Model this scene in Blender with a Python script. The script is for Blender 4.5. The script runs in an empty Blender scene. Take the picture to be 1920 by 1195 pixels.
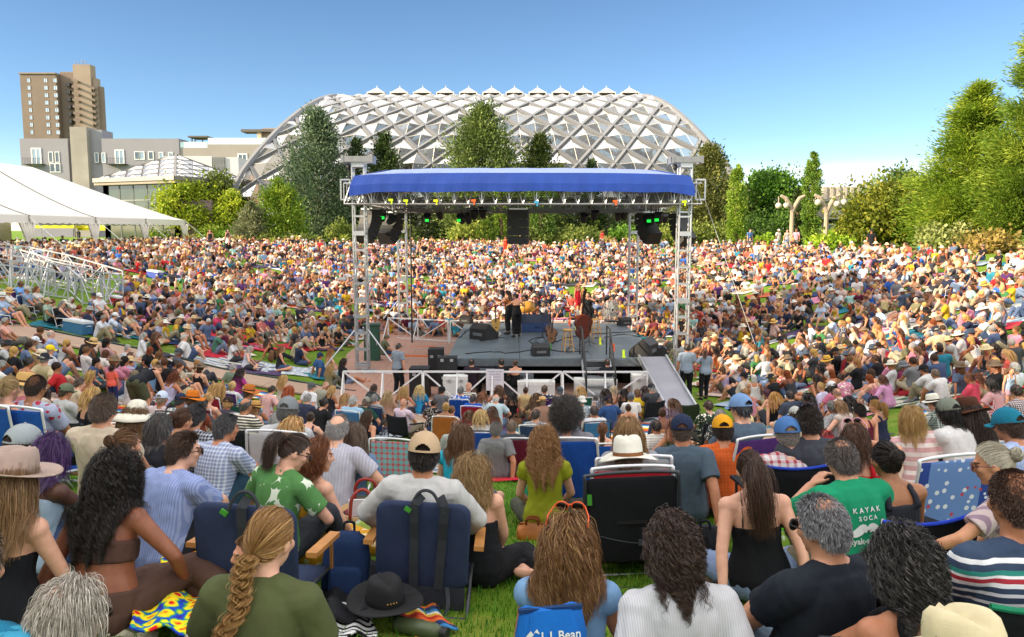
import bpy, bmesh, math, random
import numpy as np
from mathutils import Vector, Matrix
random.seed(7); RNG = np.random.default_rng(7)
R = math.radians
scene = bpy.context.scene
COL = scene.collection
CAMZ = 5.3
FPX = 1500.0
PITCH = math.atan(165.0 / FPX)
cd = bpy.data.cameras.new('camera'); cam = bpy.data.objects.new('camera', cd); COL.objects.link(cam)
cd.sensor_width = 36.0; cd.lens = 36.0 * FPX / 1920.0; cd.clip_start = 0.1; cd.clip_end = 6000
cam.location = (0, 0, CAMZ); cam.rotation_euler = (math.pi / 2 - PITCH, 0, 0)
scene.camera = cam
SUN_EL, SUN_AZ = R(21), R(-110)          # azimuth from +Y, clockwise: the sun stands to the left, a little behind the camera
w = bpy.data.worlds.new('World'); scene.world = w; w.use_nodes = True
nt = w.node_tree; nt.nodes.clear()
sky = nt.nodes.new('ShaderNodeTexSky'); sky.sky_type = 'NISHITA'; sky.sun_disc = False
sky.sun_elevation = SUN_EL; sky.sun_rotation = SUN_AZ; sky.air_density = 1.0; sky.dust_density = 0.6; sky.ozone_density = 2.5; sky.altitude = 1600
def _n(k, **kw):
 x = nt.nodes.new(k)
 for q, v in kw.items(): setattr(x, q, v)
 return x
def _mth(op, a, b=0.0):
 x = _n('ShaderNodeMath', operation=op)
 for i_, v in enumerate((a, b)):
  if isinstance(v, (int, float)): x.inputs[i_].default_value = v
  else: nt.links.new(v, x.inputs[i_])
 return x.outputs[0]
tc = _n('ShaderNodeTexCoord'); sp = _n('ShaderNodeSeparateXYZ'); nt.links.new(tc.outputs['Generated'], sp.inputs[0])
mp = _n('ShaderNodeMapping'); mp.inputs['Scale'].default_value = (1.6, 1.6, 3.2); nt.links.new(tc.outputs['Generated'], mp.inputs['Vector'])
cn = _n('ShaderNodeTexNoise'); cn.inputs['Scale'].default_value = 2.2; cn.inputs['Detail'].default_value = 6; cn.inputs['Roughness'].default_value = 0.6; nt.links.new(mp.outputs[0], cn.inputs['Vector'])
def _step(v, lo, hi):
 x = _n('ShaderNodeMapRange'); x.interpolation_type = 'SMOOTHSTEP'; x.inputs['From Min'].default_value = lo; x.inputs['From Max'].default_value = hi; nt.links.new(v, x.inputs['Value']); return x.outputs[0]
high = _mth('MULTIPLY', _step(_mth('SUBTRACT', sp.outputs[2], _mth('MULTIPLY', sp.outputs[1], 0.35)), 0.02, 0.30), _step(cn.outputs[0], 0.36, 0.56))
mp2 = _n('ShaderNodeMapping'); mp2.inputs['Scale'].default_value = (3.0, 3.0, 22.0); nt.links.new(tc.outputs['Generated'], mp2.inputs['Vector'])
cn2 = _n('ShaderNodeTexNoise'); cn2.inputs['Scale'].default_value = 2.4; cn2.inputs['Detail'].default_value = 7; nt.links.new(mp2.outputs[0], cn2.inputs['Vector'])
low = _mth('MULTIPLY', _mth('MULTIPLY', _step(sp.outputs[0], 0.05, 0.40), _step(_mth('MULTIPLY', sp.outputs[2], -1.0), -0.085, -0.062)), _step(cn2.outputs[0], 0.30, 0.52))
dk = _n('ShaderNodeValToRGB'); e = dk.color_ramp.elements; e[0].position = 0.0; e[0].color = (0.80, 0.80, 0.80, 1); q_ = e.new(0.11); q_.color = (0.51, 0.575, 0.62, 1); e = dk.color_ramp.elements; e[2].position = 0.30; e[2].color = (0.42, 0.485, 0.53, 1); nt.links.new(sp.outputs[2], dk.inputs[0])
mu = _n('ShaderNodeMix', data_type='RGBA', blend_type='MULTIPLY'); mu.inputs[0].default_value = 1.0; nt.links.new(sky.outputs[0], mu.inputs[6]); nt.links.new(dk.outputs[0], mu.inputs[7])
mx = _n('ShaderNodeMix', data_type='RGBA'); nt.links.new(high, mx.inputs[0]); nt.links.new(mu.outputs[2], mx.inputs[6]); mx.inputs[7].default_value = (9.4, 9.1, 8.7, 1)  # bright clouds added overhead and behind the camera, out of view, as fill light
mx2 = _n('ShaderNodeMix', data_type='RGBA'); nt.links.new(_mth('MULTIPLY', low, 0.8), mx2.inputs[0]); nt.links.new(mx.outputs[2], mx2.inputs[6]); mx2.inputs[7].default_value = (4.0, 4.0, 4.2, 1)
bg = nt.nodes.new('ShaderNodeBackground'); bg.inputs['Strength'].default_value = 0.12
wo = nt.nodes.new('ShaderNodeOutputWorld')
nt.links.new(mx2.outputs[2], bg.inputs['Color']); nt.links.new(bg.outputs[0], wo.inputs['Surface'])
sd = bpy.data.lights.new('sun', 'SUN'); sd.energy = 4.3; sd.angle = R(0.5); sd.color = (1.0, 0.82, 0.58)
sun = bpy.data.objects.new('sun', sd); COL.objects.link(sun)
_sv = Vector((math.sin(SUN_AZ) * math.cos(SUN_EL), math.cos(SUN_AZ) * math.cos(SUN_EL), math.sin(SUN_EL)))
sun.rotation_euler = _sv.to_track_quat('Z', 'Y').to_euler()
scene.view_settings.view_transform = 'Standard'; scene.view_settings.look = 'None'
scene.view_settings.gamma = 1.0; scene.view_settings.use_curve_mapping = False
scene.view_settings.exposure = 1.45
scene.render.engine = 'CYCLES'
scene.cycles.max_bounces = 6; scene.cycles.transparent_max_bounces = 16; scene.cycles.diffuse_bounces = 3
scene.cycles.glossy_bounces = 3; scene.cycles.transmission_bounces = 4; scene.cycles.caustics_reflective = False; scene.cycles.caustics_refractive = False
def terr(x, y):
 x = np.asarray(x, float); y = np.asarray(y, float)
 dx = x - 0.5; dy = y - 33.0
 r = np.hypot(dx, dy) + 1e-6; c = dx / r; s = dy / r
 a = np.where(c > 0, 24.0, 28.0); b = np.where(s > 0, 49.0, 35.2)
 rr = ((np.abs(c) / a) ** 2.3 + (np.abs(s) / b) ** 2.3) ** (-1 / 2.3)
 af = np.where(c > 0, 8.5, 7.5); bf = np.where(s > 0, 11.0, 13.7)
 rf = 1.0 / np.sqrt((c / af) ** 2 + (s / bf) ** 2)
 rim = 3.7 + 0.62 * np.maximum(0, -s)
 t = (r - rf) / (rr - rf)
 k = 0.05
 t = 0.5 * (t + np.sqrt(t * t + k * k)) - 0.0                       # soft foot of the slope
 t = 1 - 0.5 * ((1 - t) + np.sqrt((1 - t) ** 2 + k * k))           # soft rim
 near = np.clip((12 - y) / 7, 0, 1) * np.clip((y + 8) / 6, 0, 1)
 bank = 0.17 * np.exp(-((y - 7.6) / 2.4) ** 2) - 0.22 * np.clip((3.4 - y) / 2, 0, 1)
 return rim * t + bank * np.exp(-(x / 14) ** 2) + 0.065 * near * np.abs(np.clip(x, -9, 9)) + 0.02 * np.sin(x * 1.3 + 1) * np.sin(y * 1.1)
def terr1(x, y): return float(terr(x, y))
_cp, _sp = math.cos(PITCH), math.sin(PITCH)
def ray(u, v):
 a = (u - 960.0) / FPX; b = -(v - 597.5) / FPX
 return Vector((a, _cp + b * _sp, -_sp + b * _cp))
def at(u, v, d):
 r = ray(u, v); t = d / r.y
 return Vector((r.x * t, d, CAMZ + r.z * t))
def hit(u, v, hh=0.0, dmax=140, dmin=1.2):
 r = ray(u, v); t = np.arange(dmin, dmax, 0.03)
 g = CAMZ + r.z * t - (terr(r.x * t, r.y * t) + hh)
 i = np.argmax(g < 0)
 if g[i] >= 0: i = len(t) - 1
 return Vector((r.x * t[i], r.y * t[i], terr1(r.x * t[i], r.y * t[i])))
def proj(p):
 x, y, z = p[0], p[1], p[2] - CAMZ
 f = y * _cp - z * _sp; up = y * _sp + z * _cp
 return (960 + FPX * x / f, 597.5 - FPX * up / f, f)
def lin(h):
 h = h.lstrip('#'); o = []
 for i in (0, 2, 4):
  c = int(h[i:i + 2], 16) / 255.0
  o.append(c / 12.92 if c <= 0.04045 else ((c + 0.055) / 1.055) ** 2.4)
 return tuple(o)
_mats = {}
class NT:
 def __init__(s, name):
  s.m = bpy.data.materials.new(name); s.m.use_nodes = True; s.t = s.m.node_tree; s.n = s.t.nodes; s.b = s.n['Principled BSDF']; s.out = s.n['Material Output']
 def new(s, k, **kw):
  x = s.n.new(k)
  for a, v in kw.items():
   if a in x.inputs: x.inputs[a].default_value = v
   else: setattr(x, a, v)
  return x
 def link(s, a, b): s.t.links.new(a, b)
 def coord(s, kind='Object', scale=None):
  tc = s.new('ShaderNodeTexCoord'); o = tc.outputs[kind]
  if scale is not None:
   mp = s.new('ShaderNodeMapping'); mp.inputs['Scale'].default_value = scale; s.link(o, mp.inputs['Vector']); o = mp.outputs[0]
  return o
 def noise(s, vec, scale, detail=3, rough=0.55):
  x = s.new('ShaderNodeTexNoise'); x.inputs['Scale'].default_value = scale; x.inputs['Detail'].default_value = detail; x.inputs['Roughness'].default_value = rough
  if vec is not None: s.link(vec, x.inputs['Vector'])
  return x.outputs['Fac']
 def ramp(s, fac, stops, interp='LINEAR'):
  x = s.new('ShaderNodeValToRGB'); x.color_ramp.interpolation = interp
  e = x.color_ramp.elements
  e[0].position, e[0].color = stops[0][0], (*stops[0][1], 1); e[1].position, e[1].color = stops[-1][0], (*stops[-1][1], 1)
  for p, c in stops[1:-1]:
   q = e.new(p); q.color = (*c, 1)
  s.link(fac, x.inputs[0]); return x.outputs[0]
 def mix(s, fac, a, b, blend='MIX'):
  x = s.new('ShaderNodeMix'); x.data_type = 'RGBA'; x.blend_type = blend
  for sock, v in ((x.inputs[0], fac), (x.inputs[6], a), (x.inputs[7], b)):
   if isinstance(v, (int, float)): sock.default_value = v
   elif isinstance(v, tuple): sock.default_value = (*v, 1) if len(v) == 3 else v
   else: s.link(v, sock)
  return x.outputs[2]
 def math(s, op, a, b=0.0, c=0.0):
  x = s.new('ShaderNodeMath'); x.operation = op
  for i, v in enumerate((a, b, c)):
   if isinstance(v, (int, float)): x.inputs[i].default_value = v
   else: s.link(v, x.inputs[i])
  return x.outputs[0]
 def sep(s, vec):
  x = s.new('ShaderNodeSeparateXYZ'); s.link(vec, x.inputs[0]); return x.outputs
 def bump(s, h, strength=0.3, dist=0.02):
  x = s.new('ShaderNodeBump'); x.inputs['Strength'].default_value = strength; x.inputs['Distance'].default_value = dist
  s.link(h, x.inputs['Height']); s.link(x.outputs[0], s.b.inputs['Normal'])
 def base(s, v):
  if isinstance(v, tuple): s.b.inputs['Base Color'].default_value = (*v[:3], 1)
  else: s.link(v, s.b.inputs['Base Color'])
def shade(c, k): return tuple(min(1, max(0, x * k)) for x in c)
def mat(name, col, rough=0.6, metal=0.0, var=0.12, nscale=8, bump=0.0, bscale=60, spec=0.4):
 """plain surface with blotchy colour variation and an optional fine bump"""
 key = (name, col, rough, metal, var, nscale, bump)
 if key in _mats: return _mats[key]
 n = NT(name); c = lin(col) if isinstance(col, str) else col
 co = n.coord('Object')
 f = n.noise(co, nscale)
 n.base(n.ramp(f, [(0.3, shade(c, 1 - var)), (0.7, shade(c, 1 + var))]))
 n.b.inputs['Roughness'].default_value = rough; n.b.inputs['Metallic'].default_value = metal; n.b.inputs['Specular IOR Level'].default_value = spec
 if bump: n.bump(n.noise(co, bscale, 4), bump, 0.01)
 _mats[key] = n.m; return n.m
def fabric(col, pat=None, c2='#ffffff', s=1.0, rough=0.85):
 """woven cloth: folds as bump, optional stripes, checks, flowers, dots, camouflage"""
 key = ('fab', col, pat, c2, s, rough)
 if key in _mats: return _mats[key]
 n = NT('cloth'); a = lin(col); b = lin(c2); co = n.coord('Object')
 x, y, z = n.sep(co)[:3]
 f = n.noise(co, 5)
 base = n.ramp(f, [(0.3, shade(a, 0.86)), (0.7, shade(a, 1.1))])
 if pat == 'vstripe':
  k = n.math('GREATER_THAN', n.math('SINE', n.math('MULTIPLY', x, 420 * s)), 0.2); base = n.mix(k, base, b)
 elif pat == 'hstripe':
  k = n.math('GREATER_THAN', n.math('SINE', n.math('MULTIPLY', z, 150 * s)), 0.1); base = n.mix(k, base, b)
 elif pat == 'check':
  kx = n.math('GREATER_THAN', n.math('SINE', n.math('MULTIPLY', x, 210 * s)), 0.35); kz = n.math('GREATER_THAN', n.math('SINE', n.math('MULTIPLY', z, 210 * s)), 0.35)
  k = n.math('MULTIPLY', n.math('ADD', kx, kz), 0.5); base = n.mix(k, base, b)
 elif pat == 'flower':
  vo = n.new('ShaderNodeTexVoronoi'); vo.inputs['Scale'].default_value = 14 * s; n.link(co, vo.inputs['Vector'])
  nz = n.noise(co, 34 * s, 2)
  k = n.math('LESS_THAN', n.math('ADD', vo.outputs['Distance'], n.math('MULTIPLY', nz, 0.55)), 0.62); base = n.mix(k, base, b)
 elif pat == 'leafy':
  vo = n.new('ShaderNodeTexVoronoi'); vo.inputs['Scale'].default_value = 9; vo.distance = 'MINKOWSKI'; vo.inputs['Exponent'].default_value = .45; mp_ = n.new('ShaderNodeMapping'); mp_.inputs['Rotation'].default_value = (.5, .7, .3); mp_.inputs['Scale'].default_value = (1, 1, .8); n.link(co, mp_.inputs['Vector']); n.link(mp_.outputs[0], vo.inputs['Vector'])
  base = n.mix(n.math('LESS_THAN', n.math('ADD', vo.outputs['Distance'], n.math('MULTIPLY', n.noise(co, 40, 2), .5)), 1.62), base, b)
 elif pat == 'dots':
  vo = n.new('ShaderNodeTexVoronoi'); vo.inputs['Scale'].default_value = 30 * s; n.link(co, vo.inputs['Vector'])
  base = n.mix(n.math('LESS_THAN', vo.outputs['Distance'], 0.3), base, b)
 elif pat == 'camo':
  base = n.mix(n.math('GREATER_THAN', n.noise(co, 11 * s, 3), 0.52), base, b)
 elif pat == 'rib':
  base = n.mix(n.math('GREATER_THAN', n.math('SINE', n.math('MULTIPLY', x, 700)), 0.5), base, b)
 elif pat == 'rainbow':
  base = n.ramp(n.math('FRACT', n.math('MULTIPLY', y, 1.1 * s)), [(0, lin('#c2362f')), (.17, lin('#e8b13a')), (.34, lin('#e9e2cf')), (.5, lin('#3f7fb5')), (.67, lin('#263a63')), (.84, lin('#d9672f')), (1, lin('#c2362f'))], 'CONSTANT')
 elif pat == 'tiedye':
  vo = n.new('ShaderNodeTexVoronoi'); vo.inputs['Scale'].default_value = 3.4 * s; n.link(co, vo.inputs['Vector'])
  d = n.math('ADD', n.math('MULTIPLY', vo.outputs['Distance'], .95), n.math('MULTIPLY', n.noise(co, 26, 3), 0.3))
  base = n.ramp(d, [(0.15, lin('#c81c2e')), (.38, lin('#d9231f')), (.5, lin('#f3d21c')), (.63, lin('#f0dc28')), (.72, lin('#3aa641')), (.8, lin('#1b4fc4')), (1.0, lin('#3a1f8f'))])
 elif pat == 'chest':
  f_ = n.math('DIVIDE', n.math('SUBTRACT', z, .60), .17); inside = n.math('MULTIPLY', n.math('GREATER_THAN', f_, 0), n.math('LESS_THAN', f_, 1)); col = n.ramp(f_, [(0, lin('#d8d8da')), (.07, a), (.2, lin('#d4d4d8')), (.28, a), (.4, lin('#dcdcdc')), (.5, lin('#a3303c')), (.6, lin('#dcdcdc')), (.66, lin('#2f7f74')), (.76, a), (.9, lin('#d8d8da')), (1, a)], 'CONSTANT'); base = n.mix(inside, base, col)
 elif pat == 'bands':
  k = n.math('FRACT', n.math('MULTIPLY', y, 2.2 * s)); base = n.mix(n.math('GREATER_THAN', k, 0.55), base, b)
 n.base(base); n.b.inputs['Roughness'].default_value = rough; n.b.inputs['Specular IOR Level'].default_value = 0.2
 h = n.math('ADD', n.math('MULTIPLY', n.noise(n.coord('Object', (1, 1, 0.45)), 9, 2), 1.0), n.math('MULTIPLY', n.noise(co, 260, 1), 0.06))
 n.bump(h, 0.55, 0.03)
 _mats[key] = n.m; return n.m
def skin(col):
 key = ('skin', col)
 if key in _mats: return _mats[key]
 n = NT('skin'); c = lin(col); co = n.coord('Object')
 n.base(n.ramp(n.noise(co, 16, 4), [(0.3, (c[0] * 0.86, c[1] * 0.8, c[2] * 0.78)), (0.7, shade(c, 1.08))]))
 n.b.inputs['Roughness'].default_value = 0.5; n.b.inputs['Specular IOR Level'].default_value = 0.35
 n.bump(n.noise(co, 140, 3), 0.12, 0.004)
 _mats[key] = n.m; return n.m
def hairmat(col, c2=None):
 key = ('hair', col, c2)
 if key in _mats: return _mats[key]
 n = NT('hair'); c = lin(col); d = lin(c2) if c2 else shade(c, 1.7)
 at_ = n.new('ShaderNodeAttribute'); at_.attribute_name = 'strand'
 co = n.coord('Object', (1, 1, 0.25))
 f = n.math('ADD', n.math('MULTIPLY', at_.outputs['Fac'], 0.75), n.math('MULTIPLY', n.noise(co, 40, 3), 0.35))
 n.base(n.ramp(f, [(0.1, shade(c, 0.55)), (0.5, c), (1.0, d)]))
 n.b.inputs['Roughness'].default_value = 0.42; n.b.inputs['Specular IOR Level'].default_value = 0.45
 n.bump(n.noise(n.coord('Object', (6, 6, 1)), 60, 2), 0.5, 0.006)
 _mats[key] = n.m; return n.m
def tag(o, label=None, cat=None, group=None, kind=None):
 if label: o['label'] = label
 if cat: o['category'] = cat
 if group: o['group'] = group
 if kind: o['kind'] = kind
 return o
def link(o, parent=None):
 COL.objects.link(o)
 if parent is not None: o.parent = parent
 return o
def empty(name, loc=(0, 0, 0), rz=0.0, label=None, cat=None, group=None):
 o = bpy.data.objects.new(name, None); o.location = loc; o.rotation_euler = (0, 0, rz); o.empty_display_size = 0.2
 link(o); return tag(o, label, cat, group)
def frame_of(d):
 d = Vector(d).normalized(); a = Vector((0, 0, 1)) if abs(d.z) < 0.95 else Vector((1, 0, 0))
 x = d.cross(a).normalized(); return x, x.cross(d).normalized(), d
class MB:
 def __init__(s): s.v = []; s.f = []; s.m = []; s.cur = 0; s.M = None
 def add(s, vs, fs):
  o = len(s.v)
  if s.M is not None: vs = [tuple(s.M @ Vector(p)) for p in vs]
  s.v += [tuple(p) for p in vs]; s.f += [tuple(i + o for i in f) for f in fs]; s.m += [s.cur] * len(fs); return s
 def box(s, c, size, rz=0.0, M=None):
  hx, hy, hz = size[0] / 2, size[1] / 2, size[2] / 2; co, si = math.cos(rz), math.sin(rz); vs = []
  for dx in (-1, 1):
   for dy in (-1, 1):
    for dz in (-1, 1):
     p = Vector((dx * hx, dy * hy, dz * hz))
     if M is not None: p = M @ p
     p = Vector((p.x * co - p.y * si, p.x * si + p.y * co, p.z)); vs.append((c[0] + p.x, c[1] + p.y, c[2] + p.z))
  return s.add(vs, [(0, 1, 3, 2), (4, 6, 7, 5), (0, 4, 5, 1), (2, 3, 7, 6), (0, 2, 6, 4), (1, 5, 7, 3)])
 def bar(s, a, b, wd, ht=None, up=(0, 0, 1)):
  a, b = Vector(a), Vector(b); d = (b - a)
  if d.length < 1e-6: return s
  d.normalize(); upv = Vector(up)
  if abs(d.dot(upv)) > 0.98: upv = Vector((0, 1, 0)) if abs(d.y) < 0.9 else Vector((1, 0, 0))
  x = d.cross(upv).normalized(); z = x.cross(d); ht = ht or wd; vs = []
  for p in (a, b):
   for i, j in ((-1, -1), (1, -1), (1, 1), (-1, 1)): vs.append(p + x * (i * wd / 2) + z * (j * ht / 2))
  return s.add(vs, [(0, 3, 2, 1), (4, 5, 6, 7)] + [(i, (i + 1) % 4, 4 + (i + 1) % 4, 4 + i) for i in range(4)])
 def tube(s, pts, r, seg=8, caps=True, flat=None):
  pts = [Vector(p) for p in pts]; n = len(pts); rs = r if hasattr(r, '__len__') else [r] * n; vs = []; px = None
  for i, p in enumerate(pts):
   d = (pts[min(i + 1, n - 1)] - pts[max(i - 1, 0)])
   if px is None: px, _, _ = frame_of(d)
   dn = d.normalized(); px = (px - dn * px.dot(dn)); px = px.normalized() if px.length > 1e-6 else frame_of(d)[0]
   py = dn.cross(px)
   for k in range(seg):
    t = 2 * math.pi * k / seg; q = px * math.cos(t) + py * math.sin(t) * (flat or 1.0); vs.append(p + q * rs[i])
  fs = [(i * seg + k, i * seg + (k + 1) % seg, (i + 1) * seg + (k + 1) % seg, (i + 1) * seg + k) for i in range(n - 1) for k in range(seg)]
  if caps: fs += [tuple(range(seg - 1, -1, -1)), tuple((n - 1) * seg + k for k in range(seg))]
  return s.add(vs, fs)
 def lathe(s, prof, c=(0, 0, 0), seg=20, sx=1.0, sy=1.0, M=None, caps=True):
  vs = []
  for rr, z in prof:
   for k in range(seg):
    t = 2 * math.pi * k / seg; p = Vector((rr * math.cos(t) * sx, rr * math.sin(t) * sy, z))
    if M is not None: p = M @ p
    vs.append((p.x + c[0], p.y + c[1], p.z + c[2]))
  n = len(prof)
  fs = [(i * seg + k, i * seg + (k + 1) % seg, (i + 1) * seg + (k + 1) % seg, (i + 1) * seg + k) for i in range(n - 1) for k in range(seg)]
  if caps:
   if prof[0][0] > 1e-4: fs.append(tuple(range(seg - 1, -1, -1)))
   if prof[-1][0] > 1e-4: fs.append(tuple((n - 1) * seg + k for k in range(seg)))
  return s.add(vs, fs)
 def ell(s, c, r, M=None, seg=14, rings=9):
  prof = [(max(1e-5, math.sin(math.pi * i / rings)), -math.cos(math.pi * i / rings)) for i in range(rings + 1)]; vs = []
  for rr, z in prof:
   for k in range(seg):
    t = 2 * math.pi * k / seg; p = Vector((rr * math.cos(t) * r[0], rr * math.sin(t) * r[1], z * r[2]))
    if M is not None: p = M @ p
    vs.append((p.x + c[0], p.y + c[1], p.z + c[2]))
  fs = [(i * seg + k, i * seg + (k + 1) % seg, (i + 1) * seg + (k + 1) % seg, (i + 1) * seg + k) for i in range(rings) for k in range(seg)]
  return s.add(vs, fs)
 def capsule(s, a, b, ra, rb, seg=12, flatend=False):
  a, b = Vector(a), Vector(b); d = b - a
  if d.length < 1e-5: return s.ell(a, (ra, ra, ra))
  dn = d.normalized(); pts = []; rs = []
  if flatend: pts, rs = [a, a.lerp(b, .33), a.lerp(b, .66), b], [ra, ra + (rb - ra) * .33, ra + (rb - ra) * .66, rb]
  else:
   for t in (90, 60, 35, 10): pts.append(a - dn * ra * math.sin(R(t))); rs.append(max(1e-4, ra * math.cos(R(t))))
   pts.append(a.lerp(b, 0.5)); rs.append((ra + rb) / 2)
   for t in (10, 35, 60, 90): pts.append(b + dn * rb * math.sin(R(t))); rs.append(max(1e-4, rb * math.cos(R(t))))
  return s.tube(pts, rs, seg)
 def grid(s, P, closed=False, twosided=0.0):
  """P: rows x cols of points; thickness gives it a back"""
  rws, cls = len(P), len(P[0]); vs = [Vector(p) for row in P for p in row]
  fs = [(i * cls + j, i * cls + j + 1, (i + 1) * cls + j + 1, (i + 1) * cls + j) for i in range(rws - 1) for j in range(cls - 1)]
  if twosided:
   A = np.array([[tuple(p) for p in row] for row in P]); du = np.gradient(A, axis=1); dv = np.gradient(A, axis=0)
   nn = np.cross(du, dv); nn /= np.linalg.norm(nn, axis=2, keepdims=True) + 1e-9
   B = (A - nn * twosided).reshape(-1, 3); n0 = len(vs); vs += [Vector(p) for p in B]
   fs += [tuple(n0 + i for i in reversed(f)) for f in fs]
   rim = [j for j in range(cls)] + [i * cls + cls - 1 for i in range(1, rws)] + [(rws - 1) * cls + j for j in range(cls - 2, -1, -1)] + [i * cls for i in range(rws - 2, 0, -1)]
   for i in range(len(rim)):
    a, b = rim[i], rim[(i + 1) % len(rim)]; fs.append((b, a, n0 + a, n0 + b))
  return s.add(vs, fs)
 def prism(s, poly, h, M=None, c=(0, 0, 0)):
  n = len(poly); vs = []
  for z in (0, h):
   for p in poly:
    q = Vector((p[0], p[1], z))
    if M is not None: q = M @ q
    vs.append((q.x + c[0], q.y + c[1], q.z + c[2]))
  return s.add(vs, [tuple(range(n - 1, -1, -1)), tuple(range(n, 2 * n))] + [(i, (i + 1) % n, n + (i + 1) % n, n + i) for i in range(n)])
 def mesh(s, name, mats=(), smooth=False, attr=None):
  me = bpy.data.meshes.new(name); me.from_pydata(s.v, [], s.f)
  for m in (mats if isinstance(mats, (list, tuple)) else [mats]): me.materials.append(m)
  if any(s.m): me.polygons.foreach_set('material_index', s.m)
  if smooth: me.polygons.foreach_set('use_smooth', [True] * len(s.f))
  me.update(); return me
 def build(s, name, mats, parent=None, smooth=False, loc=None, rz=None):
  o = bpy.data.objects.new(name, s.mesh(name, mats, smooth)); link(o, parent)
  if loc is not None: o.location = loc
  if rz is not None: o.rotation_euler = (0, 0, rz)
  return o
def np_mesh(name, V, F, mats, smooth=False, attr=None, midx=None):
 """fast mesh from arrays: F is an (n,3) or (n,4) array"""
 me = bpy.data.meshes.new(name); V = np.ascontiguousarray(V, np.float32); F = np.ascontiguousarray(F, np.int32); k = F.shape[1]
 me.vertices.add(len(V)); me.vertices.foreach_set('co', V.ravel()); me.loops.add(F.size); me.loops.foreach_set('vertex_index', F.ravel())
 me.polygons.add(len(F)); me.polygons.foreach_set('loop_start', np.arange(0, F.size, k, dtype=np.int32))
 if midx is not None: me.polygons.foreach_set('material_index', np.asarray(midx, np.int32))
 if smooth: me.polygons.foreach_set('use_smooth', np.ones(len(F), bool))
 for m in (mats if isinstance(mats, (list, tuple)) else [mats]): me.materials.append(m)
 if attr:
  for nme, arr in attr.items():
   arr = np.asarray(arr, np.float32)
   if arr.ndim == 1:
    q = me.attributes.new(nme, 'FLOAT', 'POINT'); q.data.foreach_set('value', arr)
   else:
    q = me.attributes.new(nme, 'FLOAT_COLOR', 'POINT'); q.data.foreach_set('color', np.hstack([arr, np.ones((len(arr), 1))]).astype(np.float32).ravel())
 me.update(calc_edges=True); me.validate(); return me
def mesh_arrays(me):
 V = np.empty(len(me.vertices) * 3, np.float32); me.vertices.foreach_get('co', V); return V.reshape(-1, 3)
def text_mesh(txt, size, bold=0.0):
 cu = bpy.data.curves.new('lettering', 'FONT'); cu.body = txt; cu.size = size; cu.extrude = 0.0015; cu.align_x = 'CENTER'; cu.offset = bold; cu.resolution_u = 3
 o = bpy.data.objects.new('lettering', cu); COL.objects.link(o); dg = bpy.context.evaluated_depsgraph_get()
 me = bpy.data.meshes.new_from_object(o.evaluated_get(dg)); bpy.data.objects.remove(o); bpy.data.curves.remove(cu); return me
# ================================================================ people
def two_bone(a, b, l1, l2, pole):
 a, b = Vector(a), Vector(b); d = b - a; L = d.length
 if L > (l1 + l2) * 0.995: b = a + d.normalized() * (l1 + l2) * 0.995; d = b - a; L = d.length
 if L < abs(l1 - l2) + 0.02: L = abs(l1 - l2) + 0.02
 x = (l1 * l1 - l2 * l2 + L * L) / (2 * L); h = math.sqrt(max(0, l1 * l1 - x * x)); dn = d.normalized()
 p = Vector(pole); p = p - dn * p.dot(dn)
 p = p.normalized() if p.length > 1e-4 else frame_of(dn)[0]
 return a + dn * x + p * h, b
def P(hz=.10, lean=0, hunch=10, side=0, twist=0, look=(0, 0, 0), aL=None, aR=None, lL=None, lR=None, curl=35, hp=None):
 return dict(hz=hz, lean=lean, hunch=hunch, side=side, twist=twist, look=look, aL=aL, aR=aR, lL=lL, lR=lR, curl=curl)
def sym(t, pole, *rest): return ((-t[0], t[1], t[2]), (-pole[0], pole[1], pole[2])) + rest, (t, pole) + rest
_cx = dict(lL=((.13, .30, .09), (-1, .5, .15), (1, .25, -.1)), lR=((-.11, .37, .08), (1, .5, .15), (-1, .25, -.1)))
_kn = dict(lL=((-.13, .46, .08), (-.25, .3, 1), (-.1, 1, -.15)), lR=((.13, .48, .08), (.25, .3, 1), (.1, 1, -.15)))
_out = dict(lL=((-.15, .80, .08), (-.1, .1, 1), (-.25, .7, .7)), lR=((.12, .76, .08), (.1, .1, 1), (.25, .7, .7)))
_ch = dict(lL=((-.15, .60, .08), (-.2, .3, 1), (-.15, 1, -.1)), lR=((.14, .64, .08), (.2, .3, 1), (.15, 1, -.1)))
_sd = dict(lL=((.33, .12, .08), (.1, 1, .05), (1, -.2, 0)), lR=((.50, .02, .09), (.4, 1, .1), (1, -.3, 0)))
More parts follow.
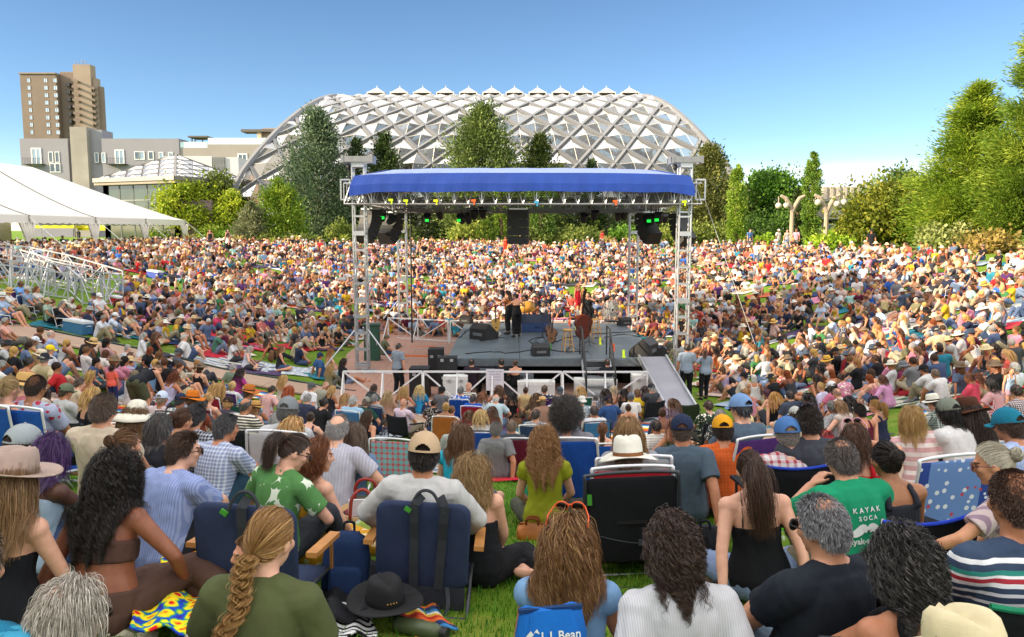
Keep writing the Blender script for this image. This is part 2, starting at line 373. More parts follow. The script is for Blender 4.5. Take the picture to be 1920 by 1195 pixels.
POSES = {
 'cross': P(hunch=14, aL=((-.14, .26, .17), (-1, -.6, -.3)), aR=((.14, .27, .17), (1, -.6, -.3)), **_cx),
 'crossknee': P(lean=4, hunch=20, look=(0, 5, 0), aL=((-.30, .28, .22), (-1, -.6, -.1)), aR=((.30, .28, .22), (1, -.6, -.1)), **_cx),
 'crossback': P(lean=-13, hunch=12, aL=((-.27, -.26, .04), (-1, -.5, .1)), aR=((.26, -.24, .04), (1, -.5, .1)), **_cx),
 'knees': P(lean=3, hunch=24, look=(0, 3, 0), aL=((-.02, .42, .36), (-1, -.2, -.4)), aR=((.04, .44, .34), (1, -.2, -.4)), **_kn),
 'kneesback': P(lean=-20, hunch=10, aL=((-.28, -.30, .04), (-.6, -1, .1)), aR=((.26, -.32, .04), (.6, -1, .1)), **_kn),
 'out': P(lean=-24, hunch=12, look=(0, -4, 0), aL=((-.28, -.36, .04), (-.6, -1, .1)), aR=((.27, -.34, .04), (.6, -1, .1)), **_out),
 'outlap': P(lean=-4, hunch=18, look=(0, 4, 0), aL=((-.06, .30, .22), (-1, -.5, -.2)), aR=((.09, .27, .22), (1, -.5, -.2)), **_out),
 'side': P(lean=2, hunch=12, side=-10, aL=((-.36, -.10, .04), (-1, -.6, 0)), aR=((.10, .26, .16), (1, -.5, -.3)), **_sd),
 'recline': P(hz=.12, lean=-52, hunch=22, look=(0, -14, 0), aL=((-.30, -.30, .05), (-.5, -1, .3)), aR=((.28, -.28, .05), (.5, -1, .3)), lL=((-.12, .62, .08), (-.1, .1, 1), (-.1, .9, .2)), lR=((.15, .80, .08), (.1, .1, 1), (.3, .7, .6))),
 'chair': P(hz=.27, lean=-14, hunch=14, aL=((-.17, .30, .38), (-1, -.6, -.3)), aR=((.17, .31, .38), (1, -.6, -.3)), **_ch),
 'chairarm': P(hz=.27, lean=-17, hunch=14, aL=((-.30, .20, .40), (-1, -.6, -.1)), aR=((.30, .20, .40), (1, -.6, -.1)), **_ch),
 'chaircup': P(hz=.27, lean=-10, hunch=14, look=(-12, 4, 0), aL=((-.18, .28, .38), (-1, -.6, -.3)), aR=((.13, .30, .62), (1, -.5, -.9)), lL=((-.10, .72, .08), (-.2, .3, 1), (-.15, 1, .1)), lR=((.10, .70, .10), (.2, .3, 1), (.15, 1, .1))),
 'highchair': P(hz=.52, lean=-8, hunch=12, aL=((-.17, .34, .56), (-1, -.6, -.3)), aR=((.17, .34, .56), (1, -.6, -.3)), lL=((-.15, .50, .08), (-.2, .6, 1), (-.15, 1, -.1)), lR=((.15, .52, .08), (.2, .6, 1), (.15, 1, -.1))),
 'stand': P(hz=.93, lean=1, hunch=5, aL=((-.27, .06, .86), (-1, -.6, 0)), aR=((.27, .05, .86), (1, -.6, 0)), lL=((-.11, -.02, .08), (-.1, 1, 0), (-.2, 1, -.1)), lR=((.11, .06, .08), (.1, 1, 0), (.25, 1, -.1))),
 'akimbo': P(hz=.93, lean=0, hunch=5, twist=8, look=(20, 0, 0), aL=((-.17, .16, 1.10), (-1, -.4, 0)), aR=((.24, .02, .86), (1, -.6, 0)), lL=((-.13, -.02, .08), (-.1, 1, 0), (-.2, 1, -.1)), lR=((.11, .10, .08), (.1, 1, 0), (.25, 1, -.1))),
 'walk': P(hz=.91, lean=4, hunch=5, twist=6, aL=((-.25, .22, .95), (-1, -.6, 0)), aR=((.27, -.14, .90), (1, -.6, 0)), lL=((-.09, -.30, .14), (-.1, 1, 0), (0, 1, -.5)), lR=((.09, .28, .08), (.1, 1, 0), (0, 1, .1))),
 'bend': P(hz=.86, lean=62, hunch=24, look=(0, 70, 0), aL=((-.16, .55, .42), (-1, 0, .3)), aR=((.2, .62, .36), (1, 0, .3)), lL=((-.14, -.02, .08), (-.1, 1, 0), (-.2, 1, -.1)), lR=((.13, .06, .08), (.1, 1, 0), (.2, 1, -.1))),
}
for _k, _p in POSES.items():
 if _p['hz'] < .8: _p['lean'] -= 6
DIM = {'f': dict(sw=.158, hip=.088, ua=.275, fa=.235, th=.42, sh=.41, L=.50, rings=((-.16, .09, .07, 0), (-.08, .15, .11, 0), (.06, .168, .118, -.01), (.2, .158, .108, -.005), (.42, .124, .09, .0), (.62, .135, .10, .008), (.74, .142, .112, .014), (.86, .140, .092, .0), (.95, .105, .068, -.008), (1.02, .062, .056, -.01)), arm=(.052, .042, .036, .034, .024), leg=(.092, .082, .056, .052, .034)),
 'm': dict(sw=.182, hip=.09, ua=.295, fa=.255, th=.435, sh=.425, L=.53, rings=((-.16, .09, .07, 0), (-.08, .145, .11, 0), (.06, .16, .115, -.01), (.2, .156, .112, 0), (.42, .148, .108, .006), (.62, .160, .112, .008), (.76, .168, .114, .008), (.87, .160, .10, .0), (.96, .115, .074, -.008), (1.02, .070, .062, -.01)), arm=(.058, .050, .043, .041, .029), leg=(.095, .084, .060, .056, .038))}
class Skel:
 def __init__(k, pose, g='f', fat=1.0):
  k.g, k.fat, k.pose = g, fat, pose; D = k.D = DIM[g]
  k.S = np.linspace(-.2, 1.25, 59); lean, hunch, side, tw = R(pose['lean']), R(pose['hunch']), R(pose['side']), R(pose['twist'])
  pos = []; fr = []; p = Vector((0, 0, pose['hz'])); ds = k.S[1] - k.S[0]; i0 = int(round(.2 / ds))
  for s in k.S:
   ph = lean + hunch * max(0, s) ** 1.6; sd = side * s
   M = Matrix.Rotation(-sd, 3, 'Y').inverted() @ Matrix.Rotation(-ph, 3, 'X') @ Matrix.Rotation(-tw * max(0, s), 3, 'Z'); fr.append(M)
  q = Vector((0, 0, 0)); acc = []
  for M in fr: acc.append(q.copy()); q = q + (M @ Vector((0, 0, 1))) * ds * D['L']
  k.pos = [a - acc[i0] + p for a in acc]; k.fr = fr
  N, F = k.sp(1.0); hy, hp, hr = [R(a) for a in pose['look']]
  base = Matrix.Rotation(-tw, 3, 'Z')
  k.H = base @ Matrix.Rotation(-hy, 3, 'Z') @ Matrix.Rotation(-hp, 3, 'X') @ Matrix.Rotation(hr, 3, 'Y')
  nd = (F @ Vector((0, .12, 1)) + k.H @ Vector((0, .05, .6)) + Vector((0, 0, .5))).normalized()
  k.head = N + nd * .158 + k.H @ Vector((0, .015, 0)); k.neck = N
  k.Hm = Matrix.Translation(k.head) @ k.H.to_4x4()
  k.sh = {}; k.el = {}; k.wr = {}; k.hj = {}; k.kn = {}; k.an = {}; k.toe = {}
  for sgn, a, l in ((-1, pose['aL'], pose['lL']), (1, pose['aR'], pose['lR'])):
   C, F = k.sp(.90); sh = C + F @ Vector((sgn * D['sw'], -.005, .0)); k.sh[sgn] = sh
   k.el[sgn], k.wr[sgn] = two_bone(sh, a[0], D['ua'], D['fa'], a[1])
   C0, F0 = k.sp(0.0); hj = C0 + F0 @ Vector((sgn * D['hip'], 0, 0)); k.hj[sgn] = hj
   k.kn[sgn], k.an[sgn] = two_bone(hj, l[0], D['th'], D['sh'], l[1]); k.toe[sgn] = Vector(l[2]).normalized()
 def sp(k, s):
  i = min(len(k.S) - 1, max(0, (s - k.S[0]) / (k.S[1] - k.S[0]))); j = min(len(k.S) - 2, int(i)); f = i - j
  return k.pos[j].lerp(k.pos[j + 1], f), k.fr[j]
 def torso(k, mb, s0=-1, s1=2, infl=0.0, seg=22, flare=0.0):
  rs = k.D['rings']; ss = [r[0] for r in rs]
  lo, hi = max(s0, ss[0]), min(s1, ss[-1]); smp = [lo] + [s for s in np.linspace(-.16, 1.02, 16) if lo + .02 < s < hi - .02] + [hi]; rows = []
  for s in smp:
   hw = np.interp(s, ss, [r[1] for r in rs]); hd = np.interp(s, ss, [r[2] for r in rs]); yo = np.interp(s, ss, [r[3] for r in rs])
   fb = 1 + (k.fat - 1) * math.exp(-((s - .35) / .35) ** 2); e = infl + flare * max(0, .5 - s)
   C, F = k.sp(s); row = []
   for j in range(seg):
    t = 2 * math.pi * j / seg; c, sn = math.cos(t), math.sin(t); pw = .82
    row.append(C + F @ Vector((math.copysign(abs(c) ** pw, c) * (hw * fb + e), math.copysign(abs(sn) ** pw, sn) * (hd * (fb * 1.1 - .1) + e) + yo, 0)))
   rows.append(row)
  vs = [p for r in rows for p in r]; n = len(rows)
  fs = [(i * seg + j, i * seg + (j + 1) % seg, (i + 1) * seg + (j + 1) % seg, (i + 1) * seg + j) for i in range(n - 1) for j in range(seg)]
  fs += [tuple(range(seg - 1, -1, -1)), tuple((n - 1) * seg + j for j in range(seg))]
  mb.add(vs, fs)
 def limb(k, mb, sgn, kind, f0, f1, infl, flat=True, flare=0.0):
  """a sleeve or trouser leg from fraction f0 to f1 of the whole limb"""
  if kind == 'arm': J = (k.sh[sgn], k.el[sgn], k.wr[sgn]); rr = k.D['arm']
  else: J = (k.hj[sgn], k.kn[sgn], k.an[sgn]); rr = k.D['leg']
  l1, l2 = (J[1] - J[0]).length, (J[2] - J[1]).length; T = l1 + l2; fk = l1 / T
  def pt(f): return J[0].lerp(J[1], f / fk) if f <= fk else J[1].lerp(J[2], (f - fk) / (1 - fk))
  def rd(f): return np.interp(f, [0, fk * .5, fk, fk + (1 - fk) * .4, 1], rr)
  cut = sorted({f0, f1, *[f for f in (fk * .3, fk * .6, fk * .93, fk * 1.08, fk + (1 - fk) * .4, fk + (1 - fk) * .7) if f0 < f < f1]})
  pts = [pt(f) for f in cut]; rs = [rd(f) * (1 + (k.fat - 1) * .5) + infl + flare * (f - f0) for f in cut]
  mb.tube(pts, rs, 14)
  if f0 < fk < f1: mb.ell(J[1], (rd(fk) + infl,) * 3)
  mb.ell(pts[0], (rs[0] * .99,) * 3)
 def body(k, fine=True):
  mb = MB(); D = k.D; k.torso(mb)
  for sg in (-1, 1):
   C, F = k.sp(.86); mb.capsule(C + F @ Vector((sg * .07, 0, 0)), k.sh[sg], .075 if k.g == 'm' else .066, D['arm'][0] + .008)
   Cn, Fn = k.sp(1.03); mb.capsule(Cn + Fn @ Vector((sg * .03, -.02, 0)), k.sh[sg] + Vector((0, 0, .012)), .04, .036)
   k.limb(mb, sg, 'arm', 0, 1, 0); k.limb(mb, sg, 'leg', 0, 1, 0)
   C0, F0 = k.sp(0); mb.ell(C0 + F0 @ Vector((sg * .075, -.03, -.005)), (.095 * k.fat, .10, .10))
   k.hand(mb, sg, fine); k.foot(mb, sg, 0, fine)
  rn = .060 if k.g == 'm' else .050
  Cn, Fn = k.sp(.93); mb.capsule(Cn, k.head + k.H @ Vector((0, -.022, -.05)), rn * 1.15, rn)
  M = k.H; h = k.head
  def E(c, r, seg=14, rg=9): mb.ell(h + M @ Vector(c), r, M, seg, rg)
  E((0, -.008, .012), (.0745, .094, .104), 20, 14); E((0, .022, -.045), (.059, .064, .066), 16, 10); E((0, .058, -.094), (.026, .024, .02))
  E((0, .086, .022), (.048, .012, .010)); E((-.04, .058, -.022), (.026, .026, .022)); E((.04, .058, -.022), (.026, .026, .022))
  mb.capsule(h + M @ Vector((0, .086, .012)), h + M @ Vector((0, .106, -.024)), .009, .013); E((0, .094, -.028), (.018, .012, .009))
  E((0, .082, -.056), (.024, .012, .011))
  for sg in (-1, 1): E((sg * .077, -.008, -.012), (.009, .020, .031))
  return mb
 def hand(k, mb, sg, fine):
  wr, el = k.wr[sg], k.el[sg]; d = (wr - el).normalized()
  near = wr.z < .09
  if near: d = Vector((d.x * .5 + sg * .25, d.y * .3 + (-.5 if wr.y < 0 else .6), -.05)).normalized()
  up = Vector((0, 0, 1)); side = d.cross(up); side = side.normalized() if side.length > .1 else Vector((1, 0, 0)); nrm = side.cross(d).normalized()   # back of hand
  inward = side * (-sg if side.x > 0 else sg)
  M = Matrix((side, d, nrm)).transposed()
  mb.capsule(wr - d * .02, wr + d * .02, k.D['arm'][4], .024); mb.ell(wr + d * .052, (.040, .050, .016), M)
  curl = R(k.pose['curl'] * (.25 if near else 1))
  for i, (o, L) in enumerate(((-1.5, .070), (-.5, .080), (.5, .076), (1.5, .060))):
   if sg < 0: o = -o
   b = wr + d * .086 + side * (o * .0215 * (1 if fine else 1.1)) - nrm * .002; f = (d + side * o * .07).normalized()
   a1, a2 = curl * .6, curl * 1.5; m = b + (f * math.cos(a1) - nrm * math.sin(a1)) * L * .52; e = m + (f * math.cos(a2) - nrm * math.sin(a2)) * L * .48
   r = .0092 if fine else .011; mb.capsule(b - f * .02, m, r * 1.06, r, 8); mb.capsule(m, e, r, r * .85, 8)
  b = wr + d * .03 + inward * .028; m = b + (d * .6 + inward * .75 - nrm * .2).normalized() * .042; e = m + (d * .9 + inward * .3 - nrm * .25).normalized() * .034
  mb.capsule(b, m, .014, .0115, 8); mb.capsule(m, e, .0115, .009, 8)
 def foot(k, mb, sg, infl, fine=True):
  a, t = k.an[sg], k.toe[sg]; sh = (a - k.kn[sg]).normalized(); dn = (sh - t * sh.dot(t)); dn = dn.normalized() if dn.length > .2 else Vector((0, 0, -1))
  x = t.cross(dn).normalized(); heel = a - t * .045 + dn * .035; ball = a + t * .125 + dn * .048; toe = a + t * .185 + dn * .052
  mb.capsule(a, heel, .036 + infl, .031 + infl); mb.capsule(a + dn * .005, ball, .036 + infl, .024 + infl); mb.capsule(heel, ball, .030 + infl, .024 + infl)
  for o in (-1, 1): mb.capsule(heel + x * o * .008, ball + x * o * .026, .026 + infl, .021 + infl)
  if infl == 0:
   for i, o in enumerate((-2, -1, 0, 1, 2)):
    oo = o * (-sg); mb.capsule(ball + x * o * .0165, toe + x * o * .017 - t * (.008 * (oo + 2)), .013, .012 if oo > -2 else .014, 8)
  else: mb.ell(ball.lerp(toe, .55) + Vector((0, 0, .0)), (.044, .05, .026 + infl * .5), Matrix((x, t, -dn)).transposed())
 def top(k, kind, e=.013):
  mb = MB(); D = k.D
  if kind in ('tee', 'long', 'shirt', 'capsleeve', 'sleeveless'):
   k.torso(mb, -.13, .985, e + .006, flare=.03)
   for sg in (-1, 1):
    C, F = k.sp(.86); mb.capsule(C + F @ Vector((sg * .07, 0, 0)), k.sh[sg], (.075 if k.g == 'm' else .066) + e, D['arm'][0] + .008 + e)
    Cn, Fn = k.sp(.985); mb.capsule(Cn + Fn @ Vector((sg * .055, -.015, 0)), k.sh[sg] + Vector((0, 0, .016)), .044 + e, .040 + e)
    if kind in ('tee', 'shirt'): k.limb(mb, sg, 'arm', .0, .36, e + .006, flare=.035)
    elif kind == 'capsleeve': k.limb(mb, sg, 'arm', .0, .16, e + .008, flare=.04)
    elif kind == 'long': k.limb(mb, sg, 'arm', .0, .97, e + .006)
   if kind == 'shirt': C, F = k.sp(1.0); mb.tube([C - F @ Vector((0, .0, .03)), C + F @ Vector((0, .004, .022))], [.076 if k.g == 'm' else .066, .068 if k.g == 'm' else .058], 18)
   else: C, F = k.sp(.97); mb.tube([C - F @ Vector((0, 0, .03)), C + F @ Vector((0, .0, .012)), C + F @ Vector((0, .006, .024))], [.10, .088 if k.g == 'm' else .082, .080 if k.g == 'm' else .074], 20)
  elif kind in ('cami', 'tank', 'crop', 'halter'):
   lo = {'crop': .5, 'halter': -.1}.get(kind, -.13); hi = {'cami': .66, 'crop': .70, 'halter': .62}.get(kind, .8)
   k.torso(mb, lo, hi, e, flare=.03 if kind != 'crop' else 0)
   rw = {'tank': .020, 'crop': .011}.get(kind, .0065); xo = {'halter': (.035, .10)}.get(kind, (.088, .098))
   for sg in (-1, 1):
    pts = []
    for s, x, y in ((hi - .03, xo[1], -.098), (.80, xo[0] * 1.05, -.104), (.9, xo[0], -.088), (.985, xo[0] * .95, -.05), (1.035, xo[0] * .9, -.005), (.99, xo[0] * .95, .05), (.88, xo[0], .09), (hi - .05, xo[1], .115)):
     C, F = k.sp(s); z = 0; pts.append(C + F @ Vector((sg * x, y * (1.0 if k.g == 'f' else 1.06), z)))
    mb.tube(pts, rw, 8)
  return mb
 def bottom(k, kind, e=.012):
  mb = MB(); k.torso(mb, -.17, .24, e + .002)
  f1 = {'shorts': .40, 'hotpants': .24, 'pants': .95, 'capri': .74, 'skirt': .46, 'longskirt': .88}[kind]
  for sg in (-1, 1):
   C0, F0 = k.sp(0); mb.ell(C0 + F0 @ Vector((sg * .075, -.03, -.005)), (.095 * k.fat + e, .10 + e, .10 + e))
   k.limb(mb, sg, 'leg', 0, f1, e + (.010 if kind in ('shorts', 'hotpants') else .003), flare=.02 if kind in ('shorts', 'skirt', 'longskirt') else .004)
  if 'skirt' in kind:
   for f in (.25, .5, .75, .97):
    a = k.hj[-1].lerp(k.kn[-1], f); b = k.hj[1].lerp(k.kn[1], f); mb.capsule(a, b, .085, .085)
   if kind == 'longskirt':
    for f in (.1, .4, .75): mb.capsule(k.kn[-1].lerp(k.an[-1], f), k.kn[1].lerp(k.an[1], f), .075, .075)
  return mb
 def shoe(k, sg):
  mb = MB(); k.foot(mb, sg, .010); return mb
_jobs = {}; _done = {}
def job(key, mb, vox, smooth=3, wrinkle=0.0):
 if key not in _jobs and key not in _done: _jobs[key] = (mb, vox, smooth, wrinkle)
 return key
def wrinkles(me, amp, seed=0):
 V = mesh_arrays(me); N = np.empty(len(V) * 3, np.float32); me.vertices.foreach_get('normal', N); N = N.reshape(-1, 3)
 rg = np.random.default_rng(seed); d = np.zeros(len(V))
 for i in range(9):
  kx = rg.normal(0, 1, 3) * (15 if i < 5 else 34) * np.array([1.2, 1.2, .4]); ph = rg.uniform(0, 6.28); wv = np.sin(V @ kx + ph + 1.7 * np.sin(V @ (rg.normal(0, 1, 3) * 9)))
  d += (np.abs(wv) - .6) * (1 if i < 5 else .45)
 V = V + N * (d * amp / 2.4)[:, None]; me.vertices.foreach_set('co', V.astype(np.float32).ravel()); me.update()
def run_jobs():
 tmp = []
 for key, (mb, vox, sm, wk) in _jobs.items():
  o = bpy.data.objects.new('tmp', mb.mesh('tmp')); COL.objects.link(o)
  m = o.modifiers.new('r', 'REMESH'); m.mode = 'VOXEL'; m.voxel_size = vox; m.use_smooth_shade = True
  if sm:
   s = o.modifiers.new('s', 'SMOOTH'); s.factor = 0.5; s.iterations = sm
  tmp.append((key, o, wk))
 dg = bpy.context.evaluated_depsgraph_get(); dg.update()
 for i, (key, o, wk) in enumerate(tmp):
  me = bpy.data.meshes.new_from_object(o.evaluated_get(dg)); me.materials.clear(); me.name = str(key[0])
  if wk: wrinkles(me, wk, i)
  _done[key] = me
 for key, o, wk in tmp:
  r = o.data; bpy.data.objects.remove(o); bpy.data.meshes.remove(r)
 _jobs.clear()
def face_slots(me, sk):
 """eyes, lips and brows as material slots 1-3 of the one body mesh"""
 n = len(me.polygons); Cn = np.empty(n * 3, np.float32); me.polygons.foreach_get('center', Cn); Cn = Cn.reshape(-1, 3)
 Hi = np.array(sk.Hm.inverted()); L = Cn @ Hi[:3, :3].T + Hi[:3, 3]; ax = np.abs(L[:, 0]); idx = np.zeros(n, np.int32)
 fr = L[:, 1] > .05
 idx[fr & (((ax - .031) / .014) ** 2 + ((L[:, 2] + .002) / .0075) ** 2 < 1)] = 1
 idx[fr & ((L[:, 0] / .023) ** 2 + ((L[:, 2] + .057) / .008) ** 2 < 1)] = 2
 idx[fr & (((ax - .032) / .019) ** 2 + ((L[:, 2] - .021) / .0055) ** 2 < 1)] = 3
 me.polygons.foreach_set('material_index', idx)
SR = np.array((.079, .099, .112))
def hairline(n, style):
 x, y, z = n[:, 0], n[:, 1], n[:, 2]; az = np.degrees(np.arctan2(np.abs(x), y)); el = np.degrees(np.arcsin(np.clip(z, -1, 1)))
 lim = np.interp(az, [0, 35, 62, 85, 105, 130, 180], [42, 40, 22, -8, -6, -34, -38])
 if style in ('long', 'wavy', 'curly', 'bob', 'curlybob'): lim = np.interp(az, [0, 35, 62, 85, 105, 130, 180], [44, 40, 20, -12, -30, -45, -48])
 ok = el > lim
 if style == 'balding': ok &= (el < np.interp(az, [0, 90, 150, 180], [44, 44, 30, 24])) | ((np.abs(el - 60) < 30) & (az < 70) & (np.sin(x * 90) > .3))
 if style == 'thin': ok &= ~((el > 48) & (az > 100)) | (np.sin(x * 160 + y * 60) > .7)
 return ok
HP = {  # length, wave amplitude, pitch, volume, strands hi, strands lo
 'short': (.034, .001, .06, .06, 3000, 200), 'buzz': (.014, .0, .06, .03, 2600, 120), 'balding': (.03, .001, .06, .045, 1900, 120), 'thin': (.032, .001, .06, .045, 2600, 160),
 'long': (.36, .003, .16, .09, 1300, 150), 'wavy': (.27, .009, .10, .13, 1700, 170), 'curly': (.32, .012, .055, .24, 1900, 200), 'bob': (.18, .003, .15, .10, 1500, 160),
 'curlybob': (.17, .011, .05, .24, 2300, 220), 'afro': (.11, .010, .028, .42, 2600, 260), 'bun': (.2, .002, .1, .07, 1300, 150), 'pony': (.36, .005, .16, .07, 1400, 160), 'braid': (.40, .002, .1, .07, 1500, 150), 'wispy': (.055, .005, .07, .2, 3000, 160)}
def norm(a): return a / (np.linalg.norm(a, axis=-1, keepdims=True) + 1e-9)
def hair_mesh(style, sk, hi, seed, length=None):
 rg = np.random.default_rng(seed); Lh, amp, pitch, vol, nh, nl = HP[style]; Lh = length or Lh; N = int(nh * 2.3) if hi else nl
 n = norm(rg.normal(size=(N * 5, 3))); n = n[hairline(n, style)][:N]; N = len(n)
 off = .03 + vol * rg.uniform(0, 1, N) ** (.8 if style in ('afro', 'curly', 'curlybob') else 1.3)
 Hi = np.array(sk.Hm.inverted()); sph = []
 for s, rad, xs in ((.98, .075, (0,)), (.88, .095, (-.09, 0, .09)), (.72, .118, (-.06, 0, .06)), (.5, .105, (-.05, .05)), (.25, .12, (-.06, .06))):
  C, F = sk.sp(s)
  for x in xs: q = C + F @ Vector((x, 0, 0)); sph.append((Hi[:3, :3] @ np.array(q) + Hi[:3, 3], rad + .014))
 for sg in (-1, 1): sph.append((Hi[:3, :3] @ np.array(sk.sh[sg]) + Hi[:3, 3], .078))
 G = Hi[:3, :3] @ np.array((0, 0, -1.0))
 def push(p, offs):
  q = p / (SR * (1 + offs[:, None])); m = np.linalg.norm(q, axis=1); ins = m < 1
  p = np.where(ins[:, None], q / m[:, None] * SR * (1 + offs[:, None]), p)
  for c, rad in sph:
   d = p - c; m = np.linalg.norm(d, axis=1); rr = rad + offs * .03; ins = m < rr
   d = np.where(ins[:, None], d + np.array((0, -.25 * 1, 0)) * (m[:, None] * .3), d)
   p = np.where(ins[:, None], c + norm(d) * rr[:, None], p)
  return p
 def hang(p, d, L, K, g0, g1, offs):
  out = [p]; st = L / K
  for j in range(K):
   g = g0 + (g1 - g0) * j / K; d = norm(d * (1 - g) + G * g + rg.normal(size=p.shape) * .03)
   q = push(p + d * st[:, None], offs); d = norm(q - p); p = q; out.append(p)
  return np.stack(out, 1)
 off = off + (rg.random(N) < .05) * rg.uniform(.04, .16, N) * (style not in ('short', 'buzz', 'thin', 'balding'))
 root = n * SR; lens = Lh * rg.uniform(.72, 1.06, N); extraV = []; tie = None
 if style in ('bun', 'pony', 'braid'):
  tie = {'bun': np.array((0, -.92, .30)), 'pony': np.array((0, -.93, .34)), 'braid': np.array((0, -.95, -.30))}[style]; tie = tie / np.linalg.norm(tie)
  K = 9 if hi else 5; pts = []
  for j in range(K + 1):
   t = j / K; q = norm(n * (1 - t) + tie * t * 1.0 + 1e-4); e = 1 + (off * (1 - .4 * t))[:, None] * np.sin(math.pi * (t * .8 + .1)); pts.append(q * SR * e)
  path = np.stack(pts, 1)
  if style == 'pony':
   T = tie * SR * 1.12; m = rg.random(N) < .8; M2 = int(m.sum()); p = T + rg.normal(size=(M2, 3)) * .012; d = norm(np.tile((0, -1.0, .25), (M2, 1)) + rg.normal(size=(M2, 3)) * .25)
   extraV.append(hang(p, d, lens[:M2], 16 if hi else 8, .18, .5, off[:M2] * .5))
  elif style == 'bun':
   T = tie * SR + np.array((0, -.028, .006)); m = 420 if hi else 60; a = norm(rg.normal(size=(m, 3)) * np.array((1, 1.6, 1))); b = norm(np.cross(a, rg.normal(size=(m, 3)))); th = np.linspace(0, 3.4, 12 if hi else 6)
   rad = rg.uniform(.030, .044, m); extraV.append(T + (np.cos(th)[None, :, None] * b[:, None] + np.sin(th)[None, :, None] * np.cross(a, b)[:, None]) * rad[:, None, None] * np.array((1.1, .8, 1.0)))
  else:
   c0 = hang(np.array([tie * SR * 1.13]), np.array([(0, -.5, -.6)]), np.array([Lh]), 60, .1, .4, np.array([.2]))[0]; m = 150 if hi else 30; u = np.linspace(0, 1, len(c0))
   for ph in range(3):
    tt = u * 2 * math.pi * 4.2 + ph * 2 * math.pi / 3; fat = np.where(u > .82, .75 + .9 * np.sin((u - .82) / .18 * math.pi) * 1.2, 1.15 - .35 * u)
    ctr = c0 + np.stack([.024 * np.sin(tt) * (u < .84), -.012 + .014 * np.sin(2 * tt) * (u < .84), 0 * tt], 1)
    jt = rg.normal(size=(m, 2)) * .0085; extraV.append(ctr[None] + np.stack([jt[:, 0:1] * fat[None], jt[:, 1:2] * fat[None] * .8 + 0 * u[None], jt[:, 0:1] * 0 + rg.normal(size=(m, 1)) * .002 + 0 * u[None]], 2))
 elif style in ('short', 'buzz', 'balding', 'thin', 'wispy'):
  comb = np.stack([n[:, 0] * .5 + .35 * np.sign(seed % 2 - .5), -.65 + 0 * n[:, 1], -.35 - .4 * (n[:, 2] < .3)], 1); d = norm(n * .28 + comb * .9 + rg.normal(size=n.shape) * (.14 if style != 'wispy' else .4))
  path = hang(root * 1.01, d, lens, (5 if hi else 3) if style != 'wispy' else 8, .05, .3, off)
 else:
  d = norm(n * (.5 if style != 'afro' else 1.6) + np.stack([n[:, 0] * .45 + .08 * np.sign(n[:, 0]), -.55 - .3 * (n[:, 1] > 0), -.1 - .1 * n[:, 2]], 1) * (1 if style != 'afro' else .2))
  K = int({True: 30 if amp > .01 else 16, False: 9}[hi]); path = hang(root * 1.01, d, lens, K, .22 if style != 'afro' else .0, .5 if style != 'afro' else .06, off)
  f = path.copy(); fm = (f[..., 1] > .02) & (f[..., 2] < .045) & (np.abs(f[..., 0]) < .078); f[..., 0] = np.where(fm, np.sign(f[..., 0] + 1e-5) * (.078 + .02 * rg.random(N)[:, None]), f[..., 0]); path = f
 def waves(path, amp):
  N2, K2 = path.shape[:2]; st = np.linalg.norm(np.diff(path, axis=1), axis=2); l = np.concatenate([np.zeros((N2, 1)), np.cumsum(st, 1)], 1)
  cl = max(6, N2 // (9 if hi else 6)); ci = rg.integers(0, N2, cl); who = np.argmin(((path[:, None, 0] - path[None, ci, 0]) ** 2).sum(2), 1); ctr = path[ci][who]
  wt = np.clip(l / (l[:, -1:] + 1e-6), 0, 1) * .42; path = path * (1 - wt[..., None]) + (ctr + rg.normal(size=(N2, 1, 3)) * .007) * wt[..., None]
  tg = norm(np.gradient(path, axis=1)); outw = norm(path * np.array((1, 1, .3))); u = norm(np.cross(tg, outw)); v = np.cross(u, tg)
  ph = rg.uniform(0, 6.28, cl)[who] + rg.normal(size=N2) * .35; om = 2 * math.pi / (pitch * rg.uniform(.8, 1.25, cl)[who]); a = amp * np.clip(l / .05, 0, 1) * rg.uniform(.6, 1.3, cl)[who][:, None]
  arg = om[:, None] * l + ph[:, None]; return path + u * (np.cos(arg) * a)[..., None] + v * (np.sin(arg) * a * .8)[..., None]
 lay = []
 if style == 'pony' or style == 'bun' or style == 'braid': lay = [path] + [waves(e, amp) if style == 'pony' else e for e in extraV]
 else: lay = [waves(path, amp) if style not in ('buzz', 'short', 'thin', 'balding') else path]
 wd = {True: .0019 if style not in ('short', 'thin', 'balding', 'buzz') else .0032, False: .009}[hi] * (1.5 if style in ('short', 'buzz', 'balding', 'thin') and not hi else 1); Vs, Fs, At, Nn = [], [], [], 0
 for path in lay:
  N2, K2 = path.shape[:2]; tg = norm(np.gradient(path, axis=1)); outw = norm(path * np.array((1, 1, .5)) + .25 * rg.normal(size=(N2, 1, 3))); u = norm(np.cross(tg, outw))
  tp = wd * rg.uniform(.7, 1.3, (N2, 1)) * (1 - .65 * np.linspace(0, 1, K2)[None] ** 2); V = np.stack([path - u * tp[..., None] / 2, path + u * tp[..., None] / 2], 2).reshape(-1, 3)
  i = (np.arange(N2)[:, None] * K2 + np.arange(K2 - 1)[None]).ravel() * 2 + Nn; Fs.append(np.stack([i, i + 1, i + 3, i + 2], 1)); Vs.append(V); Nn += len(V)
  At.append(np.repeat(np.clip(rg.beta(2, 2.6, N2), 0, 1), K2 * 2))
 th = np.linspace(0, 2 * np.pi, 49); ph = np.linspace(-.9, np.pi / 2 - .001, 30); A, B = np.meshgrid(th, ph); g = np.stack([np.sin(A) * np.cos(B), np.cos(A) * np.cos(B), np.sin(B)], 2).reshape(-1, 3)
 ok = hairline(g, style); e = {'buzz': .02, 'thin': .03, 'balding': .03}.get(style, .055 if not hi else .04)
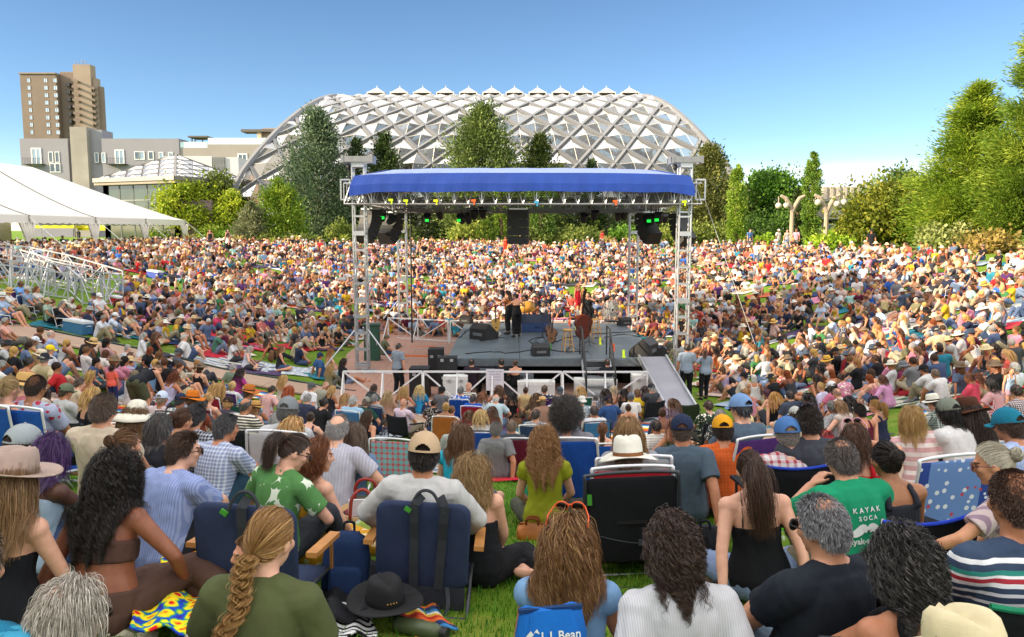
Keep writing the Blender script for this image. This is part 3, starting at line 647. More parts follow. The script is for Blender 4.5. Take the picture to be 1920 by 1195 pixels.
 bump_ = 1 + e + (.02 * np.sin(g[:, 0] * 40) * np.sin(g[:, 2] * 33 + g[:, 1] * 20))
 if style == 'afro': bump_ = 1 + .26 + .08 * np.sin(g[:, 0] * 17) * np.sin(g[:, 2] * 15 + g[:, 1] * 19)
 if style in ('curlybob', 'curly'): bump_ = 1 + .10 + .04 * np.sin(g[:, 0] * 19) * np.sin(g[:, 2] * 17 + g[:, 1] * 19)
 V = g * SR * bump_[:, None]; i = (np.arange(29)[:, None] * 49 + np.arange(48)[None]).ravel(); Q = np.stack([i, i + 1, i + 50, i + 49], 1); Q = Q[ok[Q].all(1)] + Nn
 Vs.append(V); Fs.append(Q); At.append(np.full(len(V), .28))
 return np_mesh('hair', np.concatenate(Vs), np.concatenate(Fs), [], True, {'strand': np.concatenate(At)})
def hat_mesh(kind):
 mb = MB(); seg = 32
 def brim(rin, rout, z, sag, wave, th=.005):
  rows = []
  for i in range(6):
   f = i / 5; row = []
   for k in range(seg + 1):
    t = 2 * math.pi * k / seg; rr = rin + (rout - rin) * f; zz = z - sag * f * f + wave * f * f * math.cos(2 * t) ; row.append(Vector((rr * math.cos(t) * .92, rr * math.sin(t) * 1.06 - .005, zz)))
   rows.append(row)
  mb.grid(rows, twosided=th)
 if kind in ('fedora', 'straw', 'panama', 'boater', 'widefelt'):
  ro = {'fedora': .19, 'straw': .185, 'panama': .165, 'boater': .165, 'widefelt': .20}[kind]; ch = {'boater': .105}.get(kind, .125); sag = {'straw': .02, 'widefelt': -.012, 'fedora': .012}.get(kind, .005)
  brim(.092, ro, .035, sag, -.022 if kind in ('fedora', 'straw') else -.012)
  prof = [(.101, .03), (.1, .06), (.096, .035 + ch * .6), (.088, .035 + ch * .85), (.072, .035 + ch * .97), (.04, .035 + ch), (.0001, .035 + ch)]
  o = len(mb.v); mb.lathe(prof, (0, -.005, 0), seg, .9, 1.06, caps=False)
  if kind not in ('boater', 'straw'):
   for i in range(o, len(mb.v)):
    x, y, z = mb.v[i]; top = max(0, (z - .10) / .06); mb.v[i] = (x, y, z - top * .028 * math.exp(-(x / .022) ** 2) * (1 if y < .05 else .6)) if y < .07 else (x * (1 - .3 * top), y, z)
  mb.cur = 1; mb.lathe([(.1035, .036), (.1025, .062)], (0, -.005, 0), seg, .905, 1.065, caps=False)
 elif kind == 'sunhat':
  brim(.09, .20, .03, .075, .012, .004); mb.lathe([(.1, .025), (.099, .07), (.09, .11), (.066, .14), (.03, .152), (.0001, .154)], (0, -.005, 0), seg, .9, 1.06, caps=False)
  mb.cur = 1; mb.lathe([(.1025, .03), (.1015, .05)], (0, -.005, 0), seg, .905, 1.065, caps=False)
 elif kind == 'bucket':
  brim(.093, .14, .03, .055, .004, .004); mb.lathe([(.1, .025), (.098, .08), (.084, .118), (.05, .13), (.0001, .133)], (0, -.005, 0), seg, .9, 1.06, caps=False)
 elif kind == 'visor':
  _visor(mb); mb.lathe([(.103, .025), (.1035, .06)], (0, -.008, 0), seg, .9, 1.04, caps=False)
 elif kind in ('cap', 'capfwd'):
  rows = []; th = np.linspace(0, 2 * math.pi, 81); el = np.linspace(0, math.pi / 2, 25); V = []; F = []
  for i, e in enumerate(el):
   for t in th:
    seam = 1 + .008 * abs(math.sin(3 * t)) ; V.append((.090 * math.sin(t) * math.cos(e) * seam, .108 * math.cos(t) * math.cos(e) * seam - .006, .022 + .112 * math.sin(e) ** .88))
  for i in range(24):
   for k in range(80):
    q = (i * 81 + k, i * 81 + k + 1, (i + 1) * 81 + k + 1, (i + 1) * 81 + k); c = np.mean([V[j] for j in q], 0)
    hole = c[1] < 0 and (c[0] / .042) ** 2 + ((c[2] - .036) / .033) ** 2 < 1 and c[2] > .030
    if not hole: F.append(q)
  mb.add(V, F); mb.ell((0, -.006, .136), (.008, .008, .005)); _visor(mb)
  for sg in (-1,): mb.tube([(.05 * math.cos(a), -.108 - .0 * a + .02 * abs(math.cos(a)), .027) for a in np.linspace(0, math.pi, 8)], .006, 6)
 return mb.mesh('hat', [], True)
def _visor(mb):
 rows = []
 for i in range(6):
  f = i / 5; rows.append([Vector((.078 * math.sin(a) * (1 + .05 * f), .098 * math.cos(a * .9) + f * .072 * math.cos(a * .8) - .004, .030 - .012 * f - .022 * math.sin(a) ** 2)) for a in np.linspace(-1.25, 1.25, 13)])
 mb.grid(rows, twosided=.003)
def glasses_mesh(up=False):
 mb = MB()
 for sg in (-1, 1):
  mb.cur = 0; mb.ell((sg * .032, .102, -.002), (.024, .005, .020)); mb.cur = 1
  mb.tube([(sg * .032 + .026 * math.cos(a), .107 - .004 * abs(math.cos(a)), -.002 + .021 * math.sin(a)) for a in np.linspace(0, 2 * math.pi, 15)], .0035, 6, False)
  mb.tube([(sg * .061, .102, .004), (sg * .082, .04, .003), (sg * .083, -.01, -.004)], .003, 6)
 mb.tube([(-.008, .109, .002), (.008, .109, .002)], .003, 6)
 M = Matrix.Translation((0, -.03, .085)) @ Matrix.Rotation(R(28), 4, 'X') if up else Matrix.Identity(4)
 for i, p in enumerate(mb.v): mb.v[i] = tuple(M @ Vector(p) * (1.0 if not up else 1.08))
 return mb.mesh('sunglasses', [], True)
_hatc, _hairc, _gl = {}, {}, {}
def pose_of(sp):
 p = sp['pose']
 if isinstance(p, str): p = POSES[p]
 if 'mod' in sp: p = {**p, **sp['mod']}
 return p
_skels = {}
def skel_of(sp):
 k = sp['key'] = (sp['pose'] if isinstance(sp['pose'], str) else 'own%d' % id(sp['pose']), repr(sorted(sp.get('mod', {}).items())), sp.get('g', 'f'), sp.get('fat', 1.0))
 if k not in _skels: _skels[k] = Skel(pose_of(sp), sp.get('g', 'f'), sp.get('fat', 1.0))
 return _skels[k]
def prep(sp):
 """registers the meshes this person needs"""
 sk = skel_of(sp); k = sp['key']; vx = sp.get('vox', .016); fine = vx < .012
 job(('body', k, vx), sk.body(fine), vx, 2 if fine else 1)
 if sp.get('top'): job(('top', sp['top'][0], k, vx), sk.top(sp['top'][0]), vx * .95, 4 if fine else 2, .0065 if sp['top'][0] in ('tee', 'shirt', 'long', 'capsleeve', 'sleeveless') else .006)
 if sp.get('bottom'): job(('bottom', sp['bottom'][0], k, vx), sk.bottom(sp['bottom'][0]), vx * .95, 4 if fine else 2, .006 if fine else .008)
 if sp.get('shoes'): [job(('shoe', k, vx, sg), sk.shoe(sg), vx * .9, 2) for sg in (-1, 1)]
 return sp
EYE = None
def tilt_rot(loc, heading, k):
 x, y = loc[0], loc[1]; gx, gy = (terr1(x + .4, y) - terr1(x - .4, y)) / .8 * k, (terr1(x, y + .4) - terr1(x, y - .4)) / .8 * k
 up = Vector((-gx, -gy, 1)).normalized(); h = R(heading); f = Vector((math.sin(h), math.cos(h), 0)); f = (f - up * f.dot(up)).normalized(); r_ = f.cross(up)
 return Matrix((r_, f, up)).transposed().to_euler()
def head_place(sp, u, v, heading, hdist=None):
 """ground position that puts this person's head on the sight line (u, v)"""
 sk = skel_of(sp); s = sp.get('scale', 1.0); tk = .7 if pose_of(sp)['hz'] < .8 else 0.0; dm = 10.0 if v < 765 else 7.5 if v < 800 else 6.0 if v < 825 else 1.2; p = hit(u, v, sk.head.z * s * .97, dmin=dm)
 for _ in range(4):
  M = tilt_rot(p, heading, tk).to_matrix(); o = M @ (sk.head * s); q = hit(u, v, o.z + terr1(p.x, p.y) - terr1(p.x + o.x, p.y + o.y), dmin=dm); p = Vector((q.x - o.x, q.y - o.y, 0)); p.z = terr1(p.x, p.y)
 return p
def setmat(o, i, m):
 o.material_slots[i].link = 'OBJECT'; o.material_slots[i].material = m
def child(nm, me, mats, parent, M=None):
 while len(me.materials) < len(mats): me.materials.append(None)
 o = bpy.data.objects.new(nm, me); link(o, parent)
 for i, m in enumerate(mats): setmat(o, i, m)
 if M is not None: o.matrix_local = M
 return o
TOPN = {'tee': 't_shirt', 'shirt': 'shirt', 'long': 'sweatshirt', 'capsleeve': 'blouse', 'sleeveless': 'blouse', 'cami': 'camisole', 'tank': 'tank_top', 'crop': 'crop_top', 'halter': 'halter_top'}
BOTN = {'shorts': 'shorts', 'hotpants': 'shorts', 'pants': 'trousers', 'capri': 'trousers', 'skirt': 'skirt', 'longskirt': 'skirt'}
def make_person(sp, loc, heading, label=None, group=None):
 """heading: degrees clockwise from the camera's forward direction"""
 sk = _skels[sp['key']]; k = sp['key']; vx = sp.get('vox', .016); fine = vx < .012; me = _done[('body', k, vx)]
 if not me.materials:
  face_slots(me, sk)
 b = child('person', me, [skin(sp.get('skin', '#b98162')), mat('eye', '#1c1512', .25), mat('lips', '#9a5048', .45), mat('brow', '#4a3524', .8)], None)
 b.location = loc; b.rotation_euler = tilt_rot(loc, heading, .7 if pose_of(sp)['hz'] < .8 else 0.0); s = sp.get('scale', 1.0); b.scale = (s, s, s)
 tag(b, label or sp.get('label'), sp.get('cat', 'person'), group or sp.get('group'))
 if sp.get('top'): child(TOPN[sp['top'][0]], _done[('top', sp['top'][0], k, vx)], [fabric(*sp['top'][1:])], b)
 if sp.get('bottom'): child(BOTN[sp['bottom'][0]], _done[('bottom', sp['bottom'][0], k, vx)], [fabric(*sp['bottom'][1:])], b)
 if sp.get('shoes'): [child('shoe', _done[('shoe', k, vx, sg)], [mat('shoes', sp['shoes'], .7)], b) for sg in (-1, 1)]
 hr = sp.get('hair')
 if hr:
  hk = (hr[0], k if hr[0] not in ('short', 'buzz', 'balding', 'thin', 'bun') else 0, fine, sp.get('seed', 1 if not fine else len(_hairc)), hr[3] if len(hr) > 3 else None)
  if hk not in _hairc: _hairc[hk] = hair_mesh(hr[0], sk, fine, hk[3] + 3, hk[4])
  child('hair', _hairc[hk], [hairmat(hr[1], hr[2] if len(hr) > 2 else None)], b, sk.Hm)
 ht = sp.get('hat')
 if ht:
  if ht[0] not in _hatc: _hatc[ht[0]] = hat_mesh(ht[0])
  hs = ht[3] if len(ht) > 3 else 1.0
  o = child('cap' if 'cap' in ht[0] or ht[0] == 'visor' else 'hat', _hatc[ht[0]], [fabric(ht[1], *(ht[4] if len(ht) > 4 else ())), fabric(ht[2] if len(ht) > 2 and ht[2] else ht[1])][:max(1, 2)], b, sk.Hm @ Matrix.Rotation(R(-4), 4, 'X') @ Matrix.Scale(hs * 1.06, 4))
 gs = sp.get('glasses')
 if gs:
  kk = gs[0] == 'up'
  if kk not in _gl: _gl[kk] = glasses_mesh(kk)
  child('sunglasses', _gl[kk], [mat('lens', '#151515', .12), mat('rim', gs[1], .4)], b, sk.Hm)
 sp['obj'] = b; return b
# ================================================================ ground, lawn, paths
def grass_mat():
 n = NT('lawn'); co = n.coord('Object')
 a = n.ramp(n.noise(co, 0.35, 4), [(0.3, lin('#456614')), (0.7, lin('#67871f'))])
 b = n.ramp(n.noise(co, 9, 4), [(0.3, lin('#38590f')), (0.7, lin('#7a962c'))])
 n.base(n.mix(n.math('MULTIPLY', n.math('GREATER_THAN', n.noise(co, 1.1, 5, .7), .56), .45), n.mix(0.5, a, b), lin('#8a8a3c'))); n.b.inputs['Roughness'].default_value = 0.9; n.b.inputs['Specular IOR Level'].default_value = 0.15
 n.bump(n.noise(co, 45, 4), 0.8, 0.05); return n.m
GRASS = grass_mat()
xs = np.concatenate([[-3000, -1500, -700, -350, -200, -130, -95], np.arange(-75, -20, 1.6), np.arange(-20, 20, .4), np.arange(20, 75, 1.6), [95, 130, 200, 350, 700, 1500, 3000]])
ys = np.concatenate([[-400, -120, -50, -25, -12], np.arange(-6, 48, .4), np.arange(48, 110, 1.6), [120, 150, 200, 350, 700, 1500, 3500]])
X, Y = np.meshgrid(xs, ys); Z = terr(X, Y); i = (np.arange(len(ys) - 1)[:, None] * len(xs) + np.arange(len(xs) - 1)[None]).ravel()
_g = link(bpy.data.objects.new('ground', np_mesh('ground', np.stack([X.ravel(), Y.ravel(), Z.ravel()], 1), np.stack([i, i + 1, i + len(xs) + 1, i + len(xs)], 1), GRASS, True))); tag(_g, kind='structure')
def spline(pts, n=10):
 pts = [Vector(p) for p in pts]; out = []; q = [pts[0] * 2 - pts[1]] + pts + [pts[-1] * 2 - pts[-2]]
 for k in range(1, len(q) - 2):
  for j in range(n):
   t = j / n; a, b, c, d = q[k - 1], q[k], q[k + 1], q[k + 2]
   out.append(0.5 * ((2 * b) + (c - a) * t + (2 * a - 5 * b + 4 * c - d) * t * t + (3 * b - a - 3 * c + d) * t ** 3))
 return out + [pts[-1]]
def ribbon(name, pts, wd, m, lift, th=.05, cols=9):
 pts = spline(pts, 14); rows = []
 for i, p in enumerate(pts):
  d = pts[min(i + 1, len(pts) - 1)] - pts[max(0, i - 1)]; s = Vector((d.y, -d.x, 0)).normalized(); row = []
  for j in range(cols):
   q = p + s * (wd * (j / (cols - 1) - .5)); row.append(Vector((q.x, q.y, terr1(q.x, q.y) + lift)))
  rows.append(row)
 mb = MB(); mb.grid(rows, twosided=-th); o = mb.build(name, m, smooth=False); return tag(o, kind='structure')
def paving_mat(name, c1, c2, joint, sx, sy):
 n = NT(name); co = n.coord('Object'); br = n.new('ShaderNodeTexBrick'); br.inputs['Scale'].default_value = 1.0; br.inputs['Brick Width'].default_value = sx; br.inputs['Row Height'].default_value = sy; br.inputs['Mortar Size'].default_value = .012
 br.inputs['Color1'].default_value = (*lin(c1), 1); br.inputs['Color2'].default_value = (*lin(c2), 1); br.inputs['Mortar'].default_value = (*lin(joint), 1); n.link(co, br.inputs['Vector'])
 n.base(n.mix(n.math('MULTIPLY', n.noise(co, 3, 5), 0.5), br.outputs['Color'], shade(lin(c1), .55))); n.b.inputs['Roughness'].default_value = .85; n.bump(n.noise(co, 60, 3), .3, .01); return n.m
PATH = paving_mat('path_concrete', '#a58a74', '#9c816d', '#6d5a4c', 2.2, 2.4)
PLAZA = paving_mat('plaza_paving', '#a87f6e', '#9e7a68', '#6f584c', 1.2, 1.2)
pp = [hit(u, v) for u, v in ((-60, 604), (60, 629), (160, 649), (260, 671), (400, 703), (530, 727), (640, 748))] + [Vector((-1.5, 19.2, 0)), Vector((1.8, 17.6, 0))] + [hit(u, v) for u, v in ((1436, 822), (1540, 851), (1700, 886), (1815, 926), (1960, 985))]
ribbon('path', pp, 1.7, PATH, .035)
ribbon('path_edge', [p + Vector((.25, 1.0, 0)) for p in pp[:7]], .10, mat('edge_steel', '#2f3d3a', .7), .06)
mb = MB(); rows = []
for y in np.arange(23.3, 45.01, .5):
 x0 = -5.3 - 1.6 * min(1, max(0, (y - 24) / 9)); rows.append([Vector((x, y, terr1(x, y) + .03)) for x in np.linspace(x0, 5.5, 18)])
mb.grid(rows, twosided=-.06); tag(mb.build('stage_plaza', PLAZA), kind='structure')
# ================================================================ greenery
def leaf_mat(name, c1, c2, trans=.3, rough=.55):
 key = ('leaf', name, c1, c2)
 if key in _mats: return _mats[key]
 n = NT(name); a = n.new('ShaderNodeAttribute'); a.attribute_name = 'tint'
 col = n.ramp(n.math('ADD', n.math('MULTIPLY', a.outputs['Fac'], .75), n.math('MULTIPLY', n.noise(n.coord('Object'), 1.2, 2), .35)), [(.1, shade(lin(c1), .7)), (.5, lin(c1)), (.95, lin(c2))])
 n.base(col); n.b.inputs['Roughness'].default_value = rough; n.b.inputs['Specular IOR Level'].default_value = .25
 t = n.new('ShaderNodeBsdfTranslucent'); n.link(col, t.inputs['Color']); m = n.new('ShaderNodeMixShader'); m.inputs[0].default_value = trans
 n.link(n.b.outputs[0], m.inputs[1]); n.link(t.outputs[0], m.inputs[2]); n.link(m.outputs[0], n.out.inputs['Surface']); _mats[key] = n.m; return n.m
def leaves(C, D, size, asp, rg, tint=None, jit=.6):
 """C centres, D main directions; one bent-free quad (a rhomb) per leaf spray"""
 N = len(C); d = norm(D + rg.normal(size=(N, 3)) * jit); u = norm(np.cross(d, rg.normal(size=(N, 3)))); s = size * rg.uniform(.6, 1.35, (N, 1))
 V = np.stack([C - d * s * .5, C + u * s * asp * .5, C + d * s * .6, C - u * s * asp * .5], 1).reshape(-1, 3); F = np.arange(N * 4).reshape(N, 4)
 t = rg.beta(2, 2, N) if tint is None else np.clip(tint + rg.normal(size=N) * .16, 0, 1)
 return V, F, np.repeat(t, 4)
BARK = mat('bark', '#5a4636', .9, var=.3, nscale=6, bump=.8, bscale=20)
def trunk_mb(h, r, rg, limbs=(), lean=0.0):
 mb = MB(); pts = [Vector((lean * t * t * h + .06 * r * rg.normal(), .06 * r * rg.normal(), t * h)) for t in np.linspace(0, 1, 7)]
 mb.tube(pts, [r * (1.25 - 1.1 * t) if t > 0 else r * 1.5 for t in np.linspace(0, 1, 7)], 8)
 for z0, tip, rr in limbs: b = Vector((0, 0, z0)); mb.tube([b, b.lerp(Vector(tip), .5) + Vector((0, 0, -.1)), Vector(tip)], [rr, rr * .7, rr * .3], 6)
 return mb
_seed = [100]
def tree(name, loc, h, rad, kind, cols, label, group=None, n=7000, leaf=.3, base=.04, cat='tree', trunk=.2, squash=1.0):
 n = int(n * 1.6); _seed[0] += 1; rg = np.random.default_rng(_seed[0]); root = empty(name, loc, 0, label, cat, group); C, D, T = [], [], []
 if kind in ('spruce', 'juniper', 'column', 'pine', 'thuja'):
  nc = {'spruce': 190, 'juniper': 200, 'column': 190, 'pine': 200, 'thuja': 110}[kind]; t = rg.uniform(0, 1, nc) ** (1.25 if kind != 'column' else 1.0); a = rg.uniform(0, 2 * np.pi, nc)
  prof = {'spruce': (1 - t) ** .72 * (.8 + .2 * np.minimum(1, t * 8)), 'juniper': np.minimum(1, (1 - t) * 1.55) ** .8 * (.72 + .28 * np.minimum(1, t * 4)), 'column': np.minimum(1, (1 - t) * 4.2) ** .6 * (.82 + .18 * np.sin(t * 3)), 'pine': np.minimum(1, (1 - t) * 1.12) ** .85 * (.8 + .2 * np.minimum(1, t * 5)), 'thuja': np.minimum(1, (1 - t) * 1.6) ** .75}[kind]
  rr = prof * rad * rg.uniform(.45, 1.04, nc) ** .6; rough = {'column': .10, 'thuja': .13}.get(kind, .26); rr *= 1 + rg.normal(size=nc) * rough * .5
  cz = base * h + t * h * (.94 - base); ctr = np.stack([np.cos(a) * rr, np.sin(a) * rr * squash, cz], 1); out = norm(np.stack([np.cos(a), np.sin(a) * squash, {'spruce': -.25, 'pine': .25}.get(kind, .9) + 0 * a], 1))
  cs = (rad * {'column': .20, 'thuja': .26, 'juniper': .24, 'pine': .15}.get(kind, .24)) * (.55 + .6 * prof); w = rg.integers(0, nc, n); ax = rg.normal(size=(n, 3)) * cs[w][:, None]
  al = (ax * out[w]).sum(1, keepdims=True); ax = ax + out[w] * al * (.9 if kind in ('spruce', 'pine') else .5); C = ctr[w] + ax * .75; D = out[w] * 1.0 + norm(ax) * .8; T = rg.beta(2, 2, nc)[w]
  C[:, 2] = np.maximum(C[:, 2], base * h * .6)
  limbs = [(cz[i], tuple(ctr[i]), .05 * trunk / .2) for i in range(0, nc, 3)]
 else:
  nc = 90 if kind == 'tree' else 60; q = norm(rg.normal(size=(nc, 3))); rr = rg.uniform(.35, 1, nc) ** .55; zc = h * (.62 if kind == 'tree' else .5); hz = h * (.40 if kind == 'tree' else .5)
  ctr = np.stack([q[:, 0] * rad * rr * (1 + .15 * rg.normal(size=nc)), q[:, 1] * rad * squash * rr, zc + q[:, 2] * hz * rr], 1); ctr[:, 2] = np.maximum(ctr[:, 2], h * .12)
  cs = rad * rg.uniform(.13, .30, nc); w = rg.integers(0, nc, n); ax = rg.normal(size=(n, 3)) * cs[w][:, None] * .8; C = ctr[w] + ax; D = norm(ax) + np.array((0, 0, .3)); T = rg.beta(2, 2, nc)[w]; C[:, 2] = np.maximum(C[:, 2], .05)
  limbs = [(h * (.15 + .25 * (i % 5) / 5), tuple(ctr[i]), .06 * trunk / .2) for i in range(0, nc, 4)]
 asp = {'pine': .21, 'spruce': .4, 'column': .5, 'juniper': .45, 'thuja': .5}.get(kind, .75)
 V, F, A = leaves(C, D, leaf * {'pine': 2.0}.get(kind, 1.0), asp, rg, T, .7 if kind != 'pine' else .5)
 trunk_mb(h * (.93 if kind not in ('tree', 'bush') else .6), trunk, rg, limbs).build('trunk' if kind != 'bush' else 'stem', BARK, root)
 o = link(bpy.data.objects.new('crown' if kind != 'bush' else 'foliage', np_mesh('crown', V, F, leaf_mat('leaves', *cols), False, {'tint': A})), root); return root
def ptree(name, u, vtop, hwpx, d, kind, cols, label, **kw):
 p = at(u, 400, d); z = terr1(p.x, d) - .1; top = at(u, vtop, d).z; return tree(name, (p.x, d, z), top - z, hwpx / FPX * d * 1.1, kind, cols, label, **kw)
JUN, DKP, SPR = ('#45552f', '#7d8a55'), ('#33451f', '#61743a'), ('#41573a', '#7f9070')
LIM, OLV, MID = ('#7f9420', '#c3c93a'), ('#5a6a2a', '#939c4a'), ('#436a1c', '#7fa335')
ptree('juniper_tree', 597, 200, 56, 96, 'juniper', SPR, 'tall dense blue green juniper left of the stage roof before the glass dome', n=20000, leaf=.34)
ptree('pine_tree', 670, 250, 27, 99, 'spruce', DKP, 'dark narrow pine right beside the blue green juniper before the dome', n=5000, leaf=.4, group='dark pines before the dome')
ptree('pine_tree', 722, 243, 36, 98, 'juniper', DKP, 'dark broad pine between the narrow pine and the central juniper', n=7000, leaf=.4, group='dark pines before the dome')
ptree('juniper_tree', 905, 190, 66, 95, 'juniper', ('#4d5f2c', '#8a9a50'), 'big broad green juniper rising behind the middle of the stage roof', n=24000, leaf=.34)
ptree('pine_tree', 1012, 246, 44, 97, 'juniper', ('#3f4d1e', '#7b8440'), 'olive dark round topped pine just right of the big central juniper', n=8000, leaf=.4)
ptree('thuja_tree', 1107, 294, 19, 99, 'thuja', DKP, 'small dark tree against the glass dome above the right of the stage roof', n=2600, leaf=.4)
ptree('spruce_tree', 1328, 268, 46, 92, 'juniper', ('#4a5426', '#8b8a48'), 'tall olive spruce at the right end of the stage roof', n=16000, leaf=.34)
ptree('cypress_tree', 1381, 302, 13, 80, 'column', ('#6c8a28', '#a6b84c'), 'narrow columnar cypress nearest the right end of the dome', n=8000, leaf=.2, group='columnar cypresses')
ptree('cypress_tree', 1521, 276, 13, 78, 'column', ('#5f7f2b', '#97ad4c'), 'taller columnar cypress between the two forked lamp posts', n=9000, leaf=.2, group='columnar cypresses')
ptree('cypress_tree', 1496, 345, 9, 84, 'column', DKP, 'dark slim cypress behind the taller columnar cypress', n=2000, leaf=.28)
ptree('arborvitae_tree', 524, 330, 33, 82, 'thuja', ('#5b7a20', '#97a83a'), 'bright green cone shaped arborvitae before the blue green juniper', n=8000, leaf=.3)
ptree('pine_tree', 472, 378, 24, 80, 'juniper', ('#67704a', '#9a9c74'), 'small grey green pine between the yellow tree and the arborvitae', n=4500, leaf=.26)
ptree('ornamental_tree', 352, 345, 48, 97, 'tree', LIM, 'bright yellow green tree at the far end of the white tent', n=5500, leaf=.3, trunk=.12)
ptree('ornamental_tree', 433, 362, 20, 96, 'tree', LIM, 'slim yellow tree beside the small grey green pine', n=2400, leaf=.28, trunk=.08)
ptree('broadleaf_tree', 418, 328, 42, 101, 'tree', OLV, 'dull olive tree behind the yellow trees before the glass pavilion', n=5500, leaf=.34)
ptree('thuja_tree', 911, 412, 15, 84, 'thuja', ('#557020', '#8c9e3c'), 'small green thuja left of the hanging black loudspeaker', n=2200, leaf=.22, group='small thujas behind the stage')
ptree('thuja_tree', 941, 310, 11, 86, 'column', ('#5b7722', '#93a53f'), 'slim pointed thuja whose tip shows above the stage roof centre', n=2600, leaf=.25, group='small thujas behind the stage')
ptree('thuja_tree', 1015, 312, 20, 84, 'column', ('#4b6a26', '#7f9646'), 'broad green thuja right of the hanging black loudspeaker', n=4500, leaf=.25, group='small thujas behind the stage')
ptree('broadleaf_tree', 1442, 326, 50, 96, 'tree', MID, 'fresh green round tree behind the left forked lamp post', n=7500, leaf=.36)
ptree('broadleaf_tree', 1668, 358, 78, 70, 'tree', ('#5d6a1c', '#a09a35'), 'wide low yellow green tree right of the forked lamp posts', n=10000, leaf=.3, trunk=.14)
ptree('broadleaf_tree', 1688, 322, 50, 100, 'tree', ('#3f5a24', '#7b9048'), 'darker airy tree standing behind the wide yellow green tree', n=4200, leaf=.36)
ptree('pine_tree', 1822, 140, 84, 62, 'pine', ('#64801f', '#a6b23c'), 'big sunlit pine with a rounded top at the right', n=52000, leaf=.17, base=.1, trunk=.22)
ptree('pine_tree', 1938, 10, 80, 57, 'pine', ('#5f7a22', '#9caa3e'), 'tallest pine cut by the right edge of the photo', n=52000, leaf=.17, base=.12, trunk=.24)
for k, (u, vt, hw, d, c, lb) in enumerate(((580, 405, 55, 101, DKP, 'dark shrub under the blue green juniper'), (690, 388, 50, 101, DKP, 'dark tall shrub under the dark pines'), (800, 392, 60, 101, ('#3c4a22', '#6d7a40'), 'dark shrub seen under the left half of the stage roof'), (870, 398, 45, 100, DKP, 'dark shrub left of the centre thujas'), (1080, 396, 50, 101, DKP, 'dark shrub right of the broad green thuja'), (1160, 392, 55, 101, ('#3c4a22', '#6d7a40'), 'dark shrub under the right half of the stage roof'), (1250, 398, 50, 100, DKP, 'dark shrub beside the right front stage tower'),
  (650, 420, 34, 88, OLV, 'olive garden shrub beside the left front stage tower'), (740, 424, 30, 86, OLV, 'olive garden shrub behind the left line arrays'), (875, 420, 30, 85, ('#71802c', '#a9ac4e'), 'pale green garden shrub left of the small green thuja'), (1085, 428, 40, 84, OLV, 'olive garden shrub right of the hanging loudspeaker'), (1170, 428, 30, 85, MID, 'green garden shrub behind the right line arrays'), (1440, 402, 60, 88, ('#3c5a1c', '#6c8a34'), 'dark green shrub mass under the fresh green tree'), (1580, 430, 30, 76, ('#6c8a1e', '#9fb13c'), 'low lime shrub left of the concrete doors'), (1435, 446, 18, 70, ('#7a9a20', '#b0c040'), 'clipped lime shrub by the bench'), (1780, 428, 48, 60, ('#8a9450', '#b9b880'), 'pale grey green shrub under the big pine'), (1560, 448, 34, 68, ('#7a9a20', '#b0c040'), 'low bright shrub row below the concrete doors'), (1860, 440, 40, 56, ('#8a7a3c', '#b89a5c'), 'tan flowering shrub under the tallest pine'), (400, 425, 30, 95, ('#6b8420', '#a2b040'), 'yellow green shrub below the yellow trees'), (310, 430, 30, 98, ('#6b8420', '#a2b040'), 'yellow green shrub seen under the tent end'), (560, 440, 24, 80, OLV, 'olive shrub right of the arborvitae'), (450, 436, 30, 92, MID, 'green shrub behind the small grey green pine'), (1330, 425, 45, 88, OLV, 'olive shrub under the olive spruce'), (1260, 432, 34, 84, ('#6d7c30', '#a3a850'), 'pale shrub left of the right front stage tower'), (990, 436, 30, 83, OLV, 'olive shrub under the hanging loudspeaker'), (505, 445, 26, 79, OLV, 'olive shrub at the foot of the arborvitae'))):
 ptree('shrub', u, vt, hw, d, 'bush', c, lb, n=2600 if hw > 40 else 1500, leaf=.28, cat='shrub', trunk=.05, group='garden shrubs above the lawn')
def plume_mb(rg, h, n=46):
 Vs, Fs = [], []; k = 0
 for j in range(n):
  a = rg.uniform(0, 6.28); sp = rg.uniform(.1, .6) * h; hh = h * rg.uniform(.7, 1.1); wd = .035; c, s = math.cos(a), math.sin(a)
  for q in range(5):
   t = q / 4; x = sp * t * t; z = hh * (t - .25 * t ** 3); w_ = wd * (1 if t < .7 else 1.7) * (1 - .5 * t); Vs += [(c * x - s * w_, s * x + c * w_, z), (c * x + s * w_, s * x - c * w_, z)]
  for q in range(4): i = k + 2 * q; Fs.append((i, i + 1, i + 3, i + 2))
  k += 10
 return np.array(Vs), np.array(Fs)
rg = np.random.default_rng(5); PLM = [leaf_mat('plume', a, b, .4) for a, b in (('#a89a4c', '#dccf94'), ('#8a9a3a', '#c3c468'))]
pl = [np_mesh('grass_clump', *plume_mb(rg, 1.3), m_, attr={'tint': np.random.default_rng(3).uniform(0, 1, 46 * 10)}) for m_ in PLM]
_pk = 0
for u, v, s in [(u_, 452 + rg.normal() * 3, rg.uniform(.7, 1.3)) for u_ in list(range(560, 1300, 17)) + list(range(1560, 1900, 22)) + list(range(360, 520, 22))]:
 p = hit(u, v + 8); p.y = min(max(p.y, 70 if abs(u - 960) < 500 else 55), 88); p.x = (u - 960 + rg.normal() * 4) / FPX * p.y
 o = link(bpy.data.objects.new('grass_clump', pl[_pk % 2])); o.location = (p.x, p.y, terr1(p.x, p.y) - .03); o.scale = (s, s, s); o.rotation_euler = (0, 0, rg.uniform(0, 6)); _pk += 1
 tag(o, 'feathery %s grass clump in the garden beds along the far rim' % ('straw coloured' if _pk % 2 else 'green'), 'grass clump', 'feather grasses along the far rim')
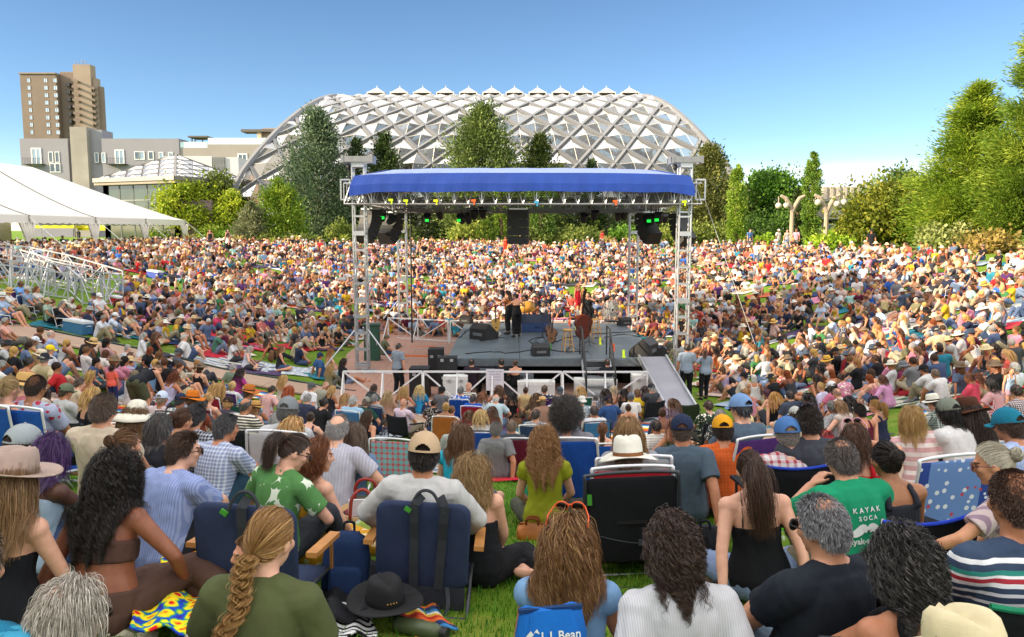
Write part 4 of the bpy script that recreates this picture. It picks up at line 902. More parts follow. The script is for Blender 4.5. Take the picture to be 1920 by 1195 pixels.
for k, (x, y, h, r) in enumerate(((-33, -6, 17, 6.5), (-37, 4, 16, 6.5), (-40, 14, 14, 6), (-42, 24, 12, 5), (-26, -14, 17, 6.5), (-20, -22, 16, 6.5))):
 tree('shade_tree', (x, y, terr1(x, y)), h, r, 'tree', MID, 'leafy shade tree on the left bank beyond the photo edge', 'shade trees on the left bank', n=4200, leaf=.85, trunk=.3)
# ================================================================ buildings
GLASSB = mat('window_glass', '#7f93a3', .15, 0, .1, 3, spec=.8)
def win(mb_parent, x, z, wd, ht, y, frame='#d8d8d4', glass=None, nm='window', cols=2):
 f = MB(); t = .12 * wd
 f.box((x, y - .04, z + ht / 2 - t / 2), (wd, .12, t)); f.box((x, y - .04, z - ht / 2 + t / 2), (wd, .12, t))
 for s in (-1, 1): f.box((x + s * (wd - t) / 2, y - .04, z), (t, .12, ht - 2 * t - .002))
 for c in range(1, cols): f.box((x - wd / 2 + wd * c / cols, y - .03, z), (t * .6, .08, ht - 2 * t - .002))
 o = f.build(nm, mat('frame', frame, .5), mb_parent); MB().box((x, y - .01, z), (wd - 2 * t, .03, ht - 2 * t)).build('pane', glass or GLASSB, o); return o
VREF = None
def px(u, d): return (u - 960) / FPX * d if VREF is None else at(u, VREF, d).x
def pz(v, d): return at(960, v, d).z
brown, brown2 = mat('brown_concrete', '#6f6259', .9, 0, .08, .2, .2, 3), mat('tan_concrete', '#84766a', .9, 0, .08, .2, .2, 3)
VREF = 190; D = 320; t = empty('apartment_tower', (px(112, D), D, 3.7), 0, 'tall brown concrete apartment tower on the left skyline', 'building'); ox, oz = px(112, D), 3.7
def blk(u0, u1, vt, y0, y1, m, par, D_, nm, ox, vb=None, z0=0):
 mb = MB(); zt = pz(vt, D_) - oz; zb = z0 if vb is None else pz(vb, D_) - oz; mb.box(((px(u0, D_) + px(u1, D_)) / 2 - ox, (y0 + y1) / 2, (zt + zb) / 2), (px(u1, D_) - px(u0, D_), y1 - y0, zt - zb)); return mb.build(nm, m, par)
blk(40, 107, 139, 0, 4, brown, t, D, 'wall', ox); blk(39.2, 107.5, 136.6, -.5, 4.5, brown2, t, D, 'parapet', ox, 139)
blk(107.2, 137, 133, 3, 5, brown, t, D, 'wall', ox); blk(137.2, 170, 120, 1, 5, brown2, t, D, 'stair_shaft', ox); blk(170.2, 178, 145, 2, 5, brown2, t, D, 'wall', ox); blk(178.2, 185, 160, 3, 5, brown, t, D, 'wall', ox); blk(107.2, 137, 132, 3, 5, brown2, t, D, 'parapet', ox, 133)
for r_ in range(8):
 for u in (56, 87.5, 105.2): win(t, px(u, D) - ox, pz(151 + r_ * 13.9, D) - oz, 1.45 if u < 80 else 1.75, 1.9, 0, '#6d5a4a', mat('sky_glass', '#9fb4cc', .12, 0, .15, .4, spec=.9))
 MB().box((px(125.8, D) - ox, 2.0, pz(158 + r_ * 13.9, D) - oz), (1.5, 2.0, 1.3)).build('window', mat('dark_glass', '#2c2a2a', .3), t)
for r_ in range(9): b = MB(); b.box((px(143.5, D) - ox, .2, pz(152 + r_ * 12.4, D) - oz), (2.6, 1.7, .95), M=Matrix.Rotation(R(22), 3, 'Y')); b.build('balcony', brown, t)
for r_ in range(8): b = MB(); b.box((px(174, D) - ox, 1.2, pz(165 + r_ * 11, D) - oz), (1.5, 1.7, .9), M=Matrix.Rotation(R(22), 3, 'Y')); b.build('balcony', brown, t)
b = MB()
for u, h in ((139, 1.4), (144, 1.0), (150, 1.8), (153, 1.5), (158, 1.2)): b.tube([(px(u, D) - ox, 3, pz(120, D) - oz), (px(u, D) - ox, 3, pz(120, D) - oz + h)], .1, 6); b.ell((px(u, D) - ox, 3, pz(120, D) - oz + h), (.28, .1, .28))
b.build('roof_antenna', mat('antenna', '#6a6a6e', .5), t)
VREF = 285; D = 200; ox, oz = px(300, D), 3.7; t = empty('apartment_block', (ox, D, 3.7), 0, 'long grey apartment block with roof terrace behind the glass pavilion', 'building')
gw, gw2, conc = mat('grey_render', '#7d7c84', .9, 0, .05, .15), mat('greige_render', '#8a8480', .9, 0, .05, .15), mat('concrete', '#8a857f', .9, 0, .14, .25, .3, 2)
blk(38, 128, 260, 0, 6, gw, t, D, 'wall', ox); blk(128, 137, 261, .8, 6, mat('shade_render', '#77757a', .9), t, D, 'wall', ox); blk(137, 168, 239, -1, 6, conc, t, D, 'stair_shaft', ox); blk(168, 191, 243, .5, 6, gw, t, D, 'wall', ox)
blk(191, 336, 260, 0, 6, gw, t, D, 'wall', ox); blk(336, 390, 277, .3, 6, gw2, t, D, 'wall', ox); blk(390, 560, 271, -.2, 6, gw2, t, D, 'wall', ox)
blk(480, 560, 246, 4, 18, mat('penthouse', '#b9a68c', .8), t, D, 'penthouse', ox, 271.2); blk(449, 550, 241, 1.5, 6, mat('dark_roof', '#5a5450', .8), t, D, 'penthouse_roof', ox, 246); blk(486, 560, 237, 3, 18, gw2, t, D, 'roof_plant', ox, 240.8)
blk(478, 486, 246.2, 2, 3, mat('penthouse', '#b9a68c', .8), t, D, 'column', ox, 271)
rail = mat('rail_glass', '#b9d0d2', .1, 0, .05, 2, spec=.8)
blk(391, 525, 259, -.1, .0, rail, t, D, 'terrace_rail', ox, 270.8); blk(337, 388, 266, .4, .5, rail, t, D, 'terrace_rail', ox, 276.8)
blk(347, 384, 253, 2, 8, mat('dark_roof', '#5a5450', .8), t, D, 'pergola', ox, 256)
b = MB()
for u in (352, 358, 372): b.box((px(u, D) - ox, 3, pz(266, D) - oz), (.25, .25, 2.9))
b.build('pergola_post', mat('dark_roof', '#5a5450', .8), t)
dg_ = mat('dark_glass2', '#4a5560', .15, 0, .2, .5, spec=.8)
for u, v, w_, h_, c in ((68, 294, 2.5, 4.2, 2), (95, 287 + 8, 1.1, 2.6, 1), (107, 295, 1.1, 2.6, 1), (97, 315, 1.3, 2.2, 1), (107, 315, 1.3, 2.2, 1), (181, 290 + 6, .95, 2.4, 1), (194, 296, .95, 2.4, 1), (224, 295, 2.3, 3.6, 2), (257, 292, 1.3, 2, 1), (266, 292, 1.3, 2, 1), (283, 292, 1.3, 2, 1), (302, 294, 1.1, 2.2, 1), (320, 294, 1.1, 2.2, 1), (455, 300, 2.4, 3.0, 2), (497, 294, 1.2, 1.4, 1)):
 win(t, px(u, D) - ox, pz(v, D) - oz, w_, h_, -.05 if u < 336 else -.25, '#d9d9d6', dg_ if u % 2 else GLASSB, cols=c)
win(t, px(514, D) - ox, pz(262, D) - oz, 4, 2.4, 3.9, '#e3d8c6', dg_, cols=4)
for u in (66, 221):
 b = MB(); z = pz(303, D) - oz; b.box((px(u, D) - ox, -.8, z - .75), (4.8, 1.6, .15))
 for k in range(13): b.box((px(u, D) - ox - 2.3 + k * .385, -1.5, z), (.05, .05, 1.3))
 b.box((px(u, D) - ox, -1.5, z + .68), (4.8, .07, .07)); b.build('balcony', mat('black_rail', '#2a2a2c', .5), t)
VREF = 310; D = 150; ox = px(375, D); t = empty('mechanical_building', (ox, D, 3.7), 0, 'white windowless service building with grey louvre behind the pavilion', 'building')
blk(308, 397.5, 293, 0, 8, mat('white_wall', '#b4b3b6', .7, 0, .03, .1), t, D, 'wall', ox); blk(397.8, 446, 295, .3, 8, mat('white_wall', '#b4b3b6', .7, 0, .03, .1), t, D, 'wall', ox); blk(398, 480, 328, 1, 9, mat('brick_band', '#a07f68', .9), t, D, 'plinth', ox)
b = MB()
for k in range(14): b.box((px(410, D) - ox, .1, pz(295.5 + k * 2.2, D) - oz), (2.2, .3, .14))
b.build('louvre', mat('louvre', '#77797c', .5), t)
VREF = 330; D = 95; k_ = D / FPX; cx, cy = px(273, D), D + 11 * .8; ze = pz(328, D - 5); t = empty('glass_pavilion', (cx, cy, 3.7), 0, 'low glass pavilion with a pyramid roof of small glass pyramids', 'building')
fr, lf = Vector((55 * k_, -11.2 * .8, 0)), Vector((-140 * k_, -55 * k_, 0)); ap = Vector((0, 0, pz(284, D + 4) - 3.7)); er = Vector((0, 0, ze - 3.7)); cor = [fr + er, lf + er, -fr + er, -lf + er]
steel, pglass = mat('galvanised', '#9a9a98', .45, .5, .1, 2), None
def glassy(name, tint, alpha=.55, rough=.08, col='#d0d0cc'):
 n = NT(name); tr = n.new('ShaderNodeBsdfTransparent'); tr.inputs[0].default_value = (*lin(tint), 1); n.base(lin(col)); n.b.inputs['Roughness'].default_value = rough; n.b.inputs['Specular IOR Level'].default_value = .9
 fz = n.new('ShaderNodeFresnel'); fz.inputs[0].default_value = 1.45; gl = n.new('ShaderNodeBsdfGlossy'); gl.inputs['Roughness'].default_value = rough; gl.inputs['Color'].default_value = (.8, .8, .8, 1); g2 = n.new('ShaderNodeMixShader'); g2.inputs[0].default_value = .25; n.link(gl.outputs[0], g2.inputs[1]); n.link(n.b.outputs[0], g2.inputs[2])
 m = n.new('ShaderNodeMixShader'); n.link(n.math('ADD', fz.outputs[0], 1 - alpha), m.inputs[0]); n.link(tr.outputs[0], m.inputs[1]); n.link(g2.outputs[0], m.inputs[2]); n.link(m.outputs[0], n.out.inputs['Surface']); return n.m
PYG = glassy('pyramid_glass', '#c8c8c0', .75, .1, '#77756e'); DOMEG = glassy('dome_glass', '#d2d0ca', .88, .2, '#6c6a66')
b = MB(); pb = MB()
for i in range(4):
 A, B_ = cor[i], cor[(i + 1) % 4]; b.bar(A, ap, .3); b.bar(A, B_, .35, .5)
 NR = 5
 for r_ in range(NR):
  def P3(s, h): return A.lerp(B_, h / 2 + s * (1 - h)).lerp(A.lerp(B_, h / 2 + s * (1 - h)), 0) if False else (A + (B_ - A) * s).lerp(ap, h)
  for c in range(NR - r_):
   h0, h1 = r_ / NR, (r_ + 1) / NR; n0, n1 = NR - r_, NR - r_ - 1
   q = [P3(c / n0, h0), P3((c + 1) / n0, h0)] + ([P3((c + 1) / n1, h1), P3(c / n1, h1)] if n1 and c < n1 else [ap.copy()] if not n1 else [P3(1, h1)])
   ctr = sum(q, Vector()) / len(q); nn = (q[1] - q[0]).cross(q[2] - q[0]).normalized(); nn = nn if nn.z > 0 else -nn; tip = ctr + nn * .3
   pb.add([*q, tip], [(j, (j + 1) % len(q), len(q)) for j in range(len(q))])
   for j in range(len(q)): b.bar(q[j], q[(j + 1) % len(q)], .14); b.bar(q[j], tip, .07)
rf = b.build('roof', mat('pav_metal', '#7d7a76', .5, .4), t); pb.build('pane', PYG, rf)
wl = [p * .86 for p in cor]
for p in wl: p.z = 0
b = MB(); g_ = MB()
for i in range(4):
 A, B_ = wl[i], wl[(i + 1) % 4]; hh = er.z - .2
 for k in range(6): p = A.lerp(B_, k / 5); b.bar(p, p + Vector((0, 0, hh)), .16 if k % 5 else .5)
 for z in (.4, .7, .95): b.bar(A + Vector((0, 0, hh * z)), B_ + Vector((0, 0, hh * z)), .12)
 g_.add([A, B_, B_ + Vector((0, 0, hh)), A + Vector((0, 0, hh))], [(0, 1, 2, 3)])
b.build('wall_frame', mat('pav_frame', '#6d706c', .5, .3), t); g_.build('glass_wall', mat('pav_glass', '#2b3a2a', .06, 0, .6, .25, spec=1.0), t)
b = MB(); b.add([p + Vector((0, 0, -.25)) for p in cor] + [p + Vector((0, 0, -.6)) for p in cor], [(0, 1, 2, 3), (7, 6, 5, 4)] + [(i, (i + 1) % 4, 4 + (i + 1) % 4, 4 + i) for i in range(4)]); b.build('soffit', mat('soffit', '#8a8274', .8), t)
MB().box((cx - cx + 4.6, -7.2, 2.6), (5, .5, 5.2)).build('side_wall', mat('mauve_wall', '#7b6a66', .9), t)
VREF = 260; DC = 118.0; kd = DC / FPX * .975; zb = 4.5; ztop = pz(186, DC); HD = 17.0; Ht = ztop - zb
cons = empty('conservatory', (px(919, DC), DC, zb), 0, 'huge glass conservatory dome of crossing diamond ribs behind the trees', 'building')
def dome_pt(u, v, off=0.0):
 """u along the ridge -1..1, v across -1 (front foot) .. 1 (back foot)"""
 a = abs(v); z = Ht * max(0, math.cos(a * math.pi / 2)) ** .92; y = HD * math.copysign(math.sin(a * math.pi / 2), v)
 f = 1 - z / Ht; Lh = np.interp(f, [0, .035, .07, .15, .31, .50, .62, .83, 1.0], [285, 296, 312, 336, 376, 418, 441, 462, 470]) * kd
 p = Vector((u * Lh * (1 + .60 * min(0, y) / DC), y, z))
 if off:
  nrm = Vector((0, y / HD * 1.0, .25 + (1 - a) * 1.0)).normalized(); p += nrm * off
 return p
NU, NV = 13, 14                                   # diamonds along, and around the vault
crib = mat('rib_concrete', '#707276', .8, 0, .08, .3, .2, 3)
ribs = MB(); edge = MB(); panes = MB(); mull = MB()
def node(i, j): return dome_pt(max(-1, min(1, (i / NU) * 2 - 1)), (j / NV) * 2 - 1)
for sgn in (1, -1):
 for s in range(-NV, 2 * NU + NV + 1, 2):
  prev = None
  for j in range(NV * 2 + 1):
   i2 = (s + sgn * j) if sgn == 1 else (s + NV * 2 - NV - (j - NV)) if False else s + (j if sgn == 1 else -j) + (0 if sgn == 1 else NV)
   if 0 <= i2 <= 2 * NU:
    p = dome_pt(i2 / NU - 1, j / NV - 1)
    if prev is not None: ribs.bar(prev, p, .40, .6, up=(0, -.5, 1))
    prev = p
   else: prev = None
ribs.build('lattice_ribs', crib, cons)
for u in (-1, 1):
 pts = [dome_pt(u, v) for v in np.linspace(-1, 1, 41)]; edge = MB(); edge.tube(pts, .55, 8); edge.build('end_arch', crib, cons)
rgd = np.random.default_rng(11)
for par in (0, 1):
 for jj in range(0, 2 * NV - 1):
  for ii in range(0, 2 * NU - 1):
   pass
parity = None
def dn(i2, j2): return dome_pt(max(-1, min(1, i2 / NU - 1)), max(-1, min(1, j2 / NV - 1)))
cells = []
for j2 in range(-1, 2 * NV + 2):
 for i2 in range(-1, 2 * NU + 2):
  if (i2 + j2) % 2 == 1: cells.append((i2, j2))
for i2, j2 in cells:
 if not (0 <= i2 <= 2 * NU and 0 <= j2 <= 2 * NV): continue
 q = [dn(i2 - 1, j2), dn(i2, j2 + 1), dn(i2 + 1, j2), dn(i2, j2 - 1)]; ctr = sum(q, Vector()) / 4; nn = (q[2] - q[0]).cross(q[1] - q[3]); 
 if nn.length < 1e-4: continue
 nn.normalize(); outw = Vector((0, ctr.y / HD, .4)); nn = nn if nn.dot(outw) > 0 else -nn; tip = ctr + nn * .6
 panes.add([*q, tip], [(0, 1, 4), (1, 2, 4), (2, 3, 4), (3, 0, 4)])
 for a in range(4): mull.bar(q[a], tip, .06)
panes.build('glass_panes', DOMEG, cons); mull.build('glazing_bars', mat('glazing', '#b9b5ac', .5, .3), cons)
vents = MB()
for k in range(12):
 p = Vector((((705 + k * 43) - 917) * kd, 0, Ht)); c = .85; fm = Vector((c, c, 0)); base_ = [p + Vector((sx * 1.2, sy * 1.2, -.1)) for sx, sy in ((-1, -1), (1, -1), (1, 1), (-1, 1))]; up_ = [q + Vector((0, 0, .85)) for q in base_]; tip = p + Vector((0, 0, 1.65)); v_ = MB()
 v_.add([*up_, tip], [(0, 1, 4), (1, 2, 4), (2, 3, 4), (3, 0, 4)])
 for a in range(4): v_.bar(base_[a], up_[a], .14); v_.bar(up_[a], up_[(a + 1) % 4], .16); v_.bar(base_[a], base_[(a + 1) % 4], .2)
 v_.tube([tip, tip + Vector((0, 0, .25))], .05, 5); o = v_.build('roof_vent', mat('vent_metal', '#c6c2b8', .4, .4), cons)
MB().box((0, 0, -.6), (470 * kd * 2, HD * 2, 1.0)).build('plinth', conc, cons)
rgp = np.random.default_rng(21)
for k, (u, vt, hw, d) in enumerate(((760, 250, 26, 116), (815, 262, 24, 120), (1095, 262, 26, 114), (1180, 272, 26, 118), (1215, 295, 20, 113), (1270, 290, 20, 117), (1150, 300, 18, 112), (640, 300, 24, 118), (1055, 300, 20, 113), (985, 250, 24, 122))):
 ptree('palm_tree' if k % 2 else 'tropical_tree', u, vt, hw, d, 'tree', ('#2f4426', '#5a6c40'), ['tropical tree growing inside the glass dome', 'feathery palm growing inside the glass dome'][k % 2], n=1600, leaf=.6, group='tropical plants inside the dome')
VREF = 400; D = 100; ox, oz = px(1620, D), 3.7; t = empty('concrete_hall', (ox, D, 3.7), 0, 'low concrete hall with fluted parapet and glass doors behind the lamp posts', 'building')
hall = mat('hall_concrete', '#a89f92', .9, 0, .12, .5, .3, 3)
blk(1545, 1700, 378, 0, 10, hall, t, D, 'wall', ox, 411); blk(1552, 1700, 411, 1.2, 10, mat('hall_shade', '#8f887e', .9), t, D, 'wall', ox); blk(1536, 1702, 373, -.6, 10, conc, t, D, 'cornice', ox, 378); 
b = MB()
for k in range(11): b.box((px(1546 + k * 6.3, D) - ox, .6 + .25 * (k % 2), pz(361.5, D) - oz), (.40, 1.0, 1.5))
b.box((px(1577, D) - ox, 3, pz(361.5, D) - oz), (4.3, 3, 1.45)); b.build('parapet', hall, t); blk(1610, 1700, 366, 1, 9, hall, t, D, 'upper_wall', ox, 373)
for k in range(3):
 win(t, px(1560 + k * 17, D) - ox, pz(432, D) - oz, 1.05, 2.6, 1.1, '#6f7f8c', mat('door_glass', '#39454e', .1, 0, .2, 1, spec=.8), 'door'); win(t, px(1560 + k * 17, D) - ox, pz(417, D) - oz, 1.1, .7, 1.1, '#b9c3c9', GLASSB)
D = 125; ox = px(1425, D); t = empty('distant_building', (ox, D, 3.7), 0, 'pale distant building with roof railing left of the columnar cypresses', 'building')
blk(1392, 1440, 358, 0, 8, mat('pale_wall', '#b5aca0', .9), t, D, 'wall', ox); blk(1425, 1452, 347, 3, 9, mat('pale_wall2', '#998f84', .9), t, D, 'upper_floor', ox)
b = MB()
for u in range(1394, 1428, 6): b.box((px(u, D) - ox, .3, pz(354, D) - oz), (.06, .06, .9))
b.box((px(1410, D) - ox, .3, pz(350, D) - oz), (2.8, .06, .06)); b.build('roof_railing', mat('rail_dark', '#55534f', .5), t)
VREF = None
LAMPC = mat('lamp_concrete', '#9a8b78', .9, 0, .12, 3, .4, 20); GLOBE = mat('lamp_globe', '#b4ae9e', .25, 0, .03)
for u, d, gl, lb in ((1481, 74, ((-27, 386), (-13, 386)), 'forked concrete lamp post with globes left of the taller cypress'), (1545, 70, ((-18, 380), (17, 383), (30, 380)), 'forked concrete lamp post with three globes right of the taller cypress')):
 x = px(u, d); z0 = terr1(x, d); t = empty('lamp_post', (x, d, z0), 0, lb, 'lamp post', 'forked concrete lamp posts'); k = d / FPX; zf = pz(392, d) - z0; b = MB()
 b.tube([(0, 0, 0), (0, 0, zf * .7), (0, 0, zf)], [.24, .2, .18], 8); b.build('post', LAMPC, t)
 for s in (-1, 1): b = MB(); b.tube([(0, 0, zf - .25), (s * .28, 0, zf + .35), (s * .62, 0, zf + .95), (s * 1.1, 0, zf + 1.2)], [.2, .2, .19, .13], 8); b.build('arm', LAMPC, t)
 for dx, v in gl:
  zz = pz(v, d) - z0; g2 = MB(); g2.ell((dx * k, -.15, zz), (.28, .28, .28), None, 18, 12); o = g2.build('globe', GLOBE, t, True); b = MB(); b.tube([(dx * k, -.15, zz + .3), (dx * k, -.1, zf + 1.12)], .05, 6); b.build('hanger', LAMPC, o)
# ================================================================ the marquee tent at the left
tent = empty('marquee_tent', (-37, 62, 3.7), 0, 'large white marquee tent with scalloped valance on the left bank', 'tent')
TENT = mat('tent_vinyl', '#d9d5cc', .6, 0, .03, .6, .15, 6); SEAM = mat('tent_seam', '#8f8b84', .7); CURT = mat('tent_curtain', '#c9c3b6', .8, 0, .06, 2)
yE, yR0, xr, zr, zev = 91.0 - 62, 79.0 - 62, -9.6, 7.7, 2.75
bays = [-30.6, -20.8, -10.8, -.4, 9.4, 19.2, yE]
rows = []
for i in range(11):
 f = i / 10; row = []
 for j in range(61):
  y = -31 + (yE + 31) * j / 60; ph = ((y + 31) % 9.8) / 9.8; sag = .10 * math.sin(math.pi * ph) * math.sin(math.pi * f) + .22 * math.sin(math.pi * f) * .8
  yy = y if y < yR0 else y + (yR0 - y) * 0; fmax = 1.0 if y <= yR0 else max(0.0, (yE - y) / (yE - yR0)); ff = f * fmax; row.append(Vector((xr * ff, y, zev + (zr - zev) * ff ** 1.12 - sag * fmax)))
 rows.append(row)
b = MB(); b.grid(rows, twosided=.02)
rows = [[Vector((xr * f + (2 * xr) * 0 - 0, yE + (yR0 - yE) * g, zev + (zr - zev) * g ** 1.1)) for f in np.linspace(0, 2, 9)] for g in np.linspace(0, 1, 7)]
rows = []
for g in np.linspace(0, 1, 8): rows.append([Vector((xr * g + (2 * xr - 2 * xr * g) * f, yE + (yR0 - yE) * g, zev + (zr - zev) * g ** 1.12 - .3 * math.sin(math.pi * g))) for f in np.linspace(0, 1, 9)])
b.grid(rows, twosided=.02); b.grid([[Vector((2 * xr - xr * f, y, zev + (zr - zev) * f ** 1.12)) for f in np.linspace(0, 1, 6)] for y in np.linspace(-31, yR0, 10)], twosided=-.02); b.build('roof', TENT, tent, True)
b = MB(); rows = [[], []]
for j in range(241):
 y = -31 + (yE + 31) * j / 240; rows[0].append(Vector((.04, y, zev + .02))); rows[1].append(Vector((.05, y, zev - .52 - .10 * abs(math.sin(math.pi * y / 1.05)))))
b.grid(rows, twosided=.015); rows = [[], []]
for j in range(80): x = 2 * xr * j / 79; rows[0].append(Vector((x, yE + .04, zev))); rows[1].append(Vector((x, yE + .05, zev - .52 - .1 * abs(math.sin(math.pi * x / 1.05)))))
b.grid(rows, twosided=.015); b.build('valance', TENT, tent)
for i, y in enumerate(bays):
 b = MB(); b.tube([(-.05, y, -.3), (-.05, y, zev)], .06, 8); b.build('pole', mat('tent_pole', '#b9b9b6', .4, .6), tent)
 b = MB(); pts = [Vector((xr * f * (1.0 if y <= yR0 else 0), y + .0, zev + .03 + (zr - zev) * f ** 1.12 - .17 * math.sin(math.pi * f))) for f in np.linspace(0, 1, 11)]
 if y <= yR0: b.tube(pts, .045, 5)
 b.bar((.08, y, zev + .05), (.08, y, zev - .6), .22, .05); b.build('seam_strap', SEAM, tent)
 b = MB()
 for q in range(9):
  o = (q - 4) / 4; b.tube([(-.05 + .1 * math.sin(q * 2), y + o * .95, zev - .5), (0, y + o * .42, 1.1), (.02 * math.cos(q * 3), y + o * .26, .55), (.05, y + o * .48, -.15)], [.13, .09, .07, .10], 6)
 b.build('curtain', CURT, tent, True)
 b = MB(); b.tube([(.1, y, zev - .1), (3.2, y - .4, .1 + terr1(-33.8, 62 + y) - 3.7)], .03, 5); b.build('guy_rope', mat('rope', '#d8d8d2', .7), tent)
for x in (2 * xr + .1,):
 b = MB()
 for j in range(0, 40): b.box((x + .1 * math.sin(j * 2.2), -31 + j * 1.5, 1.2), (.08, 1.5, 2.9))
 b.build('back_wall', mat('tent_back', '#b3a68e', .8), tent)
for u, d, w_, z, lb in ((113, 104, 6.5, 3.0, 'yellow canopy seen under the middle of the white tent'), (203, 106, 5.2, 2.7, 'smaller yellow canopy seen near the far end of the white tent')):
 x = px(u, d); t = empty('pop_up_canopy', (x, d, 3.7), 0, lb, 'canopy', 'yellow canopies beyond the tent'); b = MB(); h = z - .2; q = [Vector((sx * w_ / 2, sy * 2, h - .55)) for sx, sy in ((-1, -1), (1, -1), (1, 1), (-1, 1))]; q2 = [p + Vector((0, 0, -.35)) for p in q]; b.add(q + [Vector((0, 0, h + .3))] + q2, [(0, 1, 4), (1, 2, 4), (2, 3, 4), (3, 0, 4)] + [(i, 5 + i, 5 + (i + 1) % 4, (i + 1) % 4) for i in range(4)])
 b.build('canopy', mat('yellow_cloth', '#d8c81c', .7), t)
 for p in q: b = MB(); b.tube([(p.x, p.y, -.2), (p.x, p.y, p.z)], .04, 6); b.build('leg', steel, t)
# ================================================================ the stage
ALU, BLK, BLK2 = mat('aluminium', '#b4b6ba', .38, .75, .08, 3), mat('black_gear', '#1b1b1d', .55, 0, .2, 4), mat('black_grille', '#0e0e10', .7, 0, .3, 20, .6, 150)
DECKM, WHT, BLUE = mat('deck_panel', '#5a646a', .38, 0, .18, 1.2, .1, 30), mat('white_paint', '#cfcfd0', .5, 0, .05, 2), mat('blue_tarp', '#153a8f', .55, 0, .10, 1.2, .5, 3)
DX0, DX1, DY0, DY1, DZ = -2.1, 4.95, 25.5, 35.5, 1.2
t = empty('stage_deck', (0, 0, 0), 0, 'dark grey stage deck standing on black legs in the bowl', 'stage')
b = MB()
for i in range(3):
 for j in range(4):
  x0, x1 = DX0 + (DX1 - DX0) * i / 3, DX0 + (DX1 - DX0) * (i + 1) / 3; y0, y1 = DY0 + 2.5 * j, DY0 + 2.5 * (j + 1); b.box(((x0 + x1) / 2, (y0 + y1) / 2, DZ - .04), (x1 - x0 - .012, y1 - y0 - .012, .08))
b.build('deck_panel', DECKM, t)
b = MB(); 
for y in (DY0 + .02, DY1 - .02): b.box(((DX0 + DX1) / 2, y, DZ - .17), (DX1 - DX0, .05, .17))
for x in (DX0 + .02, DX1 - .02): b.box((x, (DY0 + DY1) / 2, DZ - .17), (.05, DY1 - DY0 - .1, .17))
b.build('edge_beam', mat('deck_edge', '#6d747a', .4, .6), t)
for x in np.linspace(DX0 + .1, DX1 - .1, 4):
 for y in np.linspace(DY0 + .1, DY1 - .1, 5): b = MB(); b.tube([(x, y, -.05), (x, y, DZ - .26)], .035, 6); b.build('leg', mat('deck_leg', '#3a3c40', .5, .5), t)
b = MB()
for k in range(24): 
 x = DX0 + .15 + k * (DX1 - DX0 - .3) / 23; b.box((x, DY0 + 1.5 + .04 * (k % 2), .5), (.31, .03, .94))
b.build('skirt', mat('skirt', '#0c0c0d', .9), t)
def tp(zx, zy, z=DZ):
 """a place in the stage area at height z"""
 u, v = 600 + zx / 2.489, 280 + zy / 2.489; r = ray(u, v); k = (z - CAMZ) / r.z; return Vector((r.x * k, r.y * k, z))
def tower(x, y, h, label):
 t = empty('stage_tower', (x, y, terr1(x, y)), 0, label, 'truss tower', 'truss towers of the stage roof'); w_ = .21
 for sx in (-1, 1):
  for sy in (-1, 1): b = MB(); b.tube([(sx * w_, sy * w_, .1), (sx * w_, sy * w_, h)], .032, 7); b.build('chord', ALU, t)
 b = MB(); n = int(h / .62)
 for k in range(n + 1):
  z = .3 + k * (h - .35) / n
  for sx in (-1, 1): b.bar((sx * w_, -w_, z), (sx * w_, w_, z), .045)
  for sy in (-1, 1): b.bar((-w_, sy * w_, z), (w_, sy * w_, z), .06 if k % 4 else .16)
  if k < n:
   for sx in (-1, 1): b.tube([(sx * w_, -w_ * (1 if k % 2 else -1), z), (sx * w_, w_ * (1 if k % 2 else -1), z + (h - .35) / n)], .018, 5)
 b.build('lattice', ALU, t); b = MB(); b.box((0, 0, .05), (.9, .9, .08)); b.build('base_plate', ALU, t)
 for sx, sy in ((-1, -.4), (1, -.4), (0, 1)) if x < 0 else ():
  b = MB(); b.tube([(sx * .2, sy * .2, 1.7), (sx * 1.5, sy * 1.5, .06)], .03, 6); b.tube([(sx * .3, sy * .3, .06), (sx * 1.6, sy * 1.6, .06)], .04, 6); b.build('outrigger', ALU, t)
 b = MB()
 for sx in (-1, 1): b.box((sx * .52, 0, h + .14), (.10, .8, .26))
 for sy in (-1, 1): b.box((0, sy * .34, h + .14), (1.14, .1, .2))
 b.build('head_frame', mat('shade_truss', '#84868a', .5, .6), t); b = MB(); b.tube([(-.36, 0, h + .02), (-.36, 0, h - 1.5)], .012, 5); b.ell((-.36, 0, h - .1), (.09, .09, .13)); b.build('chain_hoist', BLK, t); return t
T = [(px(677, 29.2), 29.2), (px(1280, 29.2), 29.2), (px(755, 40.5), 40.5), (px(1187, 40.5), 40.5)]
for (x, y), lb in zip(T, ('front left aluminium truss tower of the stage roof', 'front right aluminium truss tower beside the two grey shirted staff', 'rear left aluminium truss tower behind the deck', 'rear right aluminium truss tower behind the deck')): tower(x, y, 7.65 if y < 35 else 7.0, lb)
roof = empty('stage_roof', (0, 0, 0), 0, 'blue tarpaulin stage roof on aluminium trusses', 'stage roof')
def truss(a, c, hh, dd, n, par, nm='truss', m=ALU, r=.028):
 a, c = Vector(a), Vector(c); d = (c - a).normalized(); s = Vector((-d.y, d.x, 0)) * dd / 2; up = Vector((0, 0, hh / 2)); b = MB()
 for sg in (-1, 1):
  for ug in (-1, 1): b.tube([a + s * sg + up * ug, c + s * sg + up * ug], r, 6)
 for k in range(n):
  p, q = a.lerp(c, k / n), a.lerp(c, (k + 1) / n); mid = p.lerp(q, .5)
  for sg in (-1, 1):
   b.tube([p + s * sg - up, mid + s * sg + up, q + s * sg - up], r * .7, 5)
   if k % 2 == 0: b.tube([p + s * sg - up, p + s * sg + up], r * .8, 5)
  for ug in (-1, 1): b.tube([p - s + up * ug, q + s + up * ug], r * .55, 5)
 return b.build(nm, m, par)
zT = 6.60
